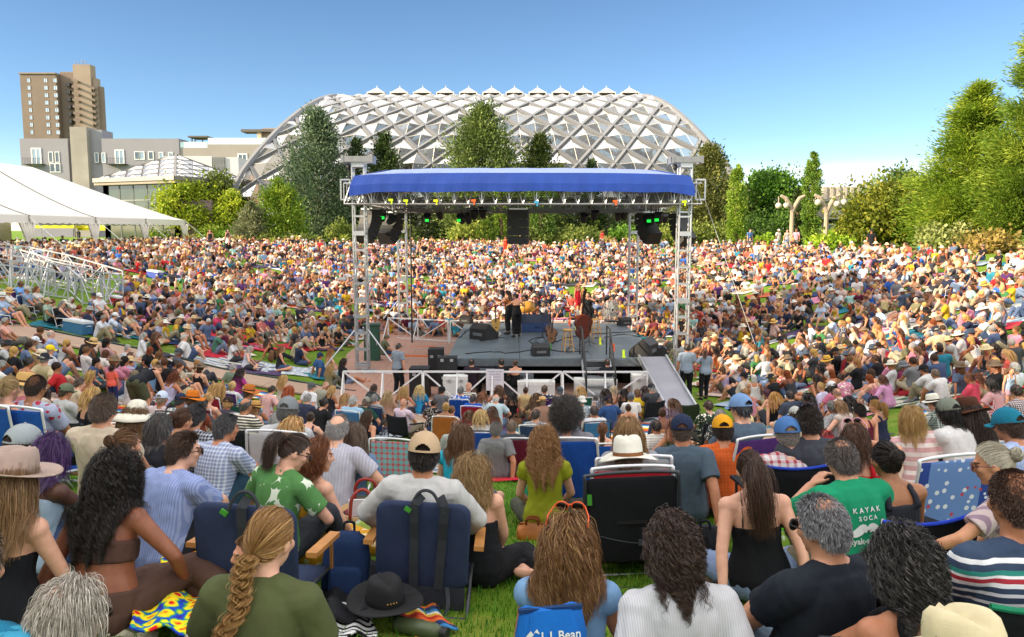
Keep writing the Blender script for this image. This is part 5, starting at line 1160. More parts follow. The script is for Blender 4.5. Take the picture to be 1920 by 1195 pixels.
truss((T[0][0] - .45, 28.95, zT), (T[1][0] + .5, 28.95, zT), .72, .55, 26, roof); truss((T[2][0] - .3, 40.5, zT - .1), (T[3][0] + .3, 40.5, zT - .1), .6, .5, 24, roof, m=mat('shade_truss', '#84868a', .5, .6))
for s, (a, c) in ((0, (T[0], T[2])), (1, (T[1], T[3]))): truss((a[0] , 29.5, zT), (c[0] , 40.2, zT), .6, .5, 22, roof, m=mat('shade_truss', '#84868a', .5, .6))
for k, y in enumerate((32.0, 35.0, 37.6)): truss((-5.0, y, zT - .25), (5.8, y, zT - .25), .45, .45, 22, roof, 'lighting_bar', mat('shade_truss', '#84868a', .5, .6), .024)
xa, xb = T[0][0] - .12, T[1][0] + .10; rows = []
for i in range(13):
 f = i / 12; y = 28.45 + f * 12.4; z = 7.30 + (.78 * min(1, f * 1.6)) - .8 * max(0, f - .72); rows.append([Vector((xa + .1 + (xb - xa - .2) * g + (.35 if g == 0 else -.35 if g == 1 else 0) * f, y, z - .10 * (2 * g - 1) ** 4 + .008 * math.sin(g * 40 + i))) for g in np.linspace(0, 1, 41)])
b = MB(); b.grid(rows, twosided=.02); b.build('tarpaulin', mat('tarp_lit_top', '#7484b8', .4, 0, .08, 1.2, .2, 5), roof, False)  # paler than the valance blue: sun and sky light put into the colour
rows = [[], [], []]
for j in range(81):
 g = j / 80; x = xa - .10 + (xb - xa + .20) * g; e = abs(2 * g - 1); wv = .006 * math.sin(g * 37) + .004 * math.sin(g * 131)
 drop = .56 + .015 * math.sin(g * 9) + .012 * math.sin(g * 31) + .16 * max(0, e - .85) / .15; rows[0].append(Vector((xa + .1 + (xb - xa - .2) * g, 28.44, 7.31 - .10 * (2 * g - 1) ** 4))); rows[1].append(Vector((x * .995, 28.40 + wv, 7.22 - drop * .5))); rows[2].append(Vector((x, 28.42 + wv * 1.6, 7.22 - drop)))
b = MB(); b.grid(rows, twosided=.015); b.build('valance', BLUE, roof, False)
for sg, x in ((-1, xa - .02), (1, xb + .02)):
 rows = [[], []]
 for j in range(31): y = 28.5 + 12 * j / 30; z = 7.30 + .78 * min(1, j / 30 * 1.6) - .8 * max(0, j / 30 - .72); rows[0].append(Vector((x - sg * .1, y, z - .1))); rows[1].append(Vector((x + sg * (.12 if j < 2 else .08), y, 6.62 + .06 * math.sin(j * 1.3))))
 b = MB(); b.grid(rows, twosided=.02); b.build('side_flap', BLUE, roof, False)
for x in (T[0][0] - .42, T[1][0] + .48):
 b = MB()
 for s in (-1, 1):
  for z in (7.1, 6.4): b.bar((x + s * .16, 28.8, z), (x + s * .16, 29.6, z), .05)
  b.bar((x + s * .16, 28.8, 7.1), (x + s * .16, 28.8, 6.4), .05); b.bar((x - .16, 28.8, 7.1 if s > 0 else 6.4), (x + .16, 28.8, 7.1 if s > 0 else 6.4), .05)
 b.build('corner_block', ALU, roof)
def array(zx, zy, n, d, wd, hh, yaw, curve, label, name='line_array'):
 p = at(600 + zx / 2.489, 280 + zy / 2.489, d); t = empty(name, p, -R(yaw), label, 'loudspeaker', None if name != 'line_array' else 'hanging line arrays'); z, y, tl = 0, 0, 0
 for k in range(n):
  M = Matrix.Rotation(tl, 3, 'X'); c = M @ Vector((0, 0, -hh / 2)); cc = Vector((0, y, z)) + c; b = MB()
  q = [(-wd / 2, -.24), (wd / 2, -.24), (wd / 2 * .86, .24), (-wd / 2 * .86, .24)]; b.prism(q, hh * .95, M, cc - M @ Vector((0, 0, hh * .475))); o = b.build('cabinet', BLK, t); g = MB(); g.box(cc + M @ Vector((0, -.245, 0)), (wd * .94, .02, hh * .84), M=M); g.build('grille', BLK2, o)
  e = M @ Vector((0, 0, -hh)); y += e.y; z += e.z; tl += R(curve)
 b = MB(); b.box((0, 0, .05), (wd * .8, .4, .06)); b.tube([(0, 0, .05), (0, 0, zT - p.z)], .025, 6); b.build('rigging_frame', ALU, t)
array(925, 285, 4, 31.5, .88, .33, 180, 0, 'black loudspeaker stack hanging in the middle of the stage roof', 'hanging_speaker_stack')
array(235, 285, 6, 30.2, .72, .20, 215, 9, 'outer black line array hanging at the left of the stage roof'); array(340, 300, 6, 31.4, .72, .20, 205, 12, 'inner black line array hanging at the left of the stage roof')
array(1520, 300, 6, 31.4, .72, .20, 152, 12, 'inner black line array hanging at the right of the stage roof'); array(1680, 300, 6, 30.2, .72, .20, 145, 9, 'outer black line array hanging at the right of the stage roof')
GRN = NT('green_lens'); GRN.base(lin('#0b5a1c')); GRN.b.inputs['Emission Color'].default_value = (*lin('#1fe04a'), 1); GRN.b.inputs['Emission Strength'].default_value = .5
def lamp(zx, zy, d, kind, label, grp):
 p = at(600 + zx / 2.489, 280 + zy / 2.489, d); t = empty('stage_lamp', p, random.uniform(-.6, .6), label, 'stage lamp', grp); M = Matrix.Rotation(R(random.uniform(20, 50)), 3, 'X'); b = MB()
 b.lathe([(.10, -.18), (.13, -.1), (.16, .12), (.17, .2)], (0, 0, -.2), 14, M=M); b.build('lamp_body', BLK, t); b = MB(); b.tube([(-.2, 0, -.2), (-.2, 0, .05), (.2, 0, .05), (.2, 0, -.2)], .02, 5); b.tube([(0, 0, .05), (0, 0, max(.1, zT - .4 - p.z))], .02, 5); b.build('yoke', BLK, t)
 if kind: b = MB(); b.box((0, -.2, -.25), (.15, .05, .11)); b.build('lens', GRN.m, t)
for zx, zy, d in ((255, 285, 30.6), (290, 290, 31), (500, 305, 34), (660, 305, 34), (1545, 305, 31), (1580, 300, 30.8)): lamp(zx, zy, d, 1, 'stage lamp with a glowing green lens hanging under the roof', 'green stage lamps')
for zx in (300, 330, 365, 560, 690, 720, 760, 1230, 1280, 1390, 1420, 1500, 1560, 1610): lamp(zx, 285 + random.uniform(-10, 25), random.choice((31.9, 34.9, 37.5)), 0, 'black stage lamp hanging from the lighting bars', 'black stage lamps')
for zx, zy, c in ((330, 237, '#b8d61e'), (540, 240, '#d8d81e'), (716, 240, '#d85a20'), (1378, 243, '#d85a20'), (400, 240, '#b8d61e'), (1010, 246, '#3a8fb8'), (1700, 245, '#b8d61e')):
 p = at(600 + zx / 2.489, 280 + zy / 2.489, 28.62); b = MB(); b.box((0, 0, 0), (.16, .05, .08)); b.box((.03, -.002, -.09), (.05, .03, .12)); o = b.build('tape_flag', mat('tape' + c, c, .6), None, loc=p); tag(o, 'bright coloured tape flag tied to the lower rail of the front truss', 'tape flag', 'tape flags on the front truss')
p = tp(430, 905, .1); t = empty('light_pole', (p.x, p.y, terr1(p.x, p.y)), 0, 'thin tall black pole standing behind the left line arrays', 'pole'); b = MB(); b.tube([(0, 0, 0), (0, 0, zT - .3)], .04, 6); b.build('shaft', BLK, t); b = MB(); b.box((0, 0, .03), (.7, .7, .06)); b.build('base_plate', BLK, t)
def wedge(p, s, rz, label):
 t = empty('stage_monitor', p, R(rz), label, 'monitor', 'wedge monitors on the deck'); b = MB(); M = Matrix(((0, 0, 1), (1, 0, 0), (0, 1, 0))); b.prism([(0, 0), (.62 * s, 0), (.62 * s, .18 * s), (.18 * s, .52 * s), (0, .36 * s)], .72 * s, M, (-.36 * s, -.31 * s, 0)); b.build('cabinet', BLK, t)
 b = MB(); b.add([(-.33 * s, .28 * s, .2 * s), (.33 * s, .28 * s, .2 * s), (.33 * s, -.10 * s, .50 * s), (-.33 * s, -.10 * s, .50 * s), (-.33 * s, .30 * s, .22 * s), (.33 * s, .30 * s, .22 * s), (.33 * s, -.08 * s, .52 * s), (-.33 * s, -.08 * s, .52 * s)], [(0, 3, 2, 1), (4, 5, 6, 7), (0, 1, 5, 4), (2, 3, 7, 6), (1, 2, 6, 5), (3, 0, 4, 7)]); b.build('grille', BLK2, t); b = MB(); b.box((0, -.315 * s, .18 * s), (.4 * s, .02, .1 * s)); b.build('connector_panel', mat('panel_grey', '#5a5c60', .5), t); return t
wedge(tp(765, 885), 1.15, -40, 'big wedge monitor at the left of the deck facing the violinists'); wedge(tp(1510, 965), 1.15, 60, 'big wedge monitor at the front right corner of the deck'); wedge(tp(1028, 962), .8, 8, 'low wedge monitor at the middle of the deck front edge'); wedge(tp(683, 812), .7, -20, 'small wedge monitor at the rear left corner of the deck'); wedge(tp(1420, 822), .7, 20, 'small wedge monitor at the rear right corner of the deck'); wedge(tp(1592, 962), .6, 80, 'small box monitor beside the big right corner monitor')
def stool(p, label):
 t = empty('bar_stool', p, .3, label, 'stool', 'wooden bar stools on the deck'); wood = mat('pale_wood', '#b48a52', .5, 0, .12, 8); b = MB(); b.lathe([(.16, .72), (.175, .74), (.175, .765), (.15, .78)], seg=16); b.build('seat', wood, t)
 for k in range(4): a = R(45 + 90 * k); b = MB(); b.tube([(.12 * math.cos(a), .12 * math.sin(a), .73), (.23 * math.cos(a), .23 * math.sin(a), 0)], .018, 6); b.build('leg', wood, t)
 for z, r_ in ((.25, .19), (.42, .165)):
  for k in range(4): b = MB(); a, c = R(45 + 90 * k), R(135 + 90 * k); b.tube([(r_ * math.cos(a), r_ * math.sin(a), z), (r_ * math.cos(c), r_ * math.sin(c), z)], .011, 5); b.build('stretcher', wood, t)
stool(tp(1155, 945), 'wooden bar stool nearest the stage stairs'); stool(tp(1287, 885), 'wooden bar stool beside the double bass')
def stringed(p, s, rz, tilt, label, name, cat, cols=('#7a3d1c', '#c89a5a'), dark='#241610'):
 t = empty(name, p, R(rz), label, cat); M = Matrix.Rotation(R(tilt), 3, 'X'); out = []
 for k in range(40):
  a = 2 * math.pi * k / 40; r_ = .5 * (1 + .0 * a); x = math.sin(a) * (.20 + .035 * math.cos(a) * -1 - .06 * math.exp(-((abs(math.cos(a) - .12)) / .22) ** 2)); y = .27 + .27 * -math.cos(a); out.append((x * s, y * s))
 M2 = M @ Matrix(((1, 0, 0), (0, 0, -1), (0, 1, 0))); b = MB(); b.prism(out, .10 * s, M2); b.build('body', mat(name + '_body', cols[0], .3, 0, .25, 5), t, False); b = MB(); b.prism([(x * .95, y * .98 + .005) for x, y in out], .004 * s, M2, M2 @ Vector((0, 0, .101 * s))); b.build('top', mat(name + '_top', cols[1], .3, 0, .15, 5), t)
 b = MB(); b.bar(M2 @ Vector((0, .36 * s, .115 * s)), M2 @ Vector((0, .92 * s, .105 * s)), .045 * s, .025 * s); b.bar(M2 @ Vector((0, .92 * s, .105 * s)), M2 @ Vector((0, 1.08 * s, .06 * s)), .06 * s, .02 * s); b.build('neck', mat('ebony', dark, .4), t)
 b = MB(); b.box(M2 @ Vector((0, .16 * s, .118 * s)), (.09 * s, .02 * s, .03 * s), M=M); b.build('bridge', mat('ebony', dark, .4), t); return t
stringed(tp(820, 852), 1.0, 10, -12, 'golden acoustic guitar on a stand left of the violinists', 'guitar', 'guitar', ('#8a5a24', '#c89a44')); stringed(tp(1082, 905), 1.02, -25, -14, 'dark brown mandola on a stand in the middle of the deck', 'guitar', 'guitar', ('#3c2416', '#6a4630')); stringed(tp(1070, 880), .95, 30, -14, 'dark guitar on a stand behind the brown mandola', 'guitar', 'guitar', ('#2a1a14', '#4a2e20'))
stringed(tp(1228, 890, DZ + .08), 1.75, 205, -8, 'reddish brown double bass held upright by its player', 'double_bass', 'double bass', ('#5a2416', '#7a3420'))
t = empty('instrument_case', tp(1012, 850), .05, 'open blue lined instrument case on the deck behind the mandola', 'case'); b = MB(); b.box((0, 0, .16), (1.25, .5, .3)); b.build('case_body', mat('case_blue', '#27406e', .6), t); b = MB(); b.box((0, .3, .42), (1.25, .12, .5), M=Matrix.Rotation(R(-14), 3, 'X')); b.build('lid', mat('case_lid', '#16223c', .6), t); b = MB(); b.tube([(-.12, -.27, .2), (-.1, -.31, .22), (.1, -.31, .22), (.12, -.27, .2)], .015, 6); b.build('handle', BLK, t)
t = empty('hand_drum', tp(965, 792), 0, 'golden barrel drum lying on a low stand at the rear of the deck', 'drum'); b = MB(); b.lathe([(.2, -.35), (.27, -.15), (.28, .1), (.23, .35)], (0, 0, .55), 20, M=Matrix.Rotation(R(80), 3, 'Y')); b.build('shell', mat('drum_wood', '#c08a3a', .35), t, True); b = MB(); b.lathe([(.2, -.01), (.2, .01)], (.37, 0, .61), 20, M=Matrix.Rotation(R(80), 3, 'Y')); b.build('head', mat('drum_head', '#d8c8a0', .6), t)
for k in (-1, 1): b = MB(); b.tube([(k * .25, -.2, 0), (k * .1, .0, .32), (k * .25, .2, 0)], .02, 6); b.build('leg', BLK, t)
t = empty('fan', tp(1362, 806), R(15), 'round silver pedestal fan at the rear right of the deck', 'fan'); b = MB()
for r_ in (.10, .2, .3, .38, .44): b.tube([(r_ * math.cos(a), -.12 + .08 * (r_ / .44) ** 2, .55 + r_ * math.sin(a)) for a in np.linspace(0, 2 * math.pi, 25)], .010, 5, False)
for k in range(24): a = 2 * math.pi * k / 24; b.tube([(.06 * math.cos(a), -.12, .55 + .06 * math.sin(a)), (.44 * math.cos(a), -.04, .55 + .44 * math.sin(a)), (.44 * math.cos(a), .08, .55 + .44 * math.sin(a)), (.1 * math.cos(a), .14, .55 + .1 * math.sin(a))], .007, 4)
b.build('cage', mat('fan_wire', '#c9c9c6', .3, .7), t); b = MB()
for k in range(4): a = R(90 * k + 20); b.add([Vector((math.cos(a) * .06, -.02, .55 + math.sin(a) * .06)), Vector((math.cos(a - .45) * .38, .03, .55 + math.sin(a - .45) * .38)), Vector((math.cos(a + .45) * .38, -.05, .55 + math.sin(a + .45) * .38))], [(0, 1, 2)])
b.build('blade', mat('fan_blade', '#c4c0b6', .3, .5), t); b = MB(); b.box((0, .02, .03), (.55, .45, .06)); b.tube([(0, .1, .06), (0, .1, .5)], .03, 8); b.ell((0, .1, .55), (.09, .12, .09)); b.build('stand', BLK, t)
def micstand(p, h, bm, label):
 t = empty('microphone_stand', p, random.uniform(0, 6), label, 'mic stand', 'microphone stands on the deck'); b = MB(); b.tube([(0, 0, .1), (0, 0, h)], .014, 6)
 for k in range(3): a = R(120 * k); b.tube([(0, 0, .14), (.32 * math.cos(a), .32 * math.sin(a), .012)], .012, 5)
 b.build('stand', BLK, t); b = MB(); b.tube([(-.12 * bm, 0, h - .06), (.6 * bm, 0, h + .22)], .011, 5); b.build('boom', BLK, t); b = MB(); b.tube([(.6 * bm, 0, h + .22), (.72 * bm + .02, 0, h + .2)], .022, 7); b.ell((.74 * bm + .02, 0, h + .2), (.032, .032, .032)); b.build('microphone', BLK2, t)
for zx, zy, h, bm in ((1040, 895, 1.3, 1), (1255, 915, 1.2, .8), (905, 840, 1.5, .6), (1075, 850, 1.1, 1), (955, 800, 1.5, .7), (1170, 940, .9, .7), (875, 850, 1.45, .5)): micstand(tp(zx, zy), h, bm, 'black microphone stand with boom among the players')
for zx, zy, c, s in ((778, 890, '#d8d4cc', .12), (1075, 940, '#3a7a34', .28), (840, 870, '#c4c0b8', .14), (1320, 895, '#8a8f98', .22), (1355, 900, '#7a2a30', .2)):
 b = MB(); b.lathe([(.035, 0), (.04, s * .02), (.042, s * .6), (.02, s * .8), (.018, s)], seg=12); tag(b.build('bottle' if s > .15 else 'cup', mat('drink' + c, c, .3), None, True, tp(zx, zy)), {'#d8d4cc': 'white paper cup beside the left monitor', '#3a7a34': 'green bottle on the deck by the first stool', '#c4c0b8': 'pale cup at the foot of the golden guitar', '#8a8f98': 'grey flask by the second stool', '#7a2a30': 'dark red bottle right of the second stool'}[c], 'bottle' if s > .15 else 'cup')
for zx, zy, c in ((1417, 970, '#c8e81e'), (1307, 910, '#d8e020'), (1195, 850, '#d8e020'), (1370, 940, '#d8602a'), (1165, 820, '#d8502a')):
 b = MB(); b.box((0, 0, .12), (.07, .05, .24)); b.box((0, -.04, .01), (.10, .14, .02)); tag(b.build('tape_marker', mat('tape' + c, c, .5), None, loc=tp(zx, zy)), 'bright tape marker standing on the deck near the stairs', 'tape marker', 'bright tape markers on the deck')
rgc = np.random.default_rng(4)
for k, pts in enumerate((((700, 870), (760, 895), (790, 870), (850, 880)), ((680, 955), (800, 945), (900, 950), (1010, 930)), ((1000, 900), (1060, 910), (1150, 880), (1300, 860), (1480, 850)), ((1300, 880), (1420, 865), (1530, 880)), ((1040, 870), (980, 900), (1100, 940), (1250, 945)), ((640, 880), (700, 840), (800, 835)))):
 q = [tp(*p, DZ + .015) for p in pts]; b = MB(); b.tube([p + Vector((rgc.normal() * .05, rgc.normal() * .05, 0)) for p in spline(q, 8)], .016, 5); tag(b.build('cable', BLK, None, True), 'black cable lying across the stage deck', 'cable', 'black cables on the deck')
p0, p1 = tp(1220, 985), tp(1350, 985); yb = DY0 - .05; sx0, sx1 = p0.x + .05, p1.x + .05
t = empty('stage_stairs', ((sx0 + sx1) / 2, yb, 0), 0, 'metal stairs with handrails leading up to the deck front', 'stairs'); wd = sx1 - sx0; b = MB()
for k in range(5): z = DZ - .22 * k - .02; b = MB(); b.box((0, -.30 * k - .15, z), (wd, .30, .05)); b.build('step', mat('step_metal', '#8a8f94', .4, .6), t)
for s in (-1, 1):
 b = MB(); b.bar((s * wd / 2, .0, DZ - .1), (s * wd / 2, -1.6, .0), .05, .16); b.build('stringer', ALU, t); b = MB(); b.tube([(s * wd / 2, .9, DZ), (s * wd / 2, .9, DZ + .95), (s * wd / 2, .0, DZ + .95), (s * wd / 2, -1.55, .95), (s * wd / 2, -1.55, .0)], .026, 7); b.tube([(s * wd / 2, .0, DZ + .5), (s * wd / 2, -1.55, .5)], .02, 6); b.tube([(s * wd / 2, .0, DZ + .95), (s * wd / 2, 0, DZ)], .024, 6); b.build('handrail', BLK, t)
t = empty('ramp', (0, 0, 0), 0, 'pale metal ramp sloping down from the right corner of the deck', 'ramp'); a0, a1 = Vector((tp(1480, 970).x, DY0 - .03, DZ)), Vector((DX1 + .0, DY0 - .03, DZ)); b0, b1 = Vector((a0.x + .35, DY0 - 3.3, .12)), Vector((a1.x + .35, DY0 - 3.3, .12)); b = MB()
b.grid([[a0, a1], [b0, b1]], twosided=.07); b.build('ramp_plate', mat('ramp_plate', '#8c8c95', .5, .3, .08, 2), t)
for p, q in ((a0, b0), (a1, b1)): b = MB(); b.bar(p + Vector((0, 0, .06)), q + Vector((0, 0, .06)), .06, .16); b.build('side_rail', ALU, t)
b = MB(); b.box((b0.lerp(b1, .5).x, DY0 - 3.25, .03), (1.4, .1, .18)); b.build('foot', ALU, t)
def barricade(a, c, h, label, grp, m=WHT):
 a, c = Vector(a), Vector(c); t = empty('barricade', a, math.atan2(c.y - a.y, c.x - a.x), label, 'barricade', grp); L = math.hypot(c.x - a.x, c.y - a.y); dz = c.z - a.z; b = MB(); P_ = lambda f, z, y=0: Vector((L * f, y, z + dz * f)); n = max(2, int(L / 1.1))
 b.bar(P_(0, h), P_(1, h), .07, .05); b.bar(P_(0, .08), P_(1, .08), .05); b.build('rail', m, t); b = MB()
 for k in range(n + 1): b.bar(P_(k / n, .0), P_(k / n, h), .05)
 b.build('post', m, t); b = MB()
 for k in range(n):
  b.bar(P_(k / n, .08 if k % 2 else h), P_((k + 1) / n, h if k % 2 else .08), .045)
  f = (k + .5) / n; b.bar(P_(k / n, h - .05), P_(k / n, .0, -.55), .04)
 b.build('brace', m, t)
fx = [px(638, 24), -1.0 - 1.7, -.6, 1.55, px(1222, 23.8)]
for k in range(4): barricade((fx[k], 24.1 - .02 * k, .02), (fx[k + 1] - .04, 24.08 - .02 * k, .02), 1.0, 'white triangular barricade panel standing before the front of the stage', 'white barricades before the stage')
bk = [tp(435, 880, .5), tp(600, 865, .5), tp(668, 800, .5)]
for a, c in ((Vector((-6.0, 38.5, .05)), Vector((-3.0, 37.3, .05))), (Vector((-2.9, 37.3, .05)), Vector((-.2, 37.2, .05))), (Vector((-.1, 37.2, .05)), Vector((2.6, 37.2, .05))), (Vector((2.7, 37.2, .05)), Vector((5.6, 37.2, .05)))): barricade(a, c, 1.05, 'white triangular barricade panel standing behind the rear of the stage', 'white barricades behind the stage')
for k, pts in enumerate((((-10, 498), (60, 506), (128, 520), (232, 552)), ((-10, 520), (60, 530), (130, 548), (155, 572), (232, 572)), ((-10, 545), (55, 552), (128, 562)), ((-10, 506), (40, 512), (95, 528), (175, 545)), ((-5, 532), (50, 540), (105, 556)), ((60, 515), (100, 535), (190, 556), (225, 562)))):
 for j in range(len(pts) - 1):
  a, c = hit(*pts[j]), hit(*pts[j + 1]); barricade(a, c, 1.15, 'white triangular barricade panel stacked on the left slope below the tent', 'white barricades on the left slope', mat('grey_white_paint', '#a6a8ac', .5, .2, .1, 3))
def case(c, size, m, label, name='flight_case', rz=0.0, lidm=None, cat='case'):
 t = empty(name, c, rz, label, cat); b = MB(); w_, d_, h = size; b.box((0, 0, h * .42), (w_, d_, h * .82)); b.build('case_body', m, t); b = MB(); b.box((0, 0, h * .92), (w_ * 1.01, d_ * 1.01, h * .16)); b.build('lid', lidm or m, t)
 for s in (-1, 1): b = MB(); b.box((s * w_ * .25, -d_ / 2 - .012, h * .82), (.1, .03, .09)); b.build('latch', ALU, t)
 return t
p = at(860, 662, 25.1); t = case((-2.0, 24.95, .02), (.62, .55, .85), BLK, 'black rack amplifier with white lettering at the left front corner of the deck', 'amplifier_rack'); x = link(bpy.data.objects.new('lettering', text_mesh('NW', .2)), t); x.data.materials.append(mat('white_ink', '#d8d8d8', .6)); x.matrix_local = Matrix.Translation((0, -.295, .5)) @ Matrix.Rotation(R(90), 4, 'X')
b = MB(); b.box((0, -.282, .45), (.54, .015, .6)); b.build('grille', BLK2, t)
t = case((-2.05, 25.1, .90), (.60, .5, .42), BLK, 'black amplifier head standing on the black rack', 'guitar_amplifier')
case((-2.9, 24.9, .02), (.62, .6, 1.0), BLK, 'black subwoofer box beside the staff man in the pit', 'subwoofer', cat='loudspeaker'); case((-2.55, 26.6, .02), (.5, .5, 1.35), BLK, 'tall black equipment case against the left side of the deck', 'flight_case')
WC = mat('cooler_white', '#c9cac8', .4, 0, .05, 3)
for x, y, w_, h, lb in ((-1.75, 24.55, .75, .8, 'white cooler box with dark print at the left of the pit'), (.75, 24.55, 1.15, .62, 'long white cooler box behind the paper sign'), (2.6, 24.6, 1.3, .68, 'long white cooler box before the stage stairs'), (4.1, 24.7, .7, .8, 'white cooler box beside the ramp')): case((x, y, .03), (w_, .5, h), WC, lb, 'cooler_box', 0, mat('cooler_lid', '#d8d8d4', .4), 'cooler')
case((.2, 25.05, .02), (.95, .45, .75), mat('grey_case', '#4a4e54', .5, 0, .1), 'grey equipment case under the front edge of the deck')
t = empty('paper_sign', (-.52, 24.0, 0), 0, 'white printed paper sign hanging on the barricade before the stage', 'sign'); b = MB(); b.box((0, 0, .78), (.54, .008, .66)); b.build('sheet', mat('paper', '#c9c6cc', .8, 0, .02), t)
ink = mat('blue_ink', '#4a5a8a', .7)
for k, (tx, sz) in enumerate((('If weather permits', .058), ('this pit will be', .058), ('cleared before', .058), ('the show begins', .058), ('- - - - - - - -', .05), ('It is reserved', .05), ('Thank you', .05))):
 x = link(bpy.data.objects.new('lettering', text_mesh(tx, sz)), t); x.data.materials.append(ink); x.matrix_local = Matrix.Translation((0, -.0055, 1.02 - k * .083)) @ Matrix.Rotation(R(90), 4, 'X')
p = tp(245, 985, 0.1); t = empty('utility_cabinet', (p.x, p.y, terr1(p.x, p.y)), .1, 'tall dark green utility cabinet beside the left front tower', 'cabinet'); gm = mat('cabinet_green', '#1f4030', .5); b = MB(); b.box((0, 0, .75), (.62, .55, 1.5)); b.build('cabinet_body', gm, t); b = MB(); b.box((0, -.285, .75), (.54, .02, 1.36)); b.build('door', mat('cabinet_door', '#24493a', .45), t); b = MB(); b.box((0, 0, 1.53), (.7, .62, .06)); b.build('roof', gm, t); b = MB(); b.box((.2, -.31, .8), (.03, .03, .14)); b.build('handle', ALU, t)
ORG = mat('orange_strip', '#c8642c', .7)
for zx0, zy0, zx1, zy1 in ((310, 968, 520, 972), (420, 928, 540, 928)):
 a, c = tp(zx0, zy0, .05), tp(zx1, zy1, .05); b = MB(); b.bar(a + Vector((0, 0, .03)), c + Vector((0, 0, .03)), .22, .06); b.bar(a + Vector((0, 0, .07)), c + Vector((0, 0, .07)), .12, .03); tag(b.build('cable_ramp', ORG), 'orange cable ramp lying across the paving left of the stage', 'cable ramp', 'orange cable ramps')
t = empty('mixing_desk', (-.4, 25.0, 0), 0, 'dark mixing desk on a table in the pit', 'mixing desk'); b = MB(); b.box((0, 0, .74), (1.5, .6, .05)); b.build('table_top', BLK, t); b = MB(); b.box((0, .03, .83), (1.3, .5, .12), M=Matrix.Rotation(R(10), 3, 'X')); b.build('console', mat('desk_grey', '#3a3d44', .5, 0, .3, 40), t)
for sx in (-.7, .7): b = MB(); b.box((sx, 0, .36), (.05, .5, .71)); b.build('leg', BLK, t)
for (x, y), sx in ((T[1], 1), (T[3], 1)):
 b = MB(); b.tube([(x + sx * .7, y, 6.5), (x + sx * 3.2, y + .6, terr1(x + sx * 3.2, y + .6) + .05)], .008, 5); tag(b.build('guy_rope', WHT), 'white guy rope running down from a corner of the stage roof', 'rope', 'guy ropes of the stage roof')
# ================================================================ chairs, blankets, bags
def place(o, loc, heading, k=.7):
 o.location = loc; o.rotation_euler = tilt_rot(loc, heading, k); return o
WF, DF = mat('white_tube', '#cfd0d2', .35, .3), mat('dark_tube', '#3c3f44', .4, .5)
def slab(mb, w_, p0, p1, th, rc=.06, bow=0.0):
 """a rounded padded panel of width w_ from p0 (bottom middle) to p1 (top middle), bowed backwards"""
 p0, p1 = Vector(p0), Vector(p1); up = (p1 - p0); L = up.length; up.normalize(); nn = Vector((1, 0, 0)).cross(up); rows = []
 for sd in (1, -1):
  pass
 out = []
 n = 6
 for cx, cz, a0 in ((w_ / 2 - rc, L - rc, 0), (-w_ / 2 + rc, L - rc, 90), (-w_ / 2 + rc, rc, 180), (w_ / 2 - rc, rc, 270)):
  for k in range(n): a = R(a0 + 90 * k / (n - 1)); out.append((cx + rc * math.cos(a), cz + rc * math.sin(a)))
 m = len(out); V = []
 for sc, off in ((.0, th / 2), (.6, th / 2), (.93, th / 2 * .9), (1.0, th * .2), (1.0, -th * .2), (.93, -th / 2 * .9), (.6, -th / 2), (.0, -th / 2)):
  for x, z in out: xx, zz = x * sc, L / 2 + (z - L / 2) * sc; V.append(p0 + Vector((xx, 0, 0)) + up * zz + nn * (off - bow * (1 - (2 * xx / w_) ** 2)))
 mb.add(V, [(i * m + k, i * m + (k + 1) % m, (i + 1) * m + (k + 1) % m, (i + 1) * m + k) for i in range(7) for k in range(m)])
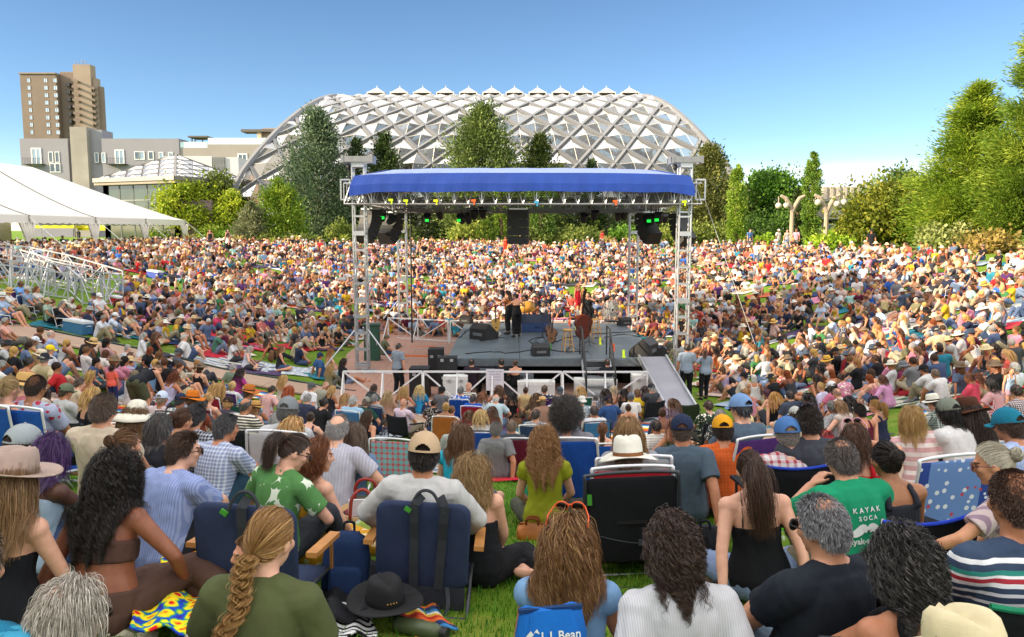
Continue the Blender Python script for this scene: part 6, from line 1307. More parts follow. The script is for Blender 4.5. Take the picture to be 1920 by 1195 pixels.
def beach_chair(loc, heading, cloth, label, frame=None, w=.54, hb=.60, arms='tube', name='folding_chair', group=None, pad=.018, bar=True, lean=17, straps=False):
 frame = frame or WF; t = empty(name, (0, 0, 0), 0, label, 'folding chair', group); place(t, loc, heading); c, s_ = math.cos(R(lean)), math.sin(R(lean)); bp = Vector((0, -.17, .13)); tp_ = bp + Vector((0, -s_ * hb, c * hb)); hw = w / 2 + .012
 b = MB(); slab(b, w, bp, tp_, pad, .07 if pad > .03 else .03, .02); bk = b.build('backrest', cloth, t, True); b = MB(); b.grid([[Vector((x, y, .15 + .02 * abs(x / w) - .02 * math.sin(math.pi * (y + .16) / .5))) for x in np.linspace(-w / 2, w / 2, 5)] for y in np.linspace(-.16, .34, 6)], twosided=-.015); b.build('seat', cloth, t, True)
 b = MB(); top = tp_ + Vector((0, -s_ * .03, c * .03)); b.tube(spline([(-hw, bp.y + .02, .05), bp + Vector((-hw, 0, 0)), tp_ + Vector((-hw, 0, -.05)), top + Vector((-hw + .06, 0, .0)), top + Vector((hw - .06, 0, .0)), tp_ + Vector((hw, 0, -.05)), bp + Vector((hw, 0, 0)), (hw, bp.y + .02, .05)], 5), .0125, 7) if pad < .04 else None
 for sg in (-1, 1): b.tube([(sg * hw, -.32, .0), (sg * hw, -.05, .16), (sg * hw, .36, .16), (sg * hw, .40, .0)], .0125, 7); b.tube([(sg * hw, -.05, .15), (sg * hw, .12, .0)], .011, 6)
 b.tube([(-hw, -.32, .005), (hw, -.32, .005)], .012, 7); b.tube([(-hw, .40, .005), (hw, .40, .005)], .012, 7); b.build('frame', frame, t, True)
 for sg in (-1, 1):
  b = MB(); mid = bp.lerp(tp_, .45)
  if arms == 'wood': b.box((sg * (hw + .045), .03, .395), (.06, .46, .028)); b.tube([(sg * (hw + .04), .2, .39), (sg * (hw + .02), .33, .16)], .011, 6); o = b.build('armrest', mat('arm_wood', '#b0793f', .45, 0, .15, 14), t)
  elif arms == 'tube': b.tube([(sg * hw, mid.y, mid.z), (sg * hw, .06, .40), (sg * hw, .28, .39), (sg * hw, .32, .17)], .0125, 7); b.build('armrest', frame, t)
 if straps:
  b = MB()
  for x in ((-.045, .105) if straps == 2 else (.0,)):
   pts = [bp.lerp(tp_, f) + Vector((x * (1 + .2 * f), -(pad / 2 + .012 + .012 * math.sin(f * 9)) * c - .004, -.0)) for f in (.02, .3, .6, .8, 1.0)] + [tp_ + Vector((x * .7 + .02, -.01, .05))]
   for i in range(len(pts) - 1): b.bar(pts[i], pts[i + 1], .052, .006, up=(0, 1, .2))
  b.tube(spline([tp_ + Vector((-.09, -.03, -.05)), tp_ + Vector((-.03, -.03, .07)), tp_ + Vector((.05, -.03, .07)), tp_ + Vector((.12, -.03, -.05))], 6), .010, 6)
  for x in (-.1, .16) if straps == 2 else (): b.tube(spline([bp + Vector((x, -.03, .02)), bp + Vector((x * 1.1, -.10, -.06)), bp + Vector((x * .95, -.12, -.14)), bp + Vector((x * .7, -.06, -.08))], 5), .013, 5, flat=.3)
  b.build('strap', mat('strap_web', '#2a2d33', .8), t)
  b = MB(); b.box(tp_ + Vector((-.09, -.045, -.03)), (.04, .02, .024), M=Matrix.Rotation(.5, 3, 'Y')); b.build('strap_tag', mat('lime_tag', '#2f7a1a', .6), t)
  b = MB(); slab(b, w * .96, bp + Vector((0, -.004, -.14)), bp + Vector((0, -.002, .02)), .03, .03); b.build('pocket', mat('pocket', '#1c1f27', .8), t)
 return t
def camp_chair(loc, heading, cloth, label, w=.60, hb=.55, hs=.36, trim=None, name='camp_chair', group=None):
 t = empty(name, (0, 0, 0), 0, label, 'camp chair', group); place(t, loc, heading); rows = []
 for i in range(8):
  f = i / 7; rows.append([Vector((x * (1 - .04 * f), -.20 - .16 * f - .05 * (1 - (2 * x / w) ** 2) * (1 - .4 * f), hs - .06 + hb * f + (.035 * abs(2 * x / w) ** 2 * f))) for x in np.linspace(-w / 2, w / 2, 11)])
 b = MB(); b.grid(rows, twosided=.012); b.build('backrest', cloth, t, True)
 if trim: b = MB(); b.tube([p + Vector((0, -.004, .004)) for p in rows[-1]] , .011, 6); b.build('trim', trim, t)
 b = MB(); b.grid([[Vector((x, y, hs - .05 + .07 * abs(2 * x / w) + .03 * (y > .2))) for x in np.linspace(-w / 2, w / 2, 7)] for y in np.linspace(-.2, .32, 6)], twosided=-.012); b.build('seat', cloth, t, True); b = MB(); h = w / 2
 for sg in (-1, 1):
  b.tube([(sg * h * .98, -.37, hs + hb - .04), (sg * h, -.22, hs - .06), (sg * h * 1.05, -.16, .0)], .0115, 6); b.tube([(sg * h, .36, .0), (sg * h, .30, hs + .22)], .0115, 6); b.tube([(sg * h, .33, .03), (-sg * h, .30, hs - .04)], .010, 6); b.tube([(sg * h, -.2, .03), (sg * h, .3, hs - .04)], .010, 6); b.tube([(sg * h, -.18, .03), (-sg * h, -.2, hs - .04)], .010, 6)
 b.build('frame', DF, t)
 for sg in (-1, 1): b = MB(); b.box((sg * h * 1.02, .06, hs + .23), (.085, .50, .022)); b.build('armrest', cloth, t)
 return t
def blanket(pts, m, label, lift=.025, name='blanket', group=None, wav=.012, n=16):
 """pts: four picture points, lying on the lawn"""
 q = [hit(*p) if len(p) == 2 else Vector(p) for p in pts]; c = sum(q, Vector()) / 4; rg = np.random.default_rng(int(abs(c.x * 100) + c.y * 10)); ph = rg.uniform(0, 6, 6); rows = []
 for i in range(n + 1):
  row = []
  for j in range(n + 1):
   f, g = j / n, i / n; p = q[0].lerp(q[1], f).lerp(q[3].lerp(q[2], f), g); ed = min(f, g, 1 - f, 1 - g); p = p + Vector((.03 * math.sin(g * 9 + ph[0]), .03 * math.sin(f * 8 + ph[1]), 0)) * (ed < .02)
   row.append(Vector((p.x - c.x, p.y - c.y, terr1(p.x, p.y) - terr1(c.x, c.y) + lift + wav * (math.sin(f * 13 + ph[2] + 3 * g) + math.sin(g * 11 + ph[3] - 4 * f) + .7))))
  rows.append(row)
 b = MB(); b.grid(rows, twosided=-.012); o = b.build(name, m, None, True, (c.x, c.y, terr1(c.x, c.y))); return tag(o, label, 'blanket', group)
def backpack(loc, heading, col, label, s=1.0, name='backpack', lie=0, dark='#15181f', group=None):
 t = empty(name, (0, 0, 0), 0, label, 'backpack', group); place(t, loc, heading); t.scale = (s, s, s); M = Matrix.Rotation(R(lie), 3, 'X'); m = fabric(col); b = MB()
 rows = []
 for i in range(11):
  f = i / 10; wd = .17 * (1 - .35 * max(0, f - .6) ** 1.3 * 2.2) * (.9 + .1 * min(1, f * 6)); dp = .10 * (1 - .4 * max(0, f - .5)) * (.85 + .15 * min(1, f * 5)); k = 1.0 if f < .95 else .55; rows.append([M @ Vector((math.copysign(abs(math.cos(a)) ** .55, math.cos(a)) * wd * k, math.copysign(abs(math.sin(a)) ** .55, math.sin(a)) * dp * k, .46 * f)) for a in np.linspace(0, 2 * math.pi, 25)])
 b.grid(rows); b.add([p for p in rows[0][:-1]], [tuple(range(23, -1, -1))]); b.add([p for p in rows[-1][:-1]], [tuple(range(24))]); b.build('pack_body', m, t, True)
 b = MB(); slab(b, .24, M @ Vector((0, .105, .03)), M @ Vector((0, .095, .24)), .06, .05); b.build('front_pocket', m, t, True)
 for sg in (-1, 1):
  b = MB(); pts = spline([M @ Vector(p) for p in ((sg * .05, -.105, .43), (sg * .075, -.15, .34), (sg * .10, -.155, .2), (sg * .12, -.115, .05))], 5)
  for i in range(len(pts) - 1): b.bar(pts[i], pts[i + 1], .06, .016, up=(0, 1, 0))
  b.build('shoulder_strap', fabric(dark), t)
 b = MB(); b.tube(spline([M @ Vector(p) for p in ((-.04, -.06, .45), (-.03, -.07, .51), (.03, -.07, .51), (.04, -.06, .45))], 5), .011, 6); b.build('handle', fabric(dark), t); return t
def soft_bag(loc, heading, col, label, size=(.35, .2, .28), name='bag', c2=None, cat='bag', group=None, handle=True, mm=None):
 t = empty(name, (0, 0, 0), 0, label, cat, group); place(t, loc, heading); w_, d_, h = size; b = MB(); rows = []
 for i in range(9):
  f = i / 8; k = (.9 + .14 * math.sin(math.pi * min(1, f * 1.2))) * (1 if f < .9 else .82); rows.append([Vector((math.copysign(abs(math.cos(a)) ** .5, math.cos(a)) * w_ / 2 * k + .012 * math.sin(a * 5 + i), math.copysign(abs(math.sin(a)) ** .5, math.sin(a)) * d_ / 2 * k * (1 - .45 * f * f), h * f + .012 * math.sin(a * 3) * (f > .8))) for a in np.linspace(0, 2 * math.pi, 25)])
 b.grid(rows); b.add(rows[0][:-1], [tuple(range(23, -1, -1))]); b.add(rows[-1][:-1], [tuple(range(24))]); b.build('bag_body', mm or fabric(col), t, True)
 if handle:
  for sg in (-1, 1): b = MB(); b.tube(spline([(-w_ * .2, sg * d_ * .2, h * .96), (-w_ * .16, sg * d_ * .3, h * 1.3), (w_ * .16, sg * d_ * .3, h * 1.3), (w_ * .2, sg * d_ * .2, h * .96)], 6), .011, 6); b.build('handle', fabric(c2 or col), t)
 b = MB(); b.bar((-w_ * .42, 0, h * 1.005), (w_ * .42, 0, h * 1.005), .022, .012); b.build('zip', fabric(c2 or '#222222'), t); return t
def cooler(loc, heading, col, lid, label, size=(.62, .38, .38), group=None):
 t = empty('cooler', (0, 0, 0), 0, label, 'cooler', group); place(t, loc, heading); w_, d_, h = size; b = MB(); b.box((0, 0, h * .4), (w_, d_, h * .8)); b.box((0, 0, h * .78), (w_ * 1.03, d_ * 1.03, h * .05)); b.build('cooler_body', mat('cooler' + col, col, .45, 0, .06), t); b = MB(); b.box((0, 0, h * .9), (w_ * 1.04, d_ * 1.04, h * .17)); b.box((0, 0, h * 1.0), (w_ * .8, d_ * .8, h * .06)); b.build('lid', mat('lid' + lid, lid, .4, 0, .04), t)
 for sg in (-1, 1): b = MB(); b.tube([(sg * w_ * .52, -.09, h * .6), (sg * w_ * .57, -.09, h * .66), (sg * w_ * .57, .09, h * .66), (sg * w_ * .52, .09, h * .6)], .014, 6); b.build('handle', mat('lid' + lid, lid, .4, 0, .04), t)
 return t
def chair_for(sp, loc, heading, kind, *a, **k):
 s = sp.get('scale', 1.0); return (beach_chair if kind == 'beach' else camp_chair)(loc, heading, *a, **k)
# ================================================================ the people nearest the camera
FRONT = []
def S(u, v, heading, pose, g, sk_, hair, top, bottom, label, chair=None, **kw):
 sp = dict(pose=pose, g=g, skin=sk_, hair=hair, top=top, bottom=bottom, label=label, vox=.0095, **kw); sp['uv'] = (u, v, heading); sp['chair'] = chair; FRONT.append(prep(sp)); return sp
FAIR, LIGHT, TAN, OLIVE, BROWN, DEEP = '#cf9f86', '#c28d70', '#ac7455', '#9a6a4a', '#7a4a34', '#4f3226'
A1 = S(128, 1168, 22, 'cross', 'm', FAIR, ('bob', '#a89e92', '#e3dccf', .10), ('shirt', '#8a8f98'), ('pants', '#4a4a4a'), 'white haired person in glasses whose wispy head fills the lower left corner', glasses=('on', '#3a2a22'))
A1b = S(-62, 1075, 10, 'chair', 'm', LIGHT, ('short', '#5a4a3a'), ('shirt', '#1f6f8f', 'camo', '#3a8fae'), ('pants', '#33363c'), 'person in a teal patterned shirt cut by the left edge')
A2 = S(508, 1012, 4, 'cross', 'f', FAIR, ('braid', '#8a6232', '#d0a868'), ('tee', '#4c5232'), ('skirt', '#4f5538'), 'woman with a long blond braid in an olive t-shirt holding a baby', mod=dict(hz=.20, look=(16, 6, 0), aL=((-.10, .22, .40), (-1, -.6, -.5)), aR=((.12, .24, .30), (1, -.6, -.4))))
A3 = S(1066, 1022, 12, 'cross', 'f', TAN, ('wavy', '#6d4826', '#c39a62'), ('sleeveless', '#6f93b8'), ('pants', '#3f4d63'), 'woman with long wavy light brown hair and orange sunglasses on her head', glasses=('up', '#d8541a'))
A4 = S(1264, 1030, -4, 'crossback', 'f', TAN, ('curlybob', '#33231b', '#6a4f40', .085), ('tee', '#b9b9bd', 'rib', '#a9a9ae'), ('shorts', '#9a8f80'), 'woman with a dark brown curly bob in a white ribbed t-shirt', mod=dict(lean=-8, hz=.17))
A5 = S(1540, 990, -22, 'chaircup', 'm', LIGHT, ('thin', '#77767a', '#b4b2b2'), ('tee', '#1d222a'), ('shorts', '#5a6a7a'), 'grey haired man with a bald crown in a black t-shirt on a black camp chair', ('camp', '#14161b', None), fat=1.15, glasses=('on', '#222222'), mod=dict(hz=.17, aL=((-.13, .40, .26), (-1, -.5, -.2)), aR=((.10, .42, .28), (1, -.5, -.2))))
A6 = S(1700, 1064, -14, 'chair', 'f', TAN, ('curlybob', '#24201f', '#77716f', .13), ('tank', '#15161a'), ('pants', '#222228'), 'woman with a big dark curly head of greying hair in a black top', mod=dict(look=(0, 6, 0), hz=.16))
A7 = S(1903, 945, -6, 'chair', 'm', TAN, ('buzz', '#4a3428'), ('tee', '#34435a', 'chest'), ('pants', '#3a3a40'), 'man with cropped brown hair in a navy t-shirt with striped band at right edge', ('camp', '#101417', '#1f7a58'), fat=1.2)
A8 = S(1812, 1275, -10, 'crossknee', 'f', LIGHT, ('bob', '#6a5038'), ('tee', '#b9a98f'), ('pants', '#4a4a52'), 'person under a cream brimmed hat cut by the bottom edge', hat=('panama', '#cbbd98', '#7a6a4a'))
B1 = S(28, 903, 8, 'cross', 'f', FAIR, ('long', '#7a5a3a', '#b08a5c'), ('cami', '#14151a'), ('pants', '#16171b', 'flower', '#24262c'), 'woman in a wide taupe felt hat and black camisole at the left edge', hat=('widefelt', '#a08b80', '#8a776e', 1.0))
B2 = S(44, 838, 25, 'crossback', 'm', LIGHT, ('short', '#3a2a20'), ('tee', '#3f4232', 'camo', '#34382a'), ('shorts', '#3a3d44'), 'man in a grey cap and dark olive t-shirt behind the taupe hat', hat=('capfwd', '#8f9698'))
B3 = S(98, 853, 20, 'knees', 'f', DEEP, ('long', '#3a2352', '#7a3f8a', .24), ('tank', '#8fa3b4'), ('shorts', '#3a4a6a'), 'dark skinned person with purple braids beside the olive t-shirt man')
B4 = S(214, 898, 6, dict(P(lean=0, hunch=16, side=-8, aL=((-.30, -.14, .04), (-1, -.6, 0)), aR=((.30, .24, .22), (1, -.5, -.2)), lL=((.50, .34, .10), (-.2, 1, .3)), lR=((.62, .26, .09), (.4, 1, .5)))) | dict(lL=((.50, .34, .10), (-.2, 1, .3), (1, .3, 0)), lR=((.66, .26, .10), (.4, 1, .5), (.9, .3, .3))), 'f', '#84523a', ('curly', '#17120f', '#4a3c34', .34), ('crop', '#4a352d'), ('pants', '#4f3a31'), 'woman with long black curls in a brown bra top and brown trousers', fat=1.12)
B5 = S(236, 836, 28, 'cross', 'f', LIGHT, ('bun', '#5c3c22', '#9a7044'), ('halter', '#1a1b20'), ('pants', '#2a2c33'), 'woman with a low brown bun and bare back in a black halter')
B6 = S(197, 818, 4, 'chair', 'm', LIGHT, ('short', '#5c4c40', '#8a7a6c'), ('tee', '#b7a894'), ('shorts', '#5a5a52'), 'man with greying brown hair in a beige t-shirt left of the low bun')
B7 = S(346, 846, 24, 'knees', 'm', FAIR, ('short', '#3c2a1e', '#6a4c36'), ('shirt', '#8f9cc4', 'vstripe', '#7484b4'), ('shorts', '#1d2026'), 'man hugging his knees in a blue pinstriped shirt and sunglasses', glasses=('on', '#2a2320'), mod=dict(look=(34, 0, 0)))
B8 = S(425, 804, 20, 'knees', 'm', TAN, ('short', '#4b4a4b', '#8a8888'), ('shirt', '#7c88a8', 'check', '#c3c8d6'), ('shorts', '#1f3a4a'), 'grey haired man in a blue and white checked shirt with raised knee', mod=dict(look=(25, 0, 0)))
B9 = S(297, 806, 8, 'cross', 'f', LIGHT, ('bob', '#4b4748', '#8c8888', .10), ('tee', '#22242b'), ('pants', '#2a2c33'), 'person with short grey hair in a black t-shirt left of the checked shirt')
B10 = S(342, 792, 22, 'cross', 'f', LIGHT, ('bun', '#4c3020', '#7a5338'), ('cami', '#8a7a86'), ('pants', '#3a4a5a'), 'woman with brown hair pinned low and thin straps before the black plaid shirt')
B11 = S(367, 782, 10, 'cross', 'm', LIGHT, ('short', '#3c3a3c', '#6c6a6c'), ('shirt', '#2b3242', 'check', '#b4b8c0'), ('pants', '#33363c'), 'man in a black and white plaid shirt behind the pinned brown hair')
B12 = S(257, 794, 6, 'cross', 'f', LIGHT, ('long', '#6a4c30', '#a07c50'), ('tee', '#3f2147'), ('pants', '#33363c'), 'woman in a floppy white sun hat and purple top', hat=('sunhat', '#cfcabb', '#cfcabb', .95))
C1 = S(553, 848, 22, 'chair', 'f', FAIR, ('pony', '#33231a', '#6a4a36', .26), ('shirt', '#4c7a44', 'leafy', '#c9d2c0'), ('pants', '#33363c'), 'person with a brown ponytail in a green leafy shirt on a navy chair', mod=dict(look=(42, 22, 0), side=8, lean=-2, hz=.18), glasses=('on', '#3a2a22'))
C2 = S(598, 856, 40, 'cross', 'f', FAIR, ('wavy', '#6c3c1e', '#a8683a', .26), ('cami', '#c08a22', 'flower', '#d8c49a'), ('skirt', '#c08a22', 'flower', '#d8c49a'), 'ginger woman in a yellow flowered dress beside the green leafy shirt', mod=dict(look=(25, 0, 0)))
C3 = S(633, 806, 4, 'crossknee', 'm', '#c99a80', ('balding', '#9a9694', '#cfcac6'), ('shirt', '#a9a8b4', 'vstripe', '#9d9ca8', .6), ('shorts', '#7a7464'), 'bald white haired man in a pale grey shirt in the middle left', fat=1.1, scale=1.05)
C4 = S(690, 782, 30, 'crossback', 'f', LIGHT, ('long', '#3f2a1e', '#6a4c38', .24), ('tank', '#17181d'), ('shorts', '#2c4438'), 'woman with long brown hair in a black tank top and green shorts', mod=dict(look=(20, 0, 0)))
C4b = S(664, 818, 10, 'cross', 'f', LIGHT, ('long', '#5d4a3c', '#94806c', .34), ('tee', '#5a7596'), ('pants', '#6a86a8'), 'woman with straight grey brown hair in denim before the black tank top')
C5 = S(795, 854, 0, 'chairarm', 'm', TAN, ('short', '#1f1814', '#3a2e26'), ('long', '#b7b6b4'), ('pants', '#3a3a40'), 'man in a beige cap and white sweatshirt on the right navy chair', hat=('capfwd', '#b2987a', None, 1.05))
C6 = S(886, 886, 10, 'side', 'f', FAIR, ('wavy', '#8a6a40', '#d0b480', .30), ('cami', '#17181c'), ('pants', '#17181c'), 'woman with wavy blond hair in a clip and a black strappy top', fat=1.15)
C7 = S(866, 818, 14, 'cross', 'f', FAIR, ('bob', '#5a3c26', '#9a7450', .24), ('sleeveless', '#1f9ab4'), ('shorts', '#4a5a6a'), 'woman with a brown bob in a turquoise sleeveless top')
C8 = S(930, 806, 4, 'crossback', 'm', TAN, ('short', '#77726e', '#a8a29c'), ('tee', '#6d6d70'), ('shorts', '#4a4a48'), 'grey haired man in a grey t-shirt leaning back on his arms')
C9 = S(1020, 832, 4, 'cross', 'f', FAIR, ('curly', '#8a5e34', '#d8b47e', .30), ('capsleeve', '#7f8419'), ('pants', '#4a4a40'), 'woman with long ginger blond curls in a lime green top')
C10 = S(1062, 792, 6, 'chair', 'm', LIGHT, ('afro', '#2f2b29', '#6e6864', .09), ('shirt', '#77767c'), ('pants', '#4a4a4a'), 'curly dark grey haired man in a grey shirt on a blue beach chair', ('beach', '#1c4a9a', None))
C11 = S(1178, 866, 2, 'chair', 'f', LIGHT, ('short', '#8a7a66'), ('tee', '#c2c2c2'), ('pants', '#77726a'), 'person in a big white felt hat on a red chair', ('beach', '#b3202c', None), hat=('fedora', '#d3d0c4', '#7a5030', 1.12), mod=dict(hz=.12))
C12 = S(1279, 808, 10, 'out', 'm', TAN, ('buzz', '#5a4a40'), ('tee', '#465562'), ('shorts', '#3a3a40'), 'man in a navy cap and slate blue t-shirt leaning on his arm', hat=('capfwd', '#1d2740'), scale=1.05, mod=dict(lean=-14))
C13 = S(1355, 806, 6, 'cross', 'm', TAN, ('short', '#2c2019'), ('shirt', '#c05a26', 'check', '#b24c1e'), ('pants', '#3a3a40'), 'man in a mustard cap and orange checked shirt', hat=('capfwd', '#d0921c'))
C14 = S(1396, 806, 14, 'cross', 'f', LIGHT, ('long', '#8a6844', '#b8966a', .2), ('tee', '#2b2f3c', 'hstripe', '#b8b8bc', .6), ('pants', '#3a3a44'), 'woman in a straw hat with a black ribbon', hat=('boater', '#cdb886', '#17191f', .95))
C15 = S(1407, 880, 4, 'crossback', 'f', FAIR, ('pony', '#3a2519', '#6d4a34', .46), ('cami', '#121317'), ('pants', '#7484a4'), 'woman with a long brown ponytail in a black camisole and pale jeans', mod=dict(lean=-5, hz=.14))
C16 = S(1476, 822, 2, 'chair', 'm', FAIR, ('buzz', '#8a8078'), ('shirt', '#c8c2c4', 'check', '#9a3a44', .55), ('shorts', '#7a7464'), 'man in a blue cap and red white checked shirt on a black chair', ('camp', '#17181d', '#2340a8'), hat=('capfwd', '#41689c'), fat=1.15, mod=dict(hz=.18))
C17 = S(1516, 812, 6, 'chair', 'm', LIGHT, ('short', '#2c221c'), ('tee', '#3c3e46'), ('pants', '#3a3a40'), 'dark haired man in a charcoal t-shirt right of the blue cap')
C18 = S(1577, 862, -12, 'crossknee', 'm', LIGHT, ('thin', '#57504c', '#8c8684'), ('tee', '#15835c'), ('shorts', '#6a6450'), 'greying man in a green t-shirt with white moustache print eating food', fat=1.12, scale=1.02, mod=dict(hz=.10, aL=((-.10, .24, .60), (-1, -.4, -.8)), lean=-6))
C19 = S(1603, 826, 14, 'cross', 'f', LIGHT, ('bob', '#4f3626', '#7c5a42', .14), ('tank', '#a8141e'), ('shorts', '#3a4a6a'), 'woman in a bright red tank top with pink glasses on her head', glasses=('up', '#c98a9c'), mod=dict(aR=((.10, .16, .72), (1, -.2, -.5))))
C20 = S(1661, 864, -8, 'cross', 'f', OLIVE, ('bun', '#1f1814', '#4a3a30'), ('tank', '#2a2c33'), ('pants', '#2a2c33'), 'dark haired woman with a brown claw clip on a black chair', ('camp', '#121318', '#2340b8'))
C21 = S(1862, 872, -48, 'cross', 'f', '#c08a68', ('bun', '#b0a692', '#e2dac8'), ('shirt', '#b9a8a8', 'vstripe', '#8a7484', .35), ('pants', '#b4aca0'), 'older woman with a white bun and glasses in a striped shirt', glasses=('on', '#6a3a3a'), mod=dict(aL=((-.34, .36, .30), (-1, -.4, -.4)), look=(-10, 8, 0)))
C23 = S(1814, 790, -20, 'side', 'f', LIGHT, ('long', '#2c1f19', '#5a4436', .36), ('sleeveless', '#c4c0b4'), ('pants', '#b7b6c4'), 'woman in a brown felt hat and white sleeveless top', hat=('fedora', '#4a2a1c', '#2c1a12', .95))
C24 = S(1777, 786, -16, 'knees', 'm', OLIVE, ('bob', '#1f1a17', None, .1), ('tee', '#c4c2c2'), ('pants', '#2a2c33'), 'person in a grey cap and white t-shirt left of the brown felt hat', hat=('capfwd', '#6e7468'))
C25 = S(1889, 800, -24, 'knees', 'm', TAN, ('short', '#4a3426'), ('shirt', '#97a6c8', 'dots', '#7484ac', 2), ('pants', '#3f4a63'), 'man in a teal cap and pale blue patterned shirt at the right', hat=('capfwd', '#156a82'))
C26 = S(1710, 786, 30, 'side', 'f', FAIR, ('bob', '#a8824a', '#d8ba82', .18), ('tee', '#c49a9a', 'hstripe', '#d8ccc8', .5), ('pants', '#3f587c'), 'blond woman leaning over in a pink striped top and jeans')
C27 = S(1612, 772, -14, 'cross', 'm', TAN, ('short', '#1f1814'), ('tank', '#521428'), ('shorts', '#3a3a40'), 'dark haired person in a maroon tank top')
C28 = S(1640, 762, -40, 'side', 'f', LIGHT, ('pony', '#9a7038', '#cfa468', .3), ('tank', '#232b40'), ('shorts', '#232b40'), 'woman with a blond ponytail in a navy tank top')
C29 = S(22, 794, 14, 'chair', 'f', FAIR, ('pony', '#a08458', '#d4bc8c', .2), ('tank', '#24262c'), ('pants', '#3a3a40'), 'blond woman with a low ponytail on a blue chair at the left', ('beach', '#1f4f9c', None))
C30 = S(72, 793, 8, 'chair', 'm', OLIVE, ('buzz', '#3a2c24'), ('shirt', '#9aa0b4', 'flower', '#a02c3c'), ('shorts', '#3a4a6a'), 'man with a shaved head and flowered shirt on a blue chair', ('beach', '#1f4f9c', None))
C31 = S(540, 775, 6, 'chair', 'm', LIGHT, ('short', '#6a6864'), ('tee', '#b4b4b6'), ('pants', '#4a4a4a'), 'man in a grey cap on a white framed chair', ('beach', '#b9b9bb', None), hat=('capfwd', '#73777a'))
C32 = S(520, 790, 10, 'cross', 'f', FAIR, ('bob', '#9c9a98', '#d4d2d0', .22), ('tee', '#b7b4b4'), ('pants', '#5a6a7a'), 'woman with straight white hair in a white top')
C33 = S(1130, 806, 10, 'cross', 'f', FAIR, ('braid', '#5e3820', '#94623e', .2), ('cami', '#b45a4a'), ('skirt', '#b45a4a'), 'woman with a short auburn braid and coral straps')
C34 = S(1178, 812, 0, 'chair', 'f', FAIR, ('long', '#7c5c36', '#c09a66', .24), ('tee', '#8a8a90'), ('pants', '#4a4a52'), 'woman with straight honey blond hair behind the white felt hat', ('beach', '#a8aaae', None))
BABY = dict(pose='crossknee', g='f', skin='#c98f74', hair=('buzz', '#8a6a4a'), top=('tee', '#c4b8a8'), bottom=('pants', '#b4a898'), vox=.0095, scale=.66, fat=1.2, label='baby with a nearly bald head held over the left shoulder of the braid woman'); prep(BABY); FRONT_N = len(FRONT)
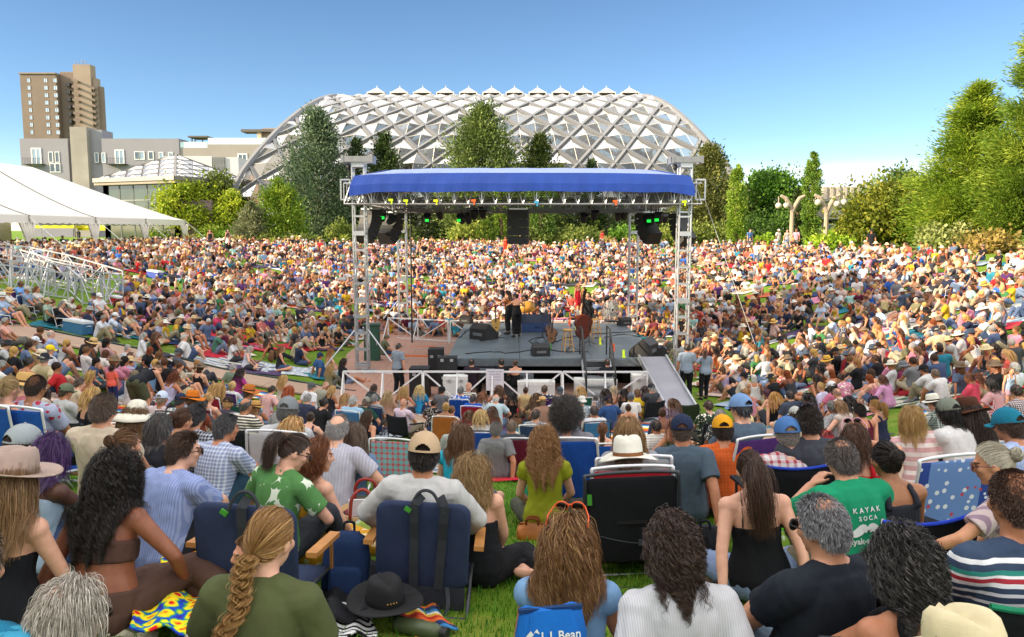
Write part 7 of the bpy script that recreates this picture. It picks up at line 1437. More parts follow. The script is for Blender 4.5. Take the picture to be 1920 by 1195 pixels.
# ================================================================ the rows further down and the two slopes, one line per person
ROWS = '''
864 733 short 6a6a6c tee 2f5fb0 - - chair|879 726 buzz c9a088 tee 232b40 - - cross|887 748 short 3a3a3c tee 1f4fae - - chair|905 743 wavy 7a4a2a tee b9b9bb - - cross|935 730 wavy 5c4028 tank 2a2a30 - - cross|930 748 balding c9c5c0 shirt 7fa8b4 - - cross|961 743 long 17130f tank 15161a - - cross|986 733 bun 4a3020 tee b79f72 - - cross|1005 745 long 5c4028 tee 6a5a4a - - cross|1021 731 short 4a3626 tee 22304a - - chair|1017 754 short 8a7a66 tee 8a6a5a boater c29a64 cross|1040 750 bun 2c1f1a tee b9b9bd - - cross|1050 735 short 6a6a6a tee 77828c capfwd 3a4250 cross|1087 732 long b8945e tee 2a3a5e - - chair|1072 757 short 7a4a2c tee 5a6a7a - - cross|1091 752 short 8a8a86 shirt 8a9aa8 bucket c9c8c2 cross|1133 737 long 2a1c16 tee 3f4a63 - - cross|1150 731 bob b7a58a cami b09078 - - cross|1168 736 long 15120f tank 1a1a1e - - cross|1183 746 short 5a5a5c tee c4c4c6 capfwd 5c6470 cross|1195 738 short 6a4a2e tee c0a02a - - cross|1208 731 long 3c2a20 tee b0607a - - cross|1221 728 short 9a9a98 tee 3c3e44 capfwd 2a2c30 camp|1140 752 buzz 4a3a30 tee 274472 capfwd 1f1a2a cross|1178 766 bun 3a2418 halter 8a6a50 - - cross|1114 772 short 3a3230 tee c0c0c4 - - chair|1005 779 short 3a2e28 shirt 4a4e54 - - chair|1259 757 long 5a3c26 tee 9a8aa8 - - camp|1262 796 long 6a3c24 tank 3c4a3a - - cross|847 770 bun 6a4a2c cami 7a5a4a - - cross|880 778 long 5c4028 tee b0405a - - cross|902 782 bob b89a66 tee c4c2c2 - - chair|924 770 long 5a4030 cami 6a7a8a - - cross|960 800 short 6c5a4a tee 3a3e44 - - cross|1242 775 bun 4a2c1c cami b07a5a - - cross|1230 800 short 2c221c tee b0b0b4 - - cross
416 731 curly b08a52 tank 2a3550 - - chair|436 724 bun c0a06a tee b9b9bd - - chair|454 698 long 2a1a18 long 8a2a6a - - cross|438 690 short 9a9a98 tee 6a7a6a - - cross|467 737 short 5a4a3a tee 2a7a9a fedora a8622a chair|510 732 short 2c221c tee c0604a - - cross|544 733 curly a04a1c tank 3a3a40 - - cross|534 711 long b8945e cami 9a7a5a - - cross|428 757 short b08a52 tee 3a3440 capfwd 2a1f24 cross|461 762 balding 4a4442 tee 3a3c40 - - camp|479 765 bob 8a6038 tank 2a2c30 boater b0854a cross|584 726 short 6a6a68 tee c4c4c6 capfwd 4a4e54 cross|577 748 short 8a8886 tee 2f3448 - - cross|608 757 bun 1f1814 shirt 17181c - - crossknee|624 731 bob b8945e tank 1f1f24 - - cross|611 724 buzz c49a84 tee 8a8a7a - - cross|647 748 curlybob b08a5a tank b8401c - - cross|662 752 short a8a6a2 tee 8fb0c8 - - chair|687 755 short 6a5a4a tee 1f4038 capfwd 7c7a72 cross|702 748 short 7a7876 tee 8a8a8c - - chair|729 740 long a89068 tee 9a7a6a - - cross|759 731 long b09058 cami 3a3a3e - - cross|788 729 long c8b07a tee 2a86b8 - - cross|757 757 buzz b88a74 shirt b894ac - - camp|814 757 bun 2a201a tee 1b1b1f - - cross|836 764 bun b08a52 cami 8a9ab8 - - brown|829 733 short 1f1a17 tee 5a5a5e capfwd 17181b cross|702 728 bob 3a2a22 tee 3a4a4a - - cross|582 784 bun 3a2a20 tank 3a2c3a - - cross|548 806 bob b8905a tee a8a4a8 - - cross|640 790 long 6a5040 tee 5c5a62 - - cross|855 800 short 6a4a30 tee 4a5a3a - - cross
24 764 bun b8985e tee 8a8a7c - - chair|47 729 short a8a29a tee b06a74 straw b8925a camp|70 729 short 8a8680 tee b8ac9a capfwd a2a6ac camp|85 742 long 2a1a14 tee b0a49a - - cross|124 735 short 3c2c20 tee a8a8aa capfwd 5c6450 camp|175 749 bob b89258 tank 1b1b20 - - camp|171 706 curlybob b8965a cami b06a80 - - cross|328 707 curlybob 6a3418 tank a0a0bc - - cross|252 705 short 6a6a66 tee c2c2c2 capfwd 6a5f50 cross|245 668 short 5a3a26 tank 5a7ea4 - - out|335 662 short 7a7a78 tee 4a4e58 capfwd 3a4248 chair|330 683 pony 17130f tee 2a2c34 - - cross|304 748 short 8a7a6a shirt b08a8a capfwd b8c4d8 cross|339 752 short 3a3a3c tee 6a7a8a capfwd 1f2a44 chair|361 751 short 6a4a34 tee 7a3a2a fedora c06a1c chair|328 765 curlybob 2a1f1a tee 3a4a3e capfwd 3a5a40 cross|392 747 short b08a52 cami b06a4a - - chair|407 729 long b8965a tee 2a3450 - - cross|354 738 bob c8b48a tee 8a9ab0 - - cross|94 657 short 8a8680 tee c4c4c8 cap d8bc1c kneesback|66 640 bob 6a4a34 tank c8b04a capfwd c8ccd4 knees|96 627 balding a8a29c shirt 3a6ab0 - - kneesback|77 668 long a88a62 tank 17181c fedora c8bca4 cross|55 681 bun 1f1814 cami 1f1f24 - - outlap|175 644 long 4a3a2c tank 5a5a5c straw c0a06c side|4 686 short 8a8884 tee c0c0c6 - - knees|271 631 bob a8a6a4 long c2c4ca - - side|295 629 long 6a4a34 tank 17181c - - side|346 633 short b8b4ae tee c8c8ca - - kneesback|413 627 short 5a4a3a tee 3f6a5a capfwd 8a8478 knees|380 760 short 2f2a28 tee 3a3a40 - - cross|20 720 short 8a8a8c tee 8a9a7a - - knees|150 720 short 4a3a30 shirt b0a08a - - cross|195 770 short 5a4030 tee 6a5a52 - - cross
10 603 short 9a9894 shirt c0602a - - chair|89 565 short 6a5a4a shirt 2f6a34 capfwd a8987c chairarm|135 563 bob c8c4be tee b0aca0 - - chair|118 570 bob 8a8682 tank 22283c - - chair|176 555 short 8a7a6a shirt 5a1f3c capfwd 3c3c40 chairarm|186 556 short c0beb8 tee c2c2c4 capfwd d0d0d0 chair|195 597 short 8a8278 tee b8bcc4 - - knees|216 593 short 6a5a4a tee b8c0d0 capfwd c8c8c8 knees|245 590 short 4a3a30 tee b4a488 capfwd 1f1f22 knees|51 544 short 8a8682 tee 7a8aa0 capfwd a8a49c chair|70 543 bob 7a4a2a tee c0bcb8 - - chair|17 548 short 8a8a86 tee c0c4cc straw b8945a chair|4 557 short 9a9894 shirt 4a86c0 panama c8c8c4 chair|39 533 short 5a4030 shirt 6a92c8 - - chair|285 548 short 4a3a2e shirt 3a66b0 - - knees|241 551 long 5a3826 tank 9a3a44 - - outlap|254 546 short 4a3a30 tee c8b8b0 - - out|346 558 buzz 8a6a58 tank 3a4048 - - out|377 548 short 8a7a60 shirt b0ac8a - - knees|394 578 short 5a4a3c shirt 22335c - - knees|413 591 short 8a5a3a tee b83a5c - - knees|454 576 short 6a6058 tee a8aab0 - - knees|355 601 bald c2a08a tee 8a9aae - - chair|336 603 bob b8925a tee c09a2a - - cross|301 606 long b09a70 tee 9a9ab0 - - side|318 575 bob 7a6a5a cami b0a49a - - out|430 610 short 2a2420 tee 3a4a40 - - kneesback|505 640 long 3a2a22 tank 17181c - - out|440 640 long 6a4a34 tee c0c0c4 - - outlap|470 655 bob b0aca6 tank b8b8c4 - - crossknee|530 655 long 7a5232 tank 1f1f24 - - side|560 640 short 6a5a4a shirt a49a7c - - knees|600 668 short 2a3040 tee 2f4f7a capfwd 27304a cross|622 660 long a06a3c cami b0805a - - crossknee|622 690 long a88a58 shirt 6c6a50 - - knees|645 680 curlybob 2a1f18 tee 1f1f24 - - outlap|545 600 short 8a8682 tee 3a3a3e - - knees|490 600 short 5a4a3a tee b04a4a capfwd c0c0bc chair
1685 622 wavy 5a3826 tank b8342c - - side|1713 633 short 8a8682 shirt 7a96bc - - knees|1691 596 wavy c0a060 tank c8c8ca - - side|1736 584 long 2a1a14 tee 2a2a28 fedora 17181a cross|1640 673 bun 5a3c28 tee 1a1a1e - - outlap|1694 686 short 9a9894 shirt 6a2444 bucket 6a6e74 kneesback|1753 701 short 6a5a4c tee c2c2c2 - - knees|1732 694 short 3a2c24 tee b8b8b8 capfwd 1a1a1c knees|1817 709 pony 6a3a20 shirt c0445a - - outlap|1856 722 bob 17120f tee b02024 - - cross|1902 690 short b0aca8 tee c0c4cc - - kneesback|1885 664 long a88452 tee c0544a - - cross|1864 652 bob 2a1c16 tee 3a3038 - - kneesback|1870 611 long 17120f tank 17181c - - knees|1841 599 balding 8a7a6a shirt c4c4c4 - - knees|1809 596 bob b8944e tee 232b44 - - knees|1841 577 long 5a4a3a tee b89aa4 sunhat d0ccc4 chair|1870 579 bob 9a9894 shirt b0a8a0 - - beach|1819 539 long 4a2c1c tee 8fb4ac - - kneesback|1845 535 short 6a5a4a tee 8a8a92 straw c0964e chair|1836 553 short 4a3a30 shirt a89a8a - - cross|1868 554 bob 2a1f1a cami a0806a - - knees|1871 524 long 6a4a30 tank b07a5a - - cross|1894 524 bob 2a1f1a tee a83a34 - - cross|1775 520 short 6a5a4a tee 22283c capfwd 5a5e64 beach|1824 509 bob 2a1c16 tank 17181c - - cross|1800 509 long 3a2a20 tank 2a2a30 - - knees|1728 566 short 7a6a5a shirt b4a890 capfwd 8a8078 recline|1704 562 bob 3a2a20 tee 3c3440 - - out|1649 581 short 5a4a3a shirt 3a86b4 - - kneesback|1634 630 short 2a201a tee c4c4c8 - - out|1600 618 long 5a3a28 tank c0b4ac - - kneesback|1557 600 short 4a3626 shirt 5a8ac0 - - knees|1576 607 long a8844a tee 22304c - - cross|1653 712 bob 5a3420 long c08ab0 - - crossknee|1749 756 short 4a3a30 shirt 3a4a3a panama d0ccc0 knees|1589 756 curly 1f1512 tee c09a1c - - cross|1559 763 short 6a6864 tee 1f1f24 - - side|1573 762 bob 8a6a4a sleeveless b8a8a0 - - cross|1576 709 bun 3a2418 tee b87a92 - - crossknee|1551 677 short 9a8a7a halter 7a5040 straw c89a40 cross|1566 660 short 6a5a4a tee 17181c capfwd 1a1a1c beach|1660 556 short 7a6a5a tank b0a070 - - out|1620 590 bob 3a2a20 tank 17181c - - cross|1760 650 short 3a3a3a tee a8b0b8 - - recline|1905 735 short 3a2a20 shirt 5a2a34 - - knees|1795 480 short b0aca8 tank c0b080 - - cross|1860 490 short 8a8680 tee 8ac0c8 boater c8b890 cross|1913 466 short 6a5a4a shirt a89a72 boater b09460 cross|1745 610 bob 8a6a4a tank c4b8b0 - - out|1610 650 short 4a3a30 shirt 8a9ab4 - - recline|1640 600 long 4a3020 cami b08a5a - - cross
1369 668 short 1f1a17 tee 2a3d5c - - knees|1388 694 short 5a3a26 tee 274a8a - - crossknee|1395 706 short 2a2420 shirt b4a07a capfwd 1f1f22 kneesback|1450 684 bun 4a3020 tank 1f1f24 - - cross|1461 698 bob 8a5a34 tee c05a4a - - cross|1400 736 bun a87a4a tank c0808c - - knees|1437 738 bob 4a1f2c cami c09a1c - - cross|1451 744 long b88a48 tank 17181c - - kneesback|1481 742 short 2a221e tee 3a4252 - - cross|1511 746 long 17120f tee b0a0c8 - - cross|1388 780 short 3a3a40 tee 4a5a6a capfwd 6a8ab4 chair|1350 780 short 7a7876 tee 3a3e46 - - cross|1328 762 short 3c2a20 shirt 2a3a2c - - camp|1539 726 bun b08a52 tee b8b4cc - - cross|1529 710 wavy 1f1612 cami 9a7050 - - out|1535 692 long 17120f tank 6a3a20 - - cross|1431 650 bob 3a2a20 tank a03a2c - - cross|1338 656 long 2a1c16 tank b06030 - - cross|1569 738 buzz 8a6a5a tee b0a090 - - cross|1559 726 bob 3a2a20 tee b0607a capfwd c8c8c8 cross|1491 778 bob 3a2418 tee b0a894 capfwd a8a8a4 cross|1500 640 long 5a3a26 tee b8b8bc - - knees|1480 655 long 5a3c28 tank 8a8a94 - - out|1530 650 short 3a2a22 shirt 3a5a8a - - kneesback|1420 635 bob 8a6a44 tee 2a6a7a - - cross|1360 640 bob b08a52 cami b89a7a - - cross|1400 640 short 3a2a20 tank b8b4a8 - - out|1465 630 long 3a2a20 tank 2a2a30 - - cross|1450 605 short 6a5a4a tee b0643a straw c8a05a cross|1520 610 short 3a2a20 shirt a8b4c4 - - kneesback
'''
CN = {'white': 'c4c4c6', 'pale grey': 'a8a8aa', 'grey': '77787c', 'charcoal': '3c3e44', 'black': '18191c', 'navy': '232b44', 'blue': '2f5fb0', 'sky blue': '7aa0c8', 'pale blue': 'a4b4c8', 'slate blue': '55657c', 'teal': '2a7a90', 'turquoise': '2a9ab8', 'mint': '8fb4ac', 'dark green': '26443a', 'green': '3a7044', 'olive': '6c6a50', 'sage': '8a9a7c', 'mustard': 'c09a22', 'yellow': 'd0b83a', 'cream': 'c4b490', 'beige': 'b0a08a', 'tan': 'a8845c', 'brown': '6a4a34', 'rust': 'a04a22', 'orange': 'c4622c', 'coral': 'c0584a', 'red': 'b0242a', 'maroon': '5a1f34', 'pink': 'c07a90', 'dusty rose': 'b08a8a', 'magenta': '8a2a6a', 'purple': '4a2a5c', 'lilac': 'a498b8'}
def cname(h):
 c = [int(h[i:i + 2], 16) for i in (0, 2, 4)]; return min(CN, key=lambda k: sum((a - int(CN[k][i:i + 2], 16)) ** 2 for a, i in zip(c, (0, 2, 4))))
def hname(st, h):
 if st in ('balding',): return 'balding head'
 c = [int(h[i:i + 2], 16) for i in (0, 2, 4)]; l = sum(c) / 3; col = ('silver' if l > 175 else 'grey') if max(c) - min(c) < 24 and l > 80 else 'black' if l < 36 else 'dark' if l < 55 else 'blond' if c[0] > 150 and c[1] > 115 else 'auburn' if c[0] > 1.9 * c[1] else 'brown'
 return {'long': 'long %s hair', 'wavy': 'wavy %s hair', 'curly': 'long %s curls', 'curlybob': '%s curls', 'bob': '%s bob', 'bun': '%s bun', 'pony': '%s ponytail', 'short': 'short %s hair', 'buzz': 'cropped head', 'bald': 'bald head'}.get(st, '%s hair') .replace('%s', col)
HATN = {'cap': 'cap', 'capfwd': 'cap', 'straw': 'straw hat', 'fedora': 'brimmed hat', 'boater': 'straw boater', 'panama': 'brimmed hat', 'bucket': 'bucket hat', 'sunhat': 'sun hat', 'visor': 'visor'}
TOPW = {'tee': 't-shirt', 'shirt': 'shirt', 'tank': 'tank top', 'cami': 'strappy top', 'halter': 'halter', 'long': 'blouse', 'sleeveless': 'sleeveless top'}
SKINS = [FAIR, FAIR, LIGHT, LIGHT, TAN, TAN, OLIVE, BROWN]
BOTC = ['#2a2c33', '#3a4a6a', '#4a5a78', '#8a8268', '#5a5a52', '#1d2026', '#6a7a94', '#a49a84', '#3a3a40', '#4a4438']
rgm = np.random.default_rng(31); MID = []
def region(u, v, d):
 if 560 < u < 1310 and v > 700: return 'in the rows before the stage front'
 if u < 500 and v > 690: return 'in the lower left rows'
 if u <= 660: return 'on the left slope above the path' if v < 640 and u > 0 and (v < 615 + .12 * u) else 'just below the path at left'
 return 'on the right slope' if v < 690 else 'in the lower right rows'
def mid_spec(u, v, st, hc, tk, tcol, hat, hcol, pose):
 chair = None
 if pose == 'camp': chair, pose = 'camp', 'chair'
 elif pose == 'beach': chair, pose = 'beach', 'chair'
 elif pose == 'brown': chair, pose = 'brown', 'chair'
 elif pose == 'chair': chair = 'beach'
 if pose == 'cross': pose = rgm.choice(['cross', 'crossknee', 'crossback', 'outlap'], p=[.4, .3, .2, .1])
 female = tk in ('tank', 'cami', 'halter', 'sleeveless') and st not in ('short', 'buzz', 'balding') or st in ('long', 'wavy', 'curly', 'bun', 'pony', 'bob', 'curlybob'); g = 'f' if female else 'm'
 if st == 'bald': st = 'balding'
 pat = rgm.choice([None, 'check', 'vstripe', 'flower', 'dots', 'hstripe'], p=[.74, .06, .06, .06, .04, .04]) if tk in ('tee', 'cami') else rgm.choice([None, 'check', 'vstripe', 'flower'], p=[.4, .3, .2, .1]) if tk == 'shirt' else None
 sp = dict(pose=str(pose), g=g, skin=str(rgm.choice(SKINS)), hair=(st, '#' + hc), top=(tk, '#' + tcol) + ((pat, '#c8c8ca' if pat in ('check', 'vstripe') else '#d8cfc0') if pat else ()), bottom=(str(rgm.choice(['shorts', 'pants', 'shorts', 'capri'] if g == 'm' else ['shorts', 'pants', 'hotpants', 'shorts'])), str(rgm.choice(BOTC))), vox=.015, scale=float(rgm.uniform(.94, 1.05)), fat=1.0 if g == 'f' or rgm.random() < .5 else 1.14)
 if hat: sp['hat'] = (hat, '#' + hcol, '#3a2c22' if hat in ('straw', 'fedora', 'boater', 'panama') else None)
 if rgm.random() < .3: sp['glasses'] = ('on', '#1c1c1e')
 if rgm.random() < .45: sp['shoes'] = str(rgm.choice(['#b9b9ba', '#2a2a2c', '#6a4a34', '#8a8a92']))
 who = ('woman' if g == 'f' else 'man') if st != 'bob' else 'person'
 sp['desc'] = '%s in %s %s' % (who, cname(tcol), TOPW[tk]); sp['short'] = cname(tcol) + ' ' + TOPW[tk]
 sp['extra'] = ('and %s %s' % (cname(hcol), HATN[hat])) if hat else 'with ' + hname(st, hc)
 sp['uv'] = (u, v, None); sp['chair'] = chair; return sp
for tok in ROWS.replace('\n', '|').split('|'):
 if not tok.strip(): continue
 u, v, st, hc, tk, tc_, hat, hcol, pose = tok.split(); sp = mid_spec(int(u), int(v), st, hc, tk, tc_, None if hat == '-' else hat, None if hcol == '-' else hcol, pose); MID.append(prep(sp))
TOPS = ['c4c4c6', 'c4c4c6', 'b8b8bc', '1b1b1f', '1b1b1f', '1b1b1f', '2a2c33', '8a8a94', '232b44', '2f5fb0', '7aa0c8', 'a4b4c8', '55657c', '2a7a90', '8fb4ac', '3a7044', '6c6a50', 'c09a22', 'c4b490', 'b0a08a', 'c0584a', 'b0242a', '5a1f34', 'c07a90', 'b08a8a', '4a2a5c', 'a498b8', '77787c', '3c3e44']
HAIRC = ['2a1c16', '3a2a20', '4a3020', '5c4028', '6a4a34', '8a6038', 'a8844a', 'b8985e', '17130f', '8a8682', 'b0aca6', '6a3418']
def rand_spec(u, v):
 fem = rgm.random() < .6; st = str(rgm.choice(['long', 'wavy', 'bob', 'bun', 'pony'] if fem else ['short', 'short', 'buzz', 'balding'])); hat = str(rgm.choice(['capfwd', 'straw', 'fedora', 'panama', 'bucket', 'boater'])) if rgm.random() < .3 else None
 return mid_spec(u, v, st, str(rgm.choice(HAIRC)), str(rgm.choice(['tank', 'tee', 'cami', 'tee'] if fem else ['tee', 'tee', 'shirt'])), str(rgm.choice(TOPS)), hat, str(rgm.choice(['c8c8c4', '3a4250', 'b8945a', 'c8b890', '1f1f22', '6a8ab4'])), str(rgm.choice(['cross', 'knees', 'kneesback', 'out', 'outlap', 'side', 'recline', 'chair'], p=[.3, .17, .14, .1, .1, .07, .04, .08])))
def Q(pose, g, sk_, hair, top, bottom, label, **kw):
 sp = dict(pose=pose, g=g, skin=sk_, hair=hair, top=top, bottom=bottom, label=label, vox=.012, **kw); return prep(sp)
ST = []
ST.append((Q('stand', 'f', LIGHT, ('bun', '#1f1612'), ('cami', '#101114'), ('longskirt', '#101114'), 'violinist in a black strappy dress standing with her back turned on the deck', shoes='#17181a', mod=dict(aL=((-.30, .38, 1.22), (-1, -.3, -.5)), aR=((.26, .34, 1.20), (1, -.2, -.6)), look=(-25, 4, 0))), tp(918 + 0, 880), -14))
ST.append((Q('stand', 'm', LIGHT, ('long', '#3a2418', None, .22), ('tank', '#141518'), ('pants', '#141518'), 'long haired violinist in black trousers playing behind the dress violinist', shoes='#17181a', mod=dict(aL=((-.30, .38, 1.28), (-1, -.3, -.5)), aR=((.10, .40, 1.22), (1, -.2, -.5)), look=(-20, 8, 0))), tp(882, 862), -60))
ST.append((Q('stand', 'f', LIGHT, ('bob', '#2a1c16'), ('tee', '#17181c'), ('pants', '#17181c'), 'double bass player mostly hidden behind the reddish bass', mod=dict(aL=((-.12, .30, 1.48), (-1, 0, -.3)), aR=((.20, .40, 1.0), (1, -.4, -.2)))), tp(1250, 868), 200))
ST.append((Q('stand', 'm', LIGHT, ('short', '#3a3634'), ('tee', '#77828e'), ('pants', '#1c1f26'), 'staff man in a grey shirt with a lanyard standing left of the stage', shoes='#1a1a1c', glasses=('on', '#17181a')), Vector((-3.65, 25.2, 0)), 40))
ST.append((Q('stand', 'm', TAN, ('short', '#2c221c'), ('tee', '#7c8896'), ('pants', '#17181c'), 'taller staff man in a grey t-shirt seen from behind right of the ramp', shoes='#1a1a1c', scale=1.03), Vector((px(1292, 24.6), 24.6, 0)), 6))
ST.append((Q('akimbo', 'f', FAIR, ('pony', '#5a3826'), ('tee', '#7c8896'), ('pants', '#17181c'), 'staff woman with a brown ponytail in a grey t-shirt right of the ramp', shoes='#1a1a1c', scale=.97), Vector((px(1327, 24.6), 24.6, 0)), -14))
for (u, hcol, top, lab, st, g) in ((938, '17130f', ('tee', '#141518'), 'dark haired technician in black sitting in the pit behind the barricade', 'short', 'm'), (965, '4a3a30', ('halter', '#141518'), 'person with bare shoulders sitting in the pit right of the paper sign', 'bun', 'f'), (1140, '3a2c24', ('tee', '#1d2026'), 'person in black sitting in the pit by the stage stairs', 'short', 'm'), (885, '2a2018', ('tee', '#2a1f2a'), 'technician crouching in the dark at the left of the pit', 'short', 'm')):
 ST.append((Q('highchair', g, LIGHT, (st, '#' + hcol), top, ('pants', '#1d2026'), lab), Vector((px(u, 24.75), 24.75, 0)), rgm.uniform(-30, 30)))
ST.append((Q('bend', 'f', LIGHT, ('bun', '#6a5038'), ('tank', '#1a1c22'), ('shorts', '#454632'), 'woman in olive shorts bending over among the lower left rows'), hit(258, 800), 20))
ST.append((Q('stand', 'f', TAN, ('afro', '#3a1f16'), ('tee', '#d05a4c'), ('pants', '#22305a'), 'small child with curly hair in a coral t-shirt and denim overalls', scale=.56, cat='child'), hit(213, 765), 10))
ST.append((Q('stand', 'f', LIGHT, ('long', '#6a4a34'), ('tank', '#8fa0b8'), ('hotpants', '#b894a4'), 'small child with long brown hair in pale blue standing on the right slope', scale=.58, cat='child'), hit(1888, 780), 170))
ST.append((Q('crossknee', 'm', LIGHT, ('short', '#6a5a50'), ('tee', '#5a6048'), ('pants', '#3a4a64'), 'photographer in jeans sitting on the paving beside the green cabinet', hat=('capfwd', '#6a6a58')), tp(298, 965, .05), 60))
for (u, v, lab, g, hc, top, bot, hat, hd) in ((1090, 462, 'man in a white shirt and hat standing at the far rim right of centre', 'm', '6a5a4a', ('tee', '#c8c4bc'), ('shorts', '#a09880'), ('panama', '#c8c4b4', None), 170), (1129, 464, 'woman in a red top standing at the far rim by the right rear tower', 'f', '8a6038', ('tank', '#b8302c'), ('shorts', '#a8a090'), None, 190), (1418, 500, 'man in a white t-shirt and jeans walking on the right lawn', 'm', '4a3a30', ('tee', '#c8c6c0'), ('pants', '#5a6a84'), None, 230), (1458, 470, 'man in a white t-shirt standing by the bench under the cypress', 'm', '8a8680', ('tee', '#c4c0b8'), ('shorts', '#8a8268'), ('capfwd', '#c0bcb0'), 150), (1475, 470, 'woman in grey holding a bag near the bench', 'f', '3a2a20', ('tank', '#8a8a92'), ('pants', '#5a6a84'), None, 200), (1492, 470, 'man in a pink t-shirt standing by the taller cypress', 'm', '6a5a4a', ('tee', '#c08a9c'), ('shorts', '#5a5a52'), None, 210), (1405, 468, 'man in blue standing left of the bench', 'm', '4a3a30', ('tee', '#4a6a9a'), ('shorts', '#4a4a44'), None, 160), (1632, 480, 'man in a black t-shirt standing at the top of the right slope', 'm', '3a2a20', ('tee', '#1d1e22'), ('pants', '#2a2c33'), ('capfwd', '#2a2c30'), 200), (395, 466, 'woman in a dark dress standing near the tent end', 'f', '4a3020', ('tank', '#2a2430'), ('skirt', '#2a2430'), None, 160), (428, 464, 'woman in a black top standing before the grey green pine', 'f', '3a2a20', ('tank', '#1d1e22'), ('skirt', '#2a2a30'), None, 140), (447, 462, 'man in a rust shirt walking before the arborvitae', 'm', '8a6038', ('tee', '#a8562c'), ('pants', '#6a4a34'), None, 120), (948, 478, 'woman in a long red dress standing under the hanging loudspeaker', 'f', '5a3826', ('tank', '#c0341c'), ('longskirt', '#c0341c'), None, 200), (975, 478, 'man in a dark shirt standing under the hanging loudspeaker', 'm', '3a2a20', ('tee', '#23242a'), ('shorts', '#8a8268'), ('straw', '#c0a06c', '#3a2c22'), 170), (1083, 585, 'woman in a long red dress standing among the crowd behind the double bass', 'f', '8a6038', ('cami', '#b81f2c'), ('longskirt', '#b81f2c'), None, 150), (428, 478, 'woman in a white top and black skirt walking below the far rim', 'f', '4a3020', ('tank', '#c0c0c0'), ('skirt', '#1d1e22'), None, 30), (148, 455, 'man standing in the shade under the tent', 'm', '3a3634', ('tee', '#33363c'), ('pants', '#3a3a40'), None, 120)):
 ST.append((Q('walk' if 'walking' in lab else 'stand', g, str(rgm.choice(SKINS)), (('long' if g == 'f' else 'short'), '#' + hc), top, bot, lab, shoes='#3a3a3c', **({'hat': hat} if hat else {})), hit(u, v), hd))
NR = 300 - len(FRONT) - 1 - len(MID) - len(ST)
cand = []
for _ in range(4000):
 u, v = rgm.uniform(0, 1920), rgm.uniform(520, 830)
 if (650 < u < 1330 and v < 735) or (u < 225 and v < 575): continue
 if not ((u < 640 and v > 560 + .05 * u) or (u > 1330 and v > 560) or (640 < u < 1330)): continue
 ok = all((abs(u - q[0]) / (18 + .06 * (v - 500))) ** 2 + ((v - q[1]) / (13 + .03 * (v - 500))) ** 2 > 1 for q in cand + [s_['uv'] for s_ in MID] + [s_['uv'] for s_ in FRONT])
 if ok: cand.append((u, v))
cand.sort(key=lambda q: -q[1])
for u, v in cand[:max(0, NR)]: MID.append(prep(rand_spec(u, v)))
print('people', len(FRONT), len(MID), len(ST), 'cand', len(cand))
# ================================================================ placing everybody
FAR = []
rgf = np.random.default_rng(77)
for lod, vx in ((0, .030), (1, .048)):
 for ps in ('cross', 'crossknee', 'knees', 'kneesback', 'outlap', 'chair', 'out'):
  for g in 'fm': FAR.append((lod, prep(dict(pose=ps, g=g, vox=vx, top=('tank' if g == 'f' and ps in ('cross', 'knees', 'outlap') else 'tee', '#ffffff'), bottom=('shorts' if ps in ('cross', 'knees', 'out', 'chair') else 'pants', '#ffffff')))))
run_jobs()
def faces(p): return math.degrees(math.atan2(.8 - p[0], 32.0 - p[1]))
OCC = []
def cut(l):
 w_ = l.split()[:16]
 while w_[-1] in ('the', 'in', 'on', 'before', 'at', 'of', 'and', 'with', 'above', 'below', 'just', 'left', 'right', 'lower', 'rows', 'slope', 'stage', 'a') and len(l.split()) > 16 and len(w_) > 5: w_.pop()
 return ' '.join(w_)
BCOL = ['#1c4a9a', '#8a1f2c', '#4a2a6a', '#1f5a4a', '#23242a', '#3a6a9a', '#2a3a5c', '#6a6a70']
ck = 0
for sp in FRONT:
 u, v, hd = sp['uv']; loc = head_place(sp, u, v, hd); make_person(sp, loc, hd); OCC.append((loc.x, loc.y)); ch = sp['chair']
 if ch:
  txt = '%s under the %s' % ({'beach': 'low folding chair', 'camp': 'camp chair'}[ch[0]], ' '.join(sp['label'].split()[:9])); nm = {'#1c4a9a': 'blue ', '#1f4f9c': 'blue ', '#b3202c': 'red ', '#b9b9bb': 'white ', '#a8aaae': 'grey '}.get(ch[1], 'black ')
  if ch[0] == 'beach': beach_chair(loc, hd, fabric(ch[1]), nm + txt, hb=.64)
  elif sp is A5: cc5 = camp_chair(loc, hd, fabric(ch[1]), nm + txt, .62, .46, .14, trim=DF)
  else: camp_chair(loc, hd, fabric(ch[1]), nm + txt, hs=.24 if sp is not C20 else .10, hb=.46 if sp is not C20 else .42, trim=fabric(ch[2]) if ch[2] else None)
b_ = A2['obj']; sk2 = _skels[A2['key']]; m2 = b_.matrix_basis
_h = at(452, 1046, _d2 := (b_.matrix_basis @ sk2.head).y + .14); make_person(BABY, _h - Matrix.Rotation(R(115), 3, 'Z') @ (_skels[BABY['key']].head * .66), -115)
for sp in MID:
 u, v, _ = sp['uv']; sk = _skels[sp['key']]; p0 = hit(u, v, .75, dmin=8); hd = faces(p0) + rgm.uniform(-16, 16); sp['hd'] = hd; sp['loc'] = head_place(sp, u, v, hd)
seen = {}
def lab_of(sp, lvl):
 rgn = region(sp['uv'][0], sp['uv'][1], 0); base = '%s %s' % (sp['desc'], sp['extra'])
 if lvl == 0: return base + ' ' + rgn
 near = sorted((q for q in MID if q is not sp and q['short'] != sp['short']), key=lambda q: (q['uv'][0] - sp['uv'][0]) ** 2 + (2 * (q['uv'][1] - sp['uv'][1])) ** 2)
 q = near[lvl - 1]; side = 'left of' if q['uv'][0] > sp['uv'][0] else 'right of'; return '%s %s %s' % (base, side, q['short']) + (' ' + rgn if len((base + rgn).split()) < 12 else '')
cnt = {}
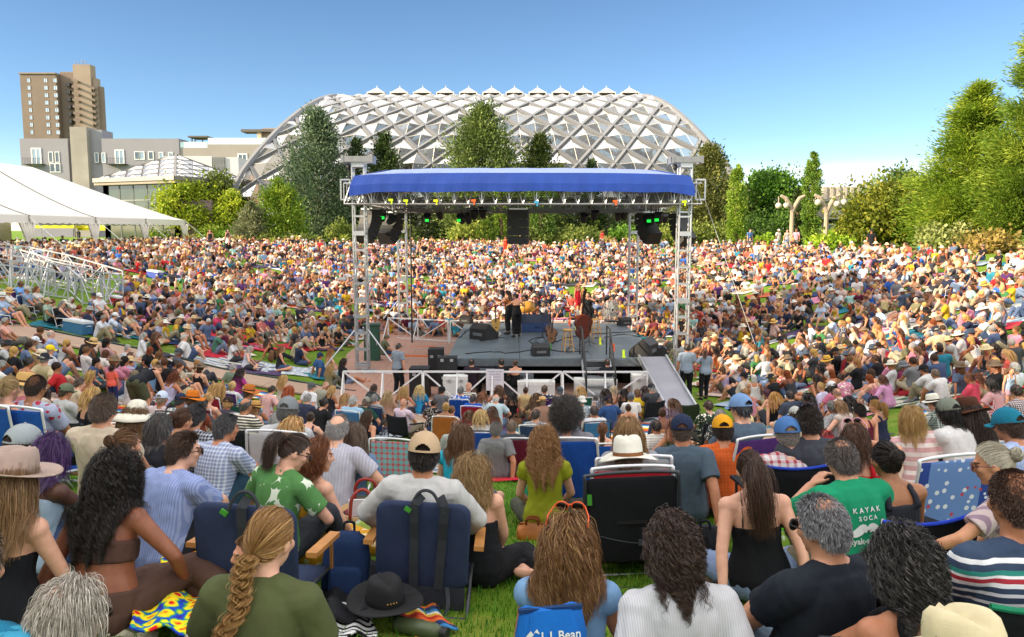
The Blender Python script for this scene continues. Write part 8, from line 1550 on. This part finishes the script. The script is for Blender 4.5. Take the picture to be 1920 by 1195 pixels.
for sp in MID: cnt[lab_of(sp, 0)] = cnt.get(lab_of(sp, 0), 0) + 1
used_l = set()
for sp in MID:
 for lvl in range(0 if cnt[lab_of(sp, 0)] == 1 else 1, 8):
  l = lab_of(sp, lvl)
  if l not in used_l: break
 used_l.add(l); sp['label'] = cut(l)
for sp in MID:
 make_person(sp, sp['loc'], sp['hd'], group='audience seated on the lawn'); OCC.append((sp['loc'].x, sp['loc'].y))
 if sp['chair'] and not (sp['uv'][0] < -20):
  c = {'brown': '#9a5a28'}.get(sp['chair'], BCOL[ck % len(BCOL)]); ck += 1; lb = '%s %s under the %s %s' % (cname(c[1:]), 'camp chair' if sp['chair'] == 'camp' else 'low folding chair', sp['desc'], sp['extra'])
  if lb in used_l: lb = '%s chair under the %s' % (cname(c[1:]), sp['label'])
  used_l.add(lb); lb = cut(lb)
  if sp['chair'] == 'camp': camp_chair(sp['loc'], sp['hd'], fabric('#1b1d22' if ck % 3 else '#1f3a2c'), lb.replace(cname(c[1:]), 'black' if ck % 3 else 'dark green', 1), hs=.22, hb=.44, group='chairs of the audience')
  else: beach_chair(sp['loc'], sp['hd'], fabric(c), lb, WF if ck % 3 else DF, group='chairs of the audience')
for sp, loc, hd in ST: make_person(sp, loc, hd, group=None); OCC.append((loc.x, loc.y))
def violin(p, rz, label):
 t = stringed(p, .62, rz, -70, label, 'violin', 'violin', ('#7a3a18', '#9a5424')); b = MB(); b.bar((-.35, .02, .22), (.35, .10, .30), .012); o = b.build('bow', mat('bow_wood', '#3a2418', .4), None, loc=p, rz=R(rz)); tag(o, 'violin bow held by the %s' % label.split(' held by the ')[1], 'violin bow')
l0, l1 = ST[0][1], ST[1][1]
violin(l0 + Vector((-.28, .34, 1.22)), 20, 'brown violin held by the violinist in the dress'); violin(l1 + Vector((-.34, .05, 1.28)), 60, 'brown violin held by the long haired violinist')
NAVY = fabric('#2c3650')
def seat_at(u, v, z, d=None): return hit(u, v, z)
p = hit(482, 1012, .42); beach_chair(p, 4, NAVY, 'navy padded beach chair with wooden arms under the green leafy shirt', DF, .56, .56, 'wood', 'beach_chair', None, .05, straps=1); OCC.append((p.x, p.y))
loc5 = C5['obj'].location; beach_chair((loc5.x + .04, loc5.y - .03, loc5.z), 0, NAVY, 'navy padded beach chair with two backpack straps under the beige cap man', DF, .56, .58, 'wood', 'beach_chair', None, .05, straps=2)
p = hit(1183, 972, .40); t = beach_chair(p, 0, fabric('#15161a'), 'empty black folding chair behind the white felt hat', DF, .60, .62, 'none', 'folding_chair', None, .03, lean=12); OCC.append((p.x, p.y))
b = MB(); b.box((0, -.235, .42), (.20, .012, .02)); b.build('slot_pocket', mat('slot', '#08090a', .8), t); b = MB(); b.box((-.285, -.30, .60), (.03, .02, .07)); b.build('tag', mat('lime_tag', '#2f7a1a', .6), t); b = MB(); b.tube(spline([(-.26, -.21, .34), (-.1, -.23, .30), (.05, -.24, .28), (.25, -.22, .30)], 6), .005, 5); b.box((.06, -.245, .285), (.05, .02, .04)); b.build('strap', mat('strap_web', '#2a2d33', .8), t)
p = hit(1752, 930, .38); STAR = NT('star_cloth'); co = STAR.coord('Object'); x_, y_, z_ = STAR.sep(co)[:3]; vo = STAR.new('ShaderNodeTexVoronoi'); vo.inputs['Scale'].default_value = 15; STAR.link(co, vo.inputs['Vector']); base = STAR.mix(STAR.math('LESS_THAN', vo.outputs['Distance'], .26), STAR.mix(STAR.math('GREATER_THAN', STAR.math('ABSOLUTE', x_), .205), lin('#5f80b8'), lin('#1f3c8a')), lin('#d0d4dc')); vo2 = STAR.new('ShaderNodeTexVoronoi'); vo2.inputs['Scale'].default_value = 9; STAR.link(co, vo2.inputs['Vector']); STAR.base(STAR.mix(STAR.math('LESS_THAN', vo2.outputs['Distance'], .13), base, lin('#b03a4a'))); STAR.b.inputs['Roughness'].default_value = .8
beach_chair(p, -10, STAR.m, 'empty blue star patterned folding chair with a white frame', WF, .58, .56, 'none'); OCC.append((p.x, p.y))
p = hit(738, 868, .36); PLAID = fabric('#7ab4c0', 'check', '#c8505a', .45); beach_chair(p, 4, PLAID, 'empty plaid folding chair beside the black tank top woman', WF, .5, .52, 'none'); p = hit(975, 852, .36); beach_chair(p, 6, fabric('#5a1a2c'), 'maroon folding chair right of the grey t-shirt man', WF, .5, .5, 'none'); p = hit(1140, 870, .36); beach_chair(p, 6, fabric('#1c4a9a'), 'blue folding chair beside the red chair', WF, .5, .5, 'none'); p = hit(1290, 775, .36); camp_chair(p, 10, fabric('#2a3324'), 'empty dark olive camp chair in the rows by the ramp', hs=.24, hb=.44)
p = hit(405, 792, .36); beach_chair(p, 8, fabric('#2a2b30'), 'empty charcoal folding chair behind the black plaid shirt', DF, .5, .5, 'none'); p = hit(462, 805, .36); beach_chair(p, 10, fabric('#3f2a5c'), 'purple folding chair beside the blue checked shirt', WF, .52, .52, 'none')
from mathutils.bvhtree import BVHTree
def decal(parent, target, me, M, m, nm='lettering', off=.006):
 bv = BVHTree.FromPolygons([v.co.copy() for v in target.data.vertices], [tuple(p.vertices) for p in target.data.polygons]); o = bpy.data.objects.new(nm, me); link(o, parent); me.materials.clear(); me.materials.append(m)
 for v in me.vertices:
  q = M @ v.co; h = bv.ray_cast(Vector((q.x, -1.5, q.z)), Vector((0, 1, 0)))[0]; y = (h.y if h else -.2) - off - (v.co.z * .5); v.co = (q.x, y, q.z)
 me.update(); return o
RX = Matrix.Rotation(R(90), 4, 'X'); INK = mat('white_print', '#c8ccc8', .7, 0, .03)
def kid(o, nm): return next(c for c in o.children if c.name.split('.')[0] == nm)
sh = kid(C18['obj'], 't_shirt')
for tx, sz, z in (('K A Y A K', .040, .505), ('S O C A', .034, .462), ('kayak-soca.com', .047, .335)): decal(C18['obj'], sh, text_mesh(tx, sz, .0006), Matrix.Translation((.01, 0, z)) @ RX, INK)
mb = MB()
for sg in (-1, 1):
 pts = [(sg * .004, .405), (sg * .03, .422), (sg * .06, .402), (sg * .09, .392), (sg * .118, .408), (sg * .124, .436), (sg * .104, .447), (sg * .095, .430)]; wds = [.016, .022, .022, .018, .014, .011, .008, .004]; q = spline([(a, 0, c) for a, c in pts], 5); n = len(q); V = []
 for i, pnt in enumerate(q):
  d = (q[min(i + 1, n - 1)] - q[max(0, i - 1)]).normalized(); nn = Vector((-d.z, 0, d.x)); wv = np.interp(i / (n - 1) * 7, range(8), wds); V += [pnt + nn * wv, pnt - nn * wv]
 mb.add([(p.x, p.z, 0) for p in V], [(2 * i, 2 * i + 1, 2 * i + 3, 2 * i + 2) for i in range(n - 1)])
decal(C18['obj'], sh, mb.mesh('moustache_print'), RX, INK, 'moustache_print')
bk = kid(cc5, 'backrest'); decal(cc5, bk, text_mesh('OZARK TRAIL', .050, .0008), Matrix.Translation((.09, 0, .30)) @ RX, mat('print_grey', '#a8acb0', .6))
mb = MB(); mb.add([(-.075, 0, 0), (.045, 0, 0), (.012, .034, 0), (-.004, .022, 0), (-.022, .055, 0)], [(0, 1, 2, 3, 4)]); decal(cc5, bk, mb.mesh('peak_emblem'), Matrix.Translation((-.16, 0, .295)) @ RX, mat('print_grey', '#a8acb0', .6), 'peak_emblem')
p = hit(645, 1112, .02); backpack(p, 172, '#1c2f52', 'navy backpack standing between the two navy beach chairs', .86)
p = hit(722, 1172, .0); t = empty('felt_hat', (p.x, p.y, p.z + .10), .5, 'black wide brimmed hat with gold studs lying on the dark jacket', 'hat'); me = hat_mesh('widefelt'); o = link(bpy.data.objects.new('brim_and_crown', me), t); [me.materials.append(m) for m in (mat('black_felt', '#17171a', .9, 0, .1, 20), mat('hat_band_black', '#0f0f11', .6))]; o.scale = (1.15,) * 3; b = MB()
for k in range(9): a = -math.pi / 2 + (k - 4) * .075; b.ell((.112 * math.cos(a), .118 * math.sin(a) - .005, .062 + .012 * (k % 2)), (.006, .006, .006))
b.build('studs', mat('brass', '#b08a3a', .3, .8), t)
blanket(((600, 1090), (712, 1080), (740, 1170), (610, 1190)), fabric('#1b1c20'), 'black jacket spread under the black hat', .05, 'jacket', wav=.03); blanket(((735, 1100), (790, 1092), (850, 1190), (770, 1196)), fabric('#3a2430', 'rainbow', s=3), 'orange and red woven blanket beside the black hat'); blanket(((600, 1150), (700, 1140), (700, 1200), (596, 1215)), fabric('#cfcfcf', 'bands', '#1a1a1e', 9), 'black and white striped cloth beside the olive t-shirt woman', .03)
blanket(((310, 1072), (420, 1064), (400, 1230), (240, 1230)), fabric('#c81c2e', 'tiedye', s=4.2), 'rainbow tie dye cloth left of the olive t-shirt woman', .13, 'tie_dye_cloth', wav=.02); p = hit(352, 1102, .10); b = MB(); b.box((0, 0, .0), (.06, .045, .004)); tag(b.build('cloth_label', mat('paper_tag', '#c8ccd4', .7), None, loc=(p.x, p.y, p.z + .115), rz=.4), 'small white label patch on the tie dye cloth', 'label')
blanket(((205, 1112), (330, 1108), (300, 1170), (200, 1165)), fabric('#8a8c9a', 'bands', '#3a3c42', 2.5), 'grey striped blanket behind the white haired head'); blanket(((230, 1150), (300, 1148), (290, 1215), (190, 1215)), fabric('#5f6a4a', 'bands', '#b9b49a', 3), 'green and cream striped blanket in the bottom left corner', .03)
blanket(((130, 1085), (390, 1035), (420, 1075), (150, 1110)), fabric('#22252c', 'bands', '#b8b8bc', 2.2), 'black blanket with white stripes under the brown trousers', .02)
p = hit(684, 1000, .0); t = empty('woven_basket', (p.x, p.y, p.z + .02), .1, 'woven basket with red looped handles in the middle left', 'basket'); n_ = NT('basket_weave'); co = n_.coord('Object'); ch = n_.new('ShaderNodeTexChecker'); ch.inputs['Scale'].default_value = 34; n_.link(co, ch.inputs['Vector']); z_ = n_.sep(co)[2]; n_.base(n_.mix(n_.math('GREATER_THAN', z_, .15), n_.mix(ch.outputs['Fac'], lin('#1f1a22'), lin('#8a2430')), lin('#b89468'))); b = MB(); b.lathe([(.15, 0), (.19, .08), (.215, .19), (.20, .19), (.17, .06)], seg=26); b.build('basket_body', n_.m, t, True)
for sg in (-1, 1): b = MB(); b.tube(spline([(-.1, sg * .19, .17), (-.08, sg * .17, .34), (.0, sg * .14, .40), (.08, sg * .17, .34), (.1, sg * .19, .17)], 6), .014, 8); b.build('handle', mat('red_leather', '#8a2a22', .5), t, True)
b = MB(); b.box((.0, .0, .20), (.26, .02, .14)); b.build('paper', mat('paper', '#c9c6cc', .8, 0, .02), t)
p = hit(1006, 972, .0); soft_bag(p, 6, '#1f7a58', 'green and white striped cooler bag behind the lime green top', (.34, .22, .30), 'cooler_bag', '#a8b0ac'); p = hit(1010, 985, .0); soft_bag((p.x, p.y - .12, p.z), 4, '#4a5058', 'grey lunch bag before the green cooler bag', (.30, .16, .16), handle=False); p = hit(998, 1000, .0); soft_bag((p.x, p.y - .2, p.z), 8, '#9a5a20', 'tan leather handbag on the grass before the grey lunch bag', (.26, .12, .15), 'handbag', '#6a3a14', mm=mat('tan_leather', '#9a5a20', .5, 0, .15, 10))
p = at(1040, 1180, 2.62); p.z = terr1(p.x, p.y); t = soft_bag(p, -10, '#1560b0', 'bright blue tall cooler pack with white lettering at the bottom centre', (.27, .17, .71), 'cooler_pack', '#14325a', handle=False); bb = kid(t, 'bag_body'); decal(t, bb, text_mesh('L.L.Bean', .042, .0006), Matrix.Translation((.025, 0, .625)) @ RX, INK); mb = MB(); mb.add([(-.04, 0, 0), (.0, .05, 0), (.015, .03, 0), (.035, .06, 0), (.05, .03, 0), (.02, .045, 0), (.006, .02, 0)], [(0, 1, 2, 6), (2, 3, 4, 5)]); decal(t, bb, mb.mesh('peak_emblem'), Matrix.Translation((-.08, 0, .63)) @ RX @ Matrix.Scale(.6, 4), INK, 'peak_emblem')
p = hit(1448, 1040, .05); soft_bag(p, -30, '#6a9a2a', 'lime green patterned pouch beside the ponytail woman', (.30, .10, .20), 'pouch', '#4fae1c', handle=False, mm=fabric('#7ca03a', 'flower', '#b8c4b0', 1.4)); p = hit(1395, 1125, .0); soft_bag(p, 20, '#3c2a30', 'dusky brown handbag on the grass by the white ribbed t-shirt', (.32, .16, .18), 'handbag', '#5a3f44'); p = hit(1330, 1090, .0); backpack(p, 20, '#1c1d20', 'black backpack slumped right of the curly bob', .8, group=None); p = hit(940, 975, 0); b = MB(); b.lathe([(.028, 0), (.033, .008), (.033, .11), (.026, .122)], seg=16); tag(b.build('drink_can', mat('can', '#a8acb0', .3, .7), None, True, p), 'silver drink can beside the wavy blond woman', 'can')
p = hit(790, 1196, .0); t = empty('water_bottle', (p.x, p.y, p.z + .05), 1.2, 'olive green bottle lying beside the woven blanket', 'bottle'); b = MB(); b.lathe([(.04, -.16), (.045, -.14), (.045, .08), (.03, .12)], seg=18, M=Matrix.Rotation(R(90), 3, 'X')); b.build('bottle_body', mat('bottle_green', '#4a5238', .4), t, True); b = MB(); b.lathe([(.032, .122), (.032, .16)], seg=14, M=Matrix.Rotation(R(90), 3, 'X')); b.build('cap', BLK, t)
p = hit(1228, 975, .0); cooler(p, 4, '#a8acb4', '#c4c6c8', 'small grey and white cooler right of the black folding chair', (.34, .26, .26)); p = hit(1098, 930, .0); backpack(p, 160, '#1a1b1f', 'black backpack between the blue and black chairs', .8); p = hit(748, 892, .0); soft_bag(p, 0, '#1c1d21', 'black tote bag on the grass beside the black tank top', (.36, .2, .28), 'tote_bag'); p = hit(704, 1022, .0); soft_bag((p.x, p.y + .05, p.z), 12, '#8a9a4a', 'green plastic shopping bag between the navy chairs', (.36, .25, .18), 'shopping_bag', '#4a8a2a', handle=False, mm=fabric('#8fa04a', 'flower', '#a8b0a0', .8))
p = hit(1683, 970, .30); soft_bag((p.x, p.y, p.z), 0, '#a82834', 'red and white patterned bag behind the curly dark head', (.40, .22, .34), 'bag', '#c8c0c0', mm=fabric('#a82834', 'dots', '#d8d0d0', 2)); p = hit(250, 778 + 60, .0); soft_bag(hit(287, 858), 10, '#8a5a28', 'brown and black canvas bag behind the low bun', (.5, .26, .30), 'canvas_bag', '#1a1a1a'); 
p = hit(145, 625, .0); cooler(p, 15, '#3a6a94', '#c4c8cc', 'blue cooler with white lid beside the path on the left slope', (.85, .48, .48)); p = hit(1600, 706, .0); cooler(p, -40, '#2a3242', '#4a5464', 'navy cooler with grey lid on the right slope', (.75, .45, .42)); p = hit(290, 522, 0); cooler(p, 20, '#1f3f9a', '#c4c6ca', 'deep blue cooler with white lid high on the left slope', (.8, .45, .45)); p = hit(219, 572, 0); cooler(p, 20, '#a8202a', '#c8c8ca', 'red cooler with white lid below the barricades', (.6, .4, .4))
for u, v, c, lb in ((1742, 960, '#c8702a', 'orange food wrapper by the older woman'), (1000, 1003, '#b8bcc0', 'crumpled plastic cup on the grass by the tan handbag'), (1236, 1010, '#1f4fae', 'blue bottle cap on the grass by the black chair')):
 p = hit(u, v); b = MB(); b.lathe([(.03, 0), (.045, .02), (.04, .06), (.02, .07)], seg=12, sy=.7); tag(b.build('litter', mat('bit' + c, c, .5), None, True, (p.x, p.y, p.z + .01)), lb, 'litter')
BL = [('#a82030', None, ''), ('#2a3a6a', 'check', '#c8c8cc'), ('#b8b4a8', 'bands', '#6a7a94'), ('#4a3a5a', None, ''), ('#c8b8a8', 'flower', '#a8546a'), ('#22335c', None, ''), ('#8a9aa8', 'check', '#d0d0d0'), ('#b05a3a', 'rainbow', ''), ('#3a5a4a', 'bands', '#c8c4b0'), ('#c07a92', None, ''), ('#d0ccc4', 'bands', '#8a8a90'), ('#1f6a7a', None, '')]
rgb = np.random.default_rng(9); nb = 0; bseen = set()
for sp in MID + FRONT[20:]:
 if sp.get('chair') or rgb.random() < .42: continue
 loc = sp.get('loc') or sp['obj'].location
 if loc[1] < 7.5: continue
 c, pt, c2 = BL[int(rgb.integers(len(BL)))]; hd = R(sp.get('hd') if sp.get('hd') is not None else sp['uv'][2]); f = Vector((math.sin(hd), math.cos(hd), 0)); r_ = Vector((f.y, -f.x, 0)); wd, ln = rgb.uniform(.55, .95), rgb.uniform(.75, 1.0)
 q = [Vector((loc[0], loc[1], 0)) + r_ * a * wd + f * (e * ln + .3) for a, e in ((-1, 1), (1, 1), (1, -1), (-1, -1))]
 for p in q: p.z = terr1(p.x, p.y)
 lb = '%s %sblanket under the %s' % (cname(c[1:]), {None: '', 'check': 'checked ', 'bands': 'striped ', 'flower': 'flowered ', 'rainbow': 'rainbow striped '}[pt], sp['label']); lb = cut(lb)
 if lb in bseen: continue
 bseen.add(lb); blanket(q, fabric(c, pt, c2 or '#ffffff'), lb, .03 + .004 * (nb % 4), group='picnic blankets on the lawn', n=8); nb += 1
for k, sp in enumerate(MID):
 if rgb.random() > .22: continue
 hd = R(sp['hd']); s = rgb.choice((-1, 1)); x, y = sp['loc'].x + s * .55 * math.cos(hd), sp['loc'].y - s * .55 * math.sin(hd); lc = Vector((x, y, terr1(x, y) + .03)); c = str(rgb.choice(['#1c1d21', '#22304c', '#6a4a34', '#8a2a34', '#3a5a4a', '#b8b4a8', '#c03a7a', '#2a4a8a'])); d_ = cut(sp['desc'] + ' ' + sp['extra'])
 if rgb.random() < .45: backpack(lc, math.degrees(hd) + 160, c, '%s backpack beside the %s' % (cname(c[1:]), d_), .85, group='backpacks of the audience')
 else: soft_bag(lc, math.degrees(hd) + 20, c, '%s bag beside the %s' % (cname(c[1:]), d_), (.34, .2, .26), group='bags of the audience')
# ================================================================ the far crowd, one mass
def far_proto(lod, sp):
 sk = _skels[sp['key']]; k, vx = sp['key'], sp['vox']; Vs, Fs, Sl, n = [], [], [], 0
 def addm(me, slot, M=None):
  nonlocal n
  V = mesh_arrays(me)
  if M is not None: Mm = np.array(M); V = V @ Mm[:3, :3].T + Mm[:3, 3]
  me.calc_loop_triangles(); T = np.empty(len(me.loop_triangles) * 3, np.int32); me.loop_triangles.foreach_get('vertices', T); Vs.append(V); Fs.append(T.reshape(-1, 3) + n); Sl.append(np.full(len(V), slot)); n += len(V)
 addm(_done[('body', k, vx)], 0); addm(_done[('top', sp['top'][0], k, vx)], 1); addm(_done[('bottom', sp['bottom'][0], k, vx)], 2)
 fin = n; hb = MB(); f = sp['g'] == 'f'
 hb.ell((0, -.012, .022), (.088, .108, .112), None, 9, 7)
 if f: hb.ell((0, -.075, -.09), (.085, .055, .15), None, 8, 6)
 hm = hb.mesh('h'); addm(hm, 3, sk.Hm @ Matrix.Rotation(R(12), 4, 'X'))
 Vs2, Fs2, Sl2 = list(Vs), list(Fs), list(Sl); nn = n; ht = MB(); ht.lathe([(.175, .03), (.17, .045), (.10, .05), (.098, .10), (.07, .15), (.0001, .16)], seg=12); addm(ht.mesh('hh'), 4, sk.Hm)
 return [tuple(np.concatenate(a) for a in (Vs2, Fs2, Sl2)), tuple(np.concatenate(a) for a in (Vs, Fs, Sl))]
PROT = {0: [], 1: []}
for lod, sp in FAR: PROT[lod].append(far_proto(lod, sp))
pts = []; cell = .80
occ = np.array(OCC)
xs_ = np.arange(-47, 36, cell); ys_ = np.arange(15, 84, .92)
for yi, y0 in enumerate(ys_):
 for x0 in xs_ + (cell / 2 if yi % 2 else 0):
  x, y = x0 + rgf.normal() * .24, y0 + rgf.normal() * .28
  dx, dy = x - .5, y - 33; r_ = math.hypot(dx, dy); c, s = dx / r_, dy / r_; a, b = (24 if c > 0 else 28), (49 if s > 0 else 35.2); rr = ((abs(c) / a) ** 2.3 + (abs(s) / b) ** 2.3) ** (-1 / 2.3)
  if r_ > rr * (1.03 if x > -20 else 1.12 if y < 50 else 1.6): continue
  if -7.6 < x < 6.8 and y < 38.8: continue
  if x < -6 and y < 36 and abs(y - (26.5 + .05 * x)) < 2.4: continue
  u, v, f = proj((x, y, terr1(x, y) + .4))
  if not (-30 < u < 1950): continue
  if u < 232 and 508 < v < 585 and y < 46: continue
  if v > 735 or (560 < u < 1330 and v > 660): continue
  hole = math.sin(x * .55 + 1.3 * math.sin(y * .21)) + math.sin(y * .47 + 1.1 * math.sin(x * .33))
  if hole > 1.22 and rgf.random() < .88: continue
  if rgf.random() < .08: continue
  if len(occ) and np.min((occ[:, 0] - x) ** 2 + (occ[:, 1] - y) ** 2) < .55 ** 2: continue
  pts.append((x, y))
print('far crowd', len(pts))
TC = .86 * np.array([lin(c) for c in TOPS + ['1b1b1f', '2a2c33', '7a5a4a', 'b8845c', '4a3a34', '3a4a6a', '5a6a8a', 'd0c8c4', 'd0c8c4', 'c8a8a4', 'c8b0a8']]); SC = np.array([lin(c[1:]) for c in SKINS]) * .95; BC = np.array([lin(c[1:]) for c in BOTC]); HC = np.array([lin(c) for c in HAIRC]); KC = np.array([lin(c) for c in ('c8c4b4', 'b8a07a', 'c8b890', 'd0ccc4', '3a4250', '6a5a4a', '8a8a88', '22252c')])
Vs, Fs, Cs, n = [], [], [], 0
for x, y in pts:
 lod = 0 if y < 46 else 1; pr = PROT[lod][int(rgf.integers(len(PROT[lod])))][int(rgf.random() < .24)]; V, F, Sl = pr; hd = R(faces((x, y)) + rgf.normal() * 28); s = rgf.uniform(.88, 1.08); g = terr1(x, y)
 rot = np.array(tilt_rot((x, y), math.degrees(hd), .7).to_matrix()) * s; W = V @ rot.T + np.array((x, y, g)); pal = np.stack([SC[rgf.integers(len(SC))], TC[rgf.integers(len(TC))], BC[rgf.integers(len(BC))], HC[rgf.integers(len(HC))], KC[rgf.integers(len(KC))]]); Vs.append(W); Fs.append(F + n); Cs.append(pal[Sl]); n += len(W)
CM = NT('crowd_cloth'); a_ = CM.new('ShaderNodeAttribute'); a_.attribute_name = 'person_colour'; CM.base(a_.outputs['Color']); CM.b.inputs['Roughness'].default_value = .8; CM.b.inputs['Specular IOR Level'].default_value = .2
o = link(bpy.data.objects.new('crowd', np_mesh('crowd', np.concatenate(Vs), np.concatenate(Fs), CM.m, True, {'person_colour': np.concatenate(Cs)}))); tag(o, 'dense seated crowd covering the far slopes behind and beside the stage', 'crowd', kind='stuff')
Vs, Fs, Cs, n = [], [], [], 0; BLc = np.array([lin(c) for c in ('a82030', '2a3a6a', 'b8b4a8', '4a3a5a', 'c8b8a8', '22335c', '8a9aa8', 'b05a3a', 'd0ccc4', '1f6a7a', 'c07a92', '3a3a40')])
for x, y in pts:
 if rgf.random() < .42:
  h = R(faces((x, y)) + rgf.normal() * 20); wd, ln = rgf.uniform(.4, .8), rgf.uniform(.5, .9); f = np.array((math.sin(h), math.cos(h))); r_ = np.array((f[1], -f[0])); c0 = np.array((x, y)) + f * .3; q = [c0 + r_ * a * wd + f * e * ln for a in (-1, 0, 1) for e in (-1, 0, 1)]
  Vs.append(np.array([(p[0], p[1], terr1(*p) + .045 + .012 * rgf.random()) for p in q])); Fs.append(np.array([(0, 3, 4, 1), (1, 4, 5, 2), (3, 6, 7, 4), (4, 7, 8, 5)]) + n); Cs.append(np.repeat(BLc[rgf.integers(len(BLc))][None], 9, 0)); n += 9
o = link(bpy.data.objects.new('picnic_blankets', np_mesh('picnic_blankets', np.concatenate(Vs), np.concatenate(Fs), CM.m, False, {'person_colour': np.concatenate(Cs)}))); tag(o, 'picnic blankets lying between the far crowd', 'blankets', kind='stuff')
# ================================================================ blades of grass on the near lawn
rgg = np.random.default_rng(3); N = 150000; X = rgg.uniform(-5.5, 6.5, N); Y = 2.2 + 9.5 * rgg.uniform(0, 1, N) ** 1.3; dens = np.sin(X * 2.1) + np.sin(Y * 2.7 + X) + rgg.normal(size=N) * 1.4; k = dens > -1.9; X, Y = X[k], Y[k]; N = len(X); Zg = terr(X, Y)
a = rgg.uniform(0, 2 * np.pi, N); h = rgg.uniform(.028, .062, N); wd = rgg.uniform(.0022, .0042, N); be = rgg.uniform(.2, .9, N); ca, sa = np.cos(a), np.sin(a); P0 = np.stack([X, Y, Zg - .004], 1); U = np.stack([-sa, ca, 0 * a], 1) * wd[:, None]; Dd = np.stack([ca, sa, 0 * a], 1)
P1 = P0 + Dd * (h * be * .25)[:, None] + np.array((0, 0, 1)) * (h * .6)[:, None]; P2 = P0 + Dd * (h * be * .8)[:, None] + np.array((0, 0, 1)) * (h * .95)[:, None]
V = np.stack([P0 - U, P0 + U, P1 + U * .8, P1 - U * .8, P2 + U * .15, P2 - U * .15], 1).reshape(-1, 3); i = np.arange(N)[:, None] * 6; F = np.concatenate([i + np.array((0, 1, 2, 3)), i + np.array((3, 2, 4, 5))])
o = link(bpy.data.objects.new('grass', np_mesh('grass', V, F, leaf_mat('grass_blade', '#3f7414', '#82ac38', .35), False, {'tint': np.repeat(rgg.beta(2, 2, N), 6)}))); tag(o, 'short green lawn grass on the near slope', 'grass', kind='stuff')
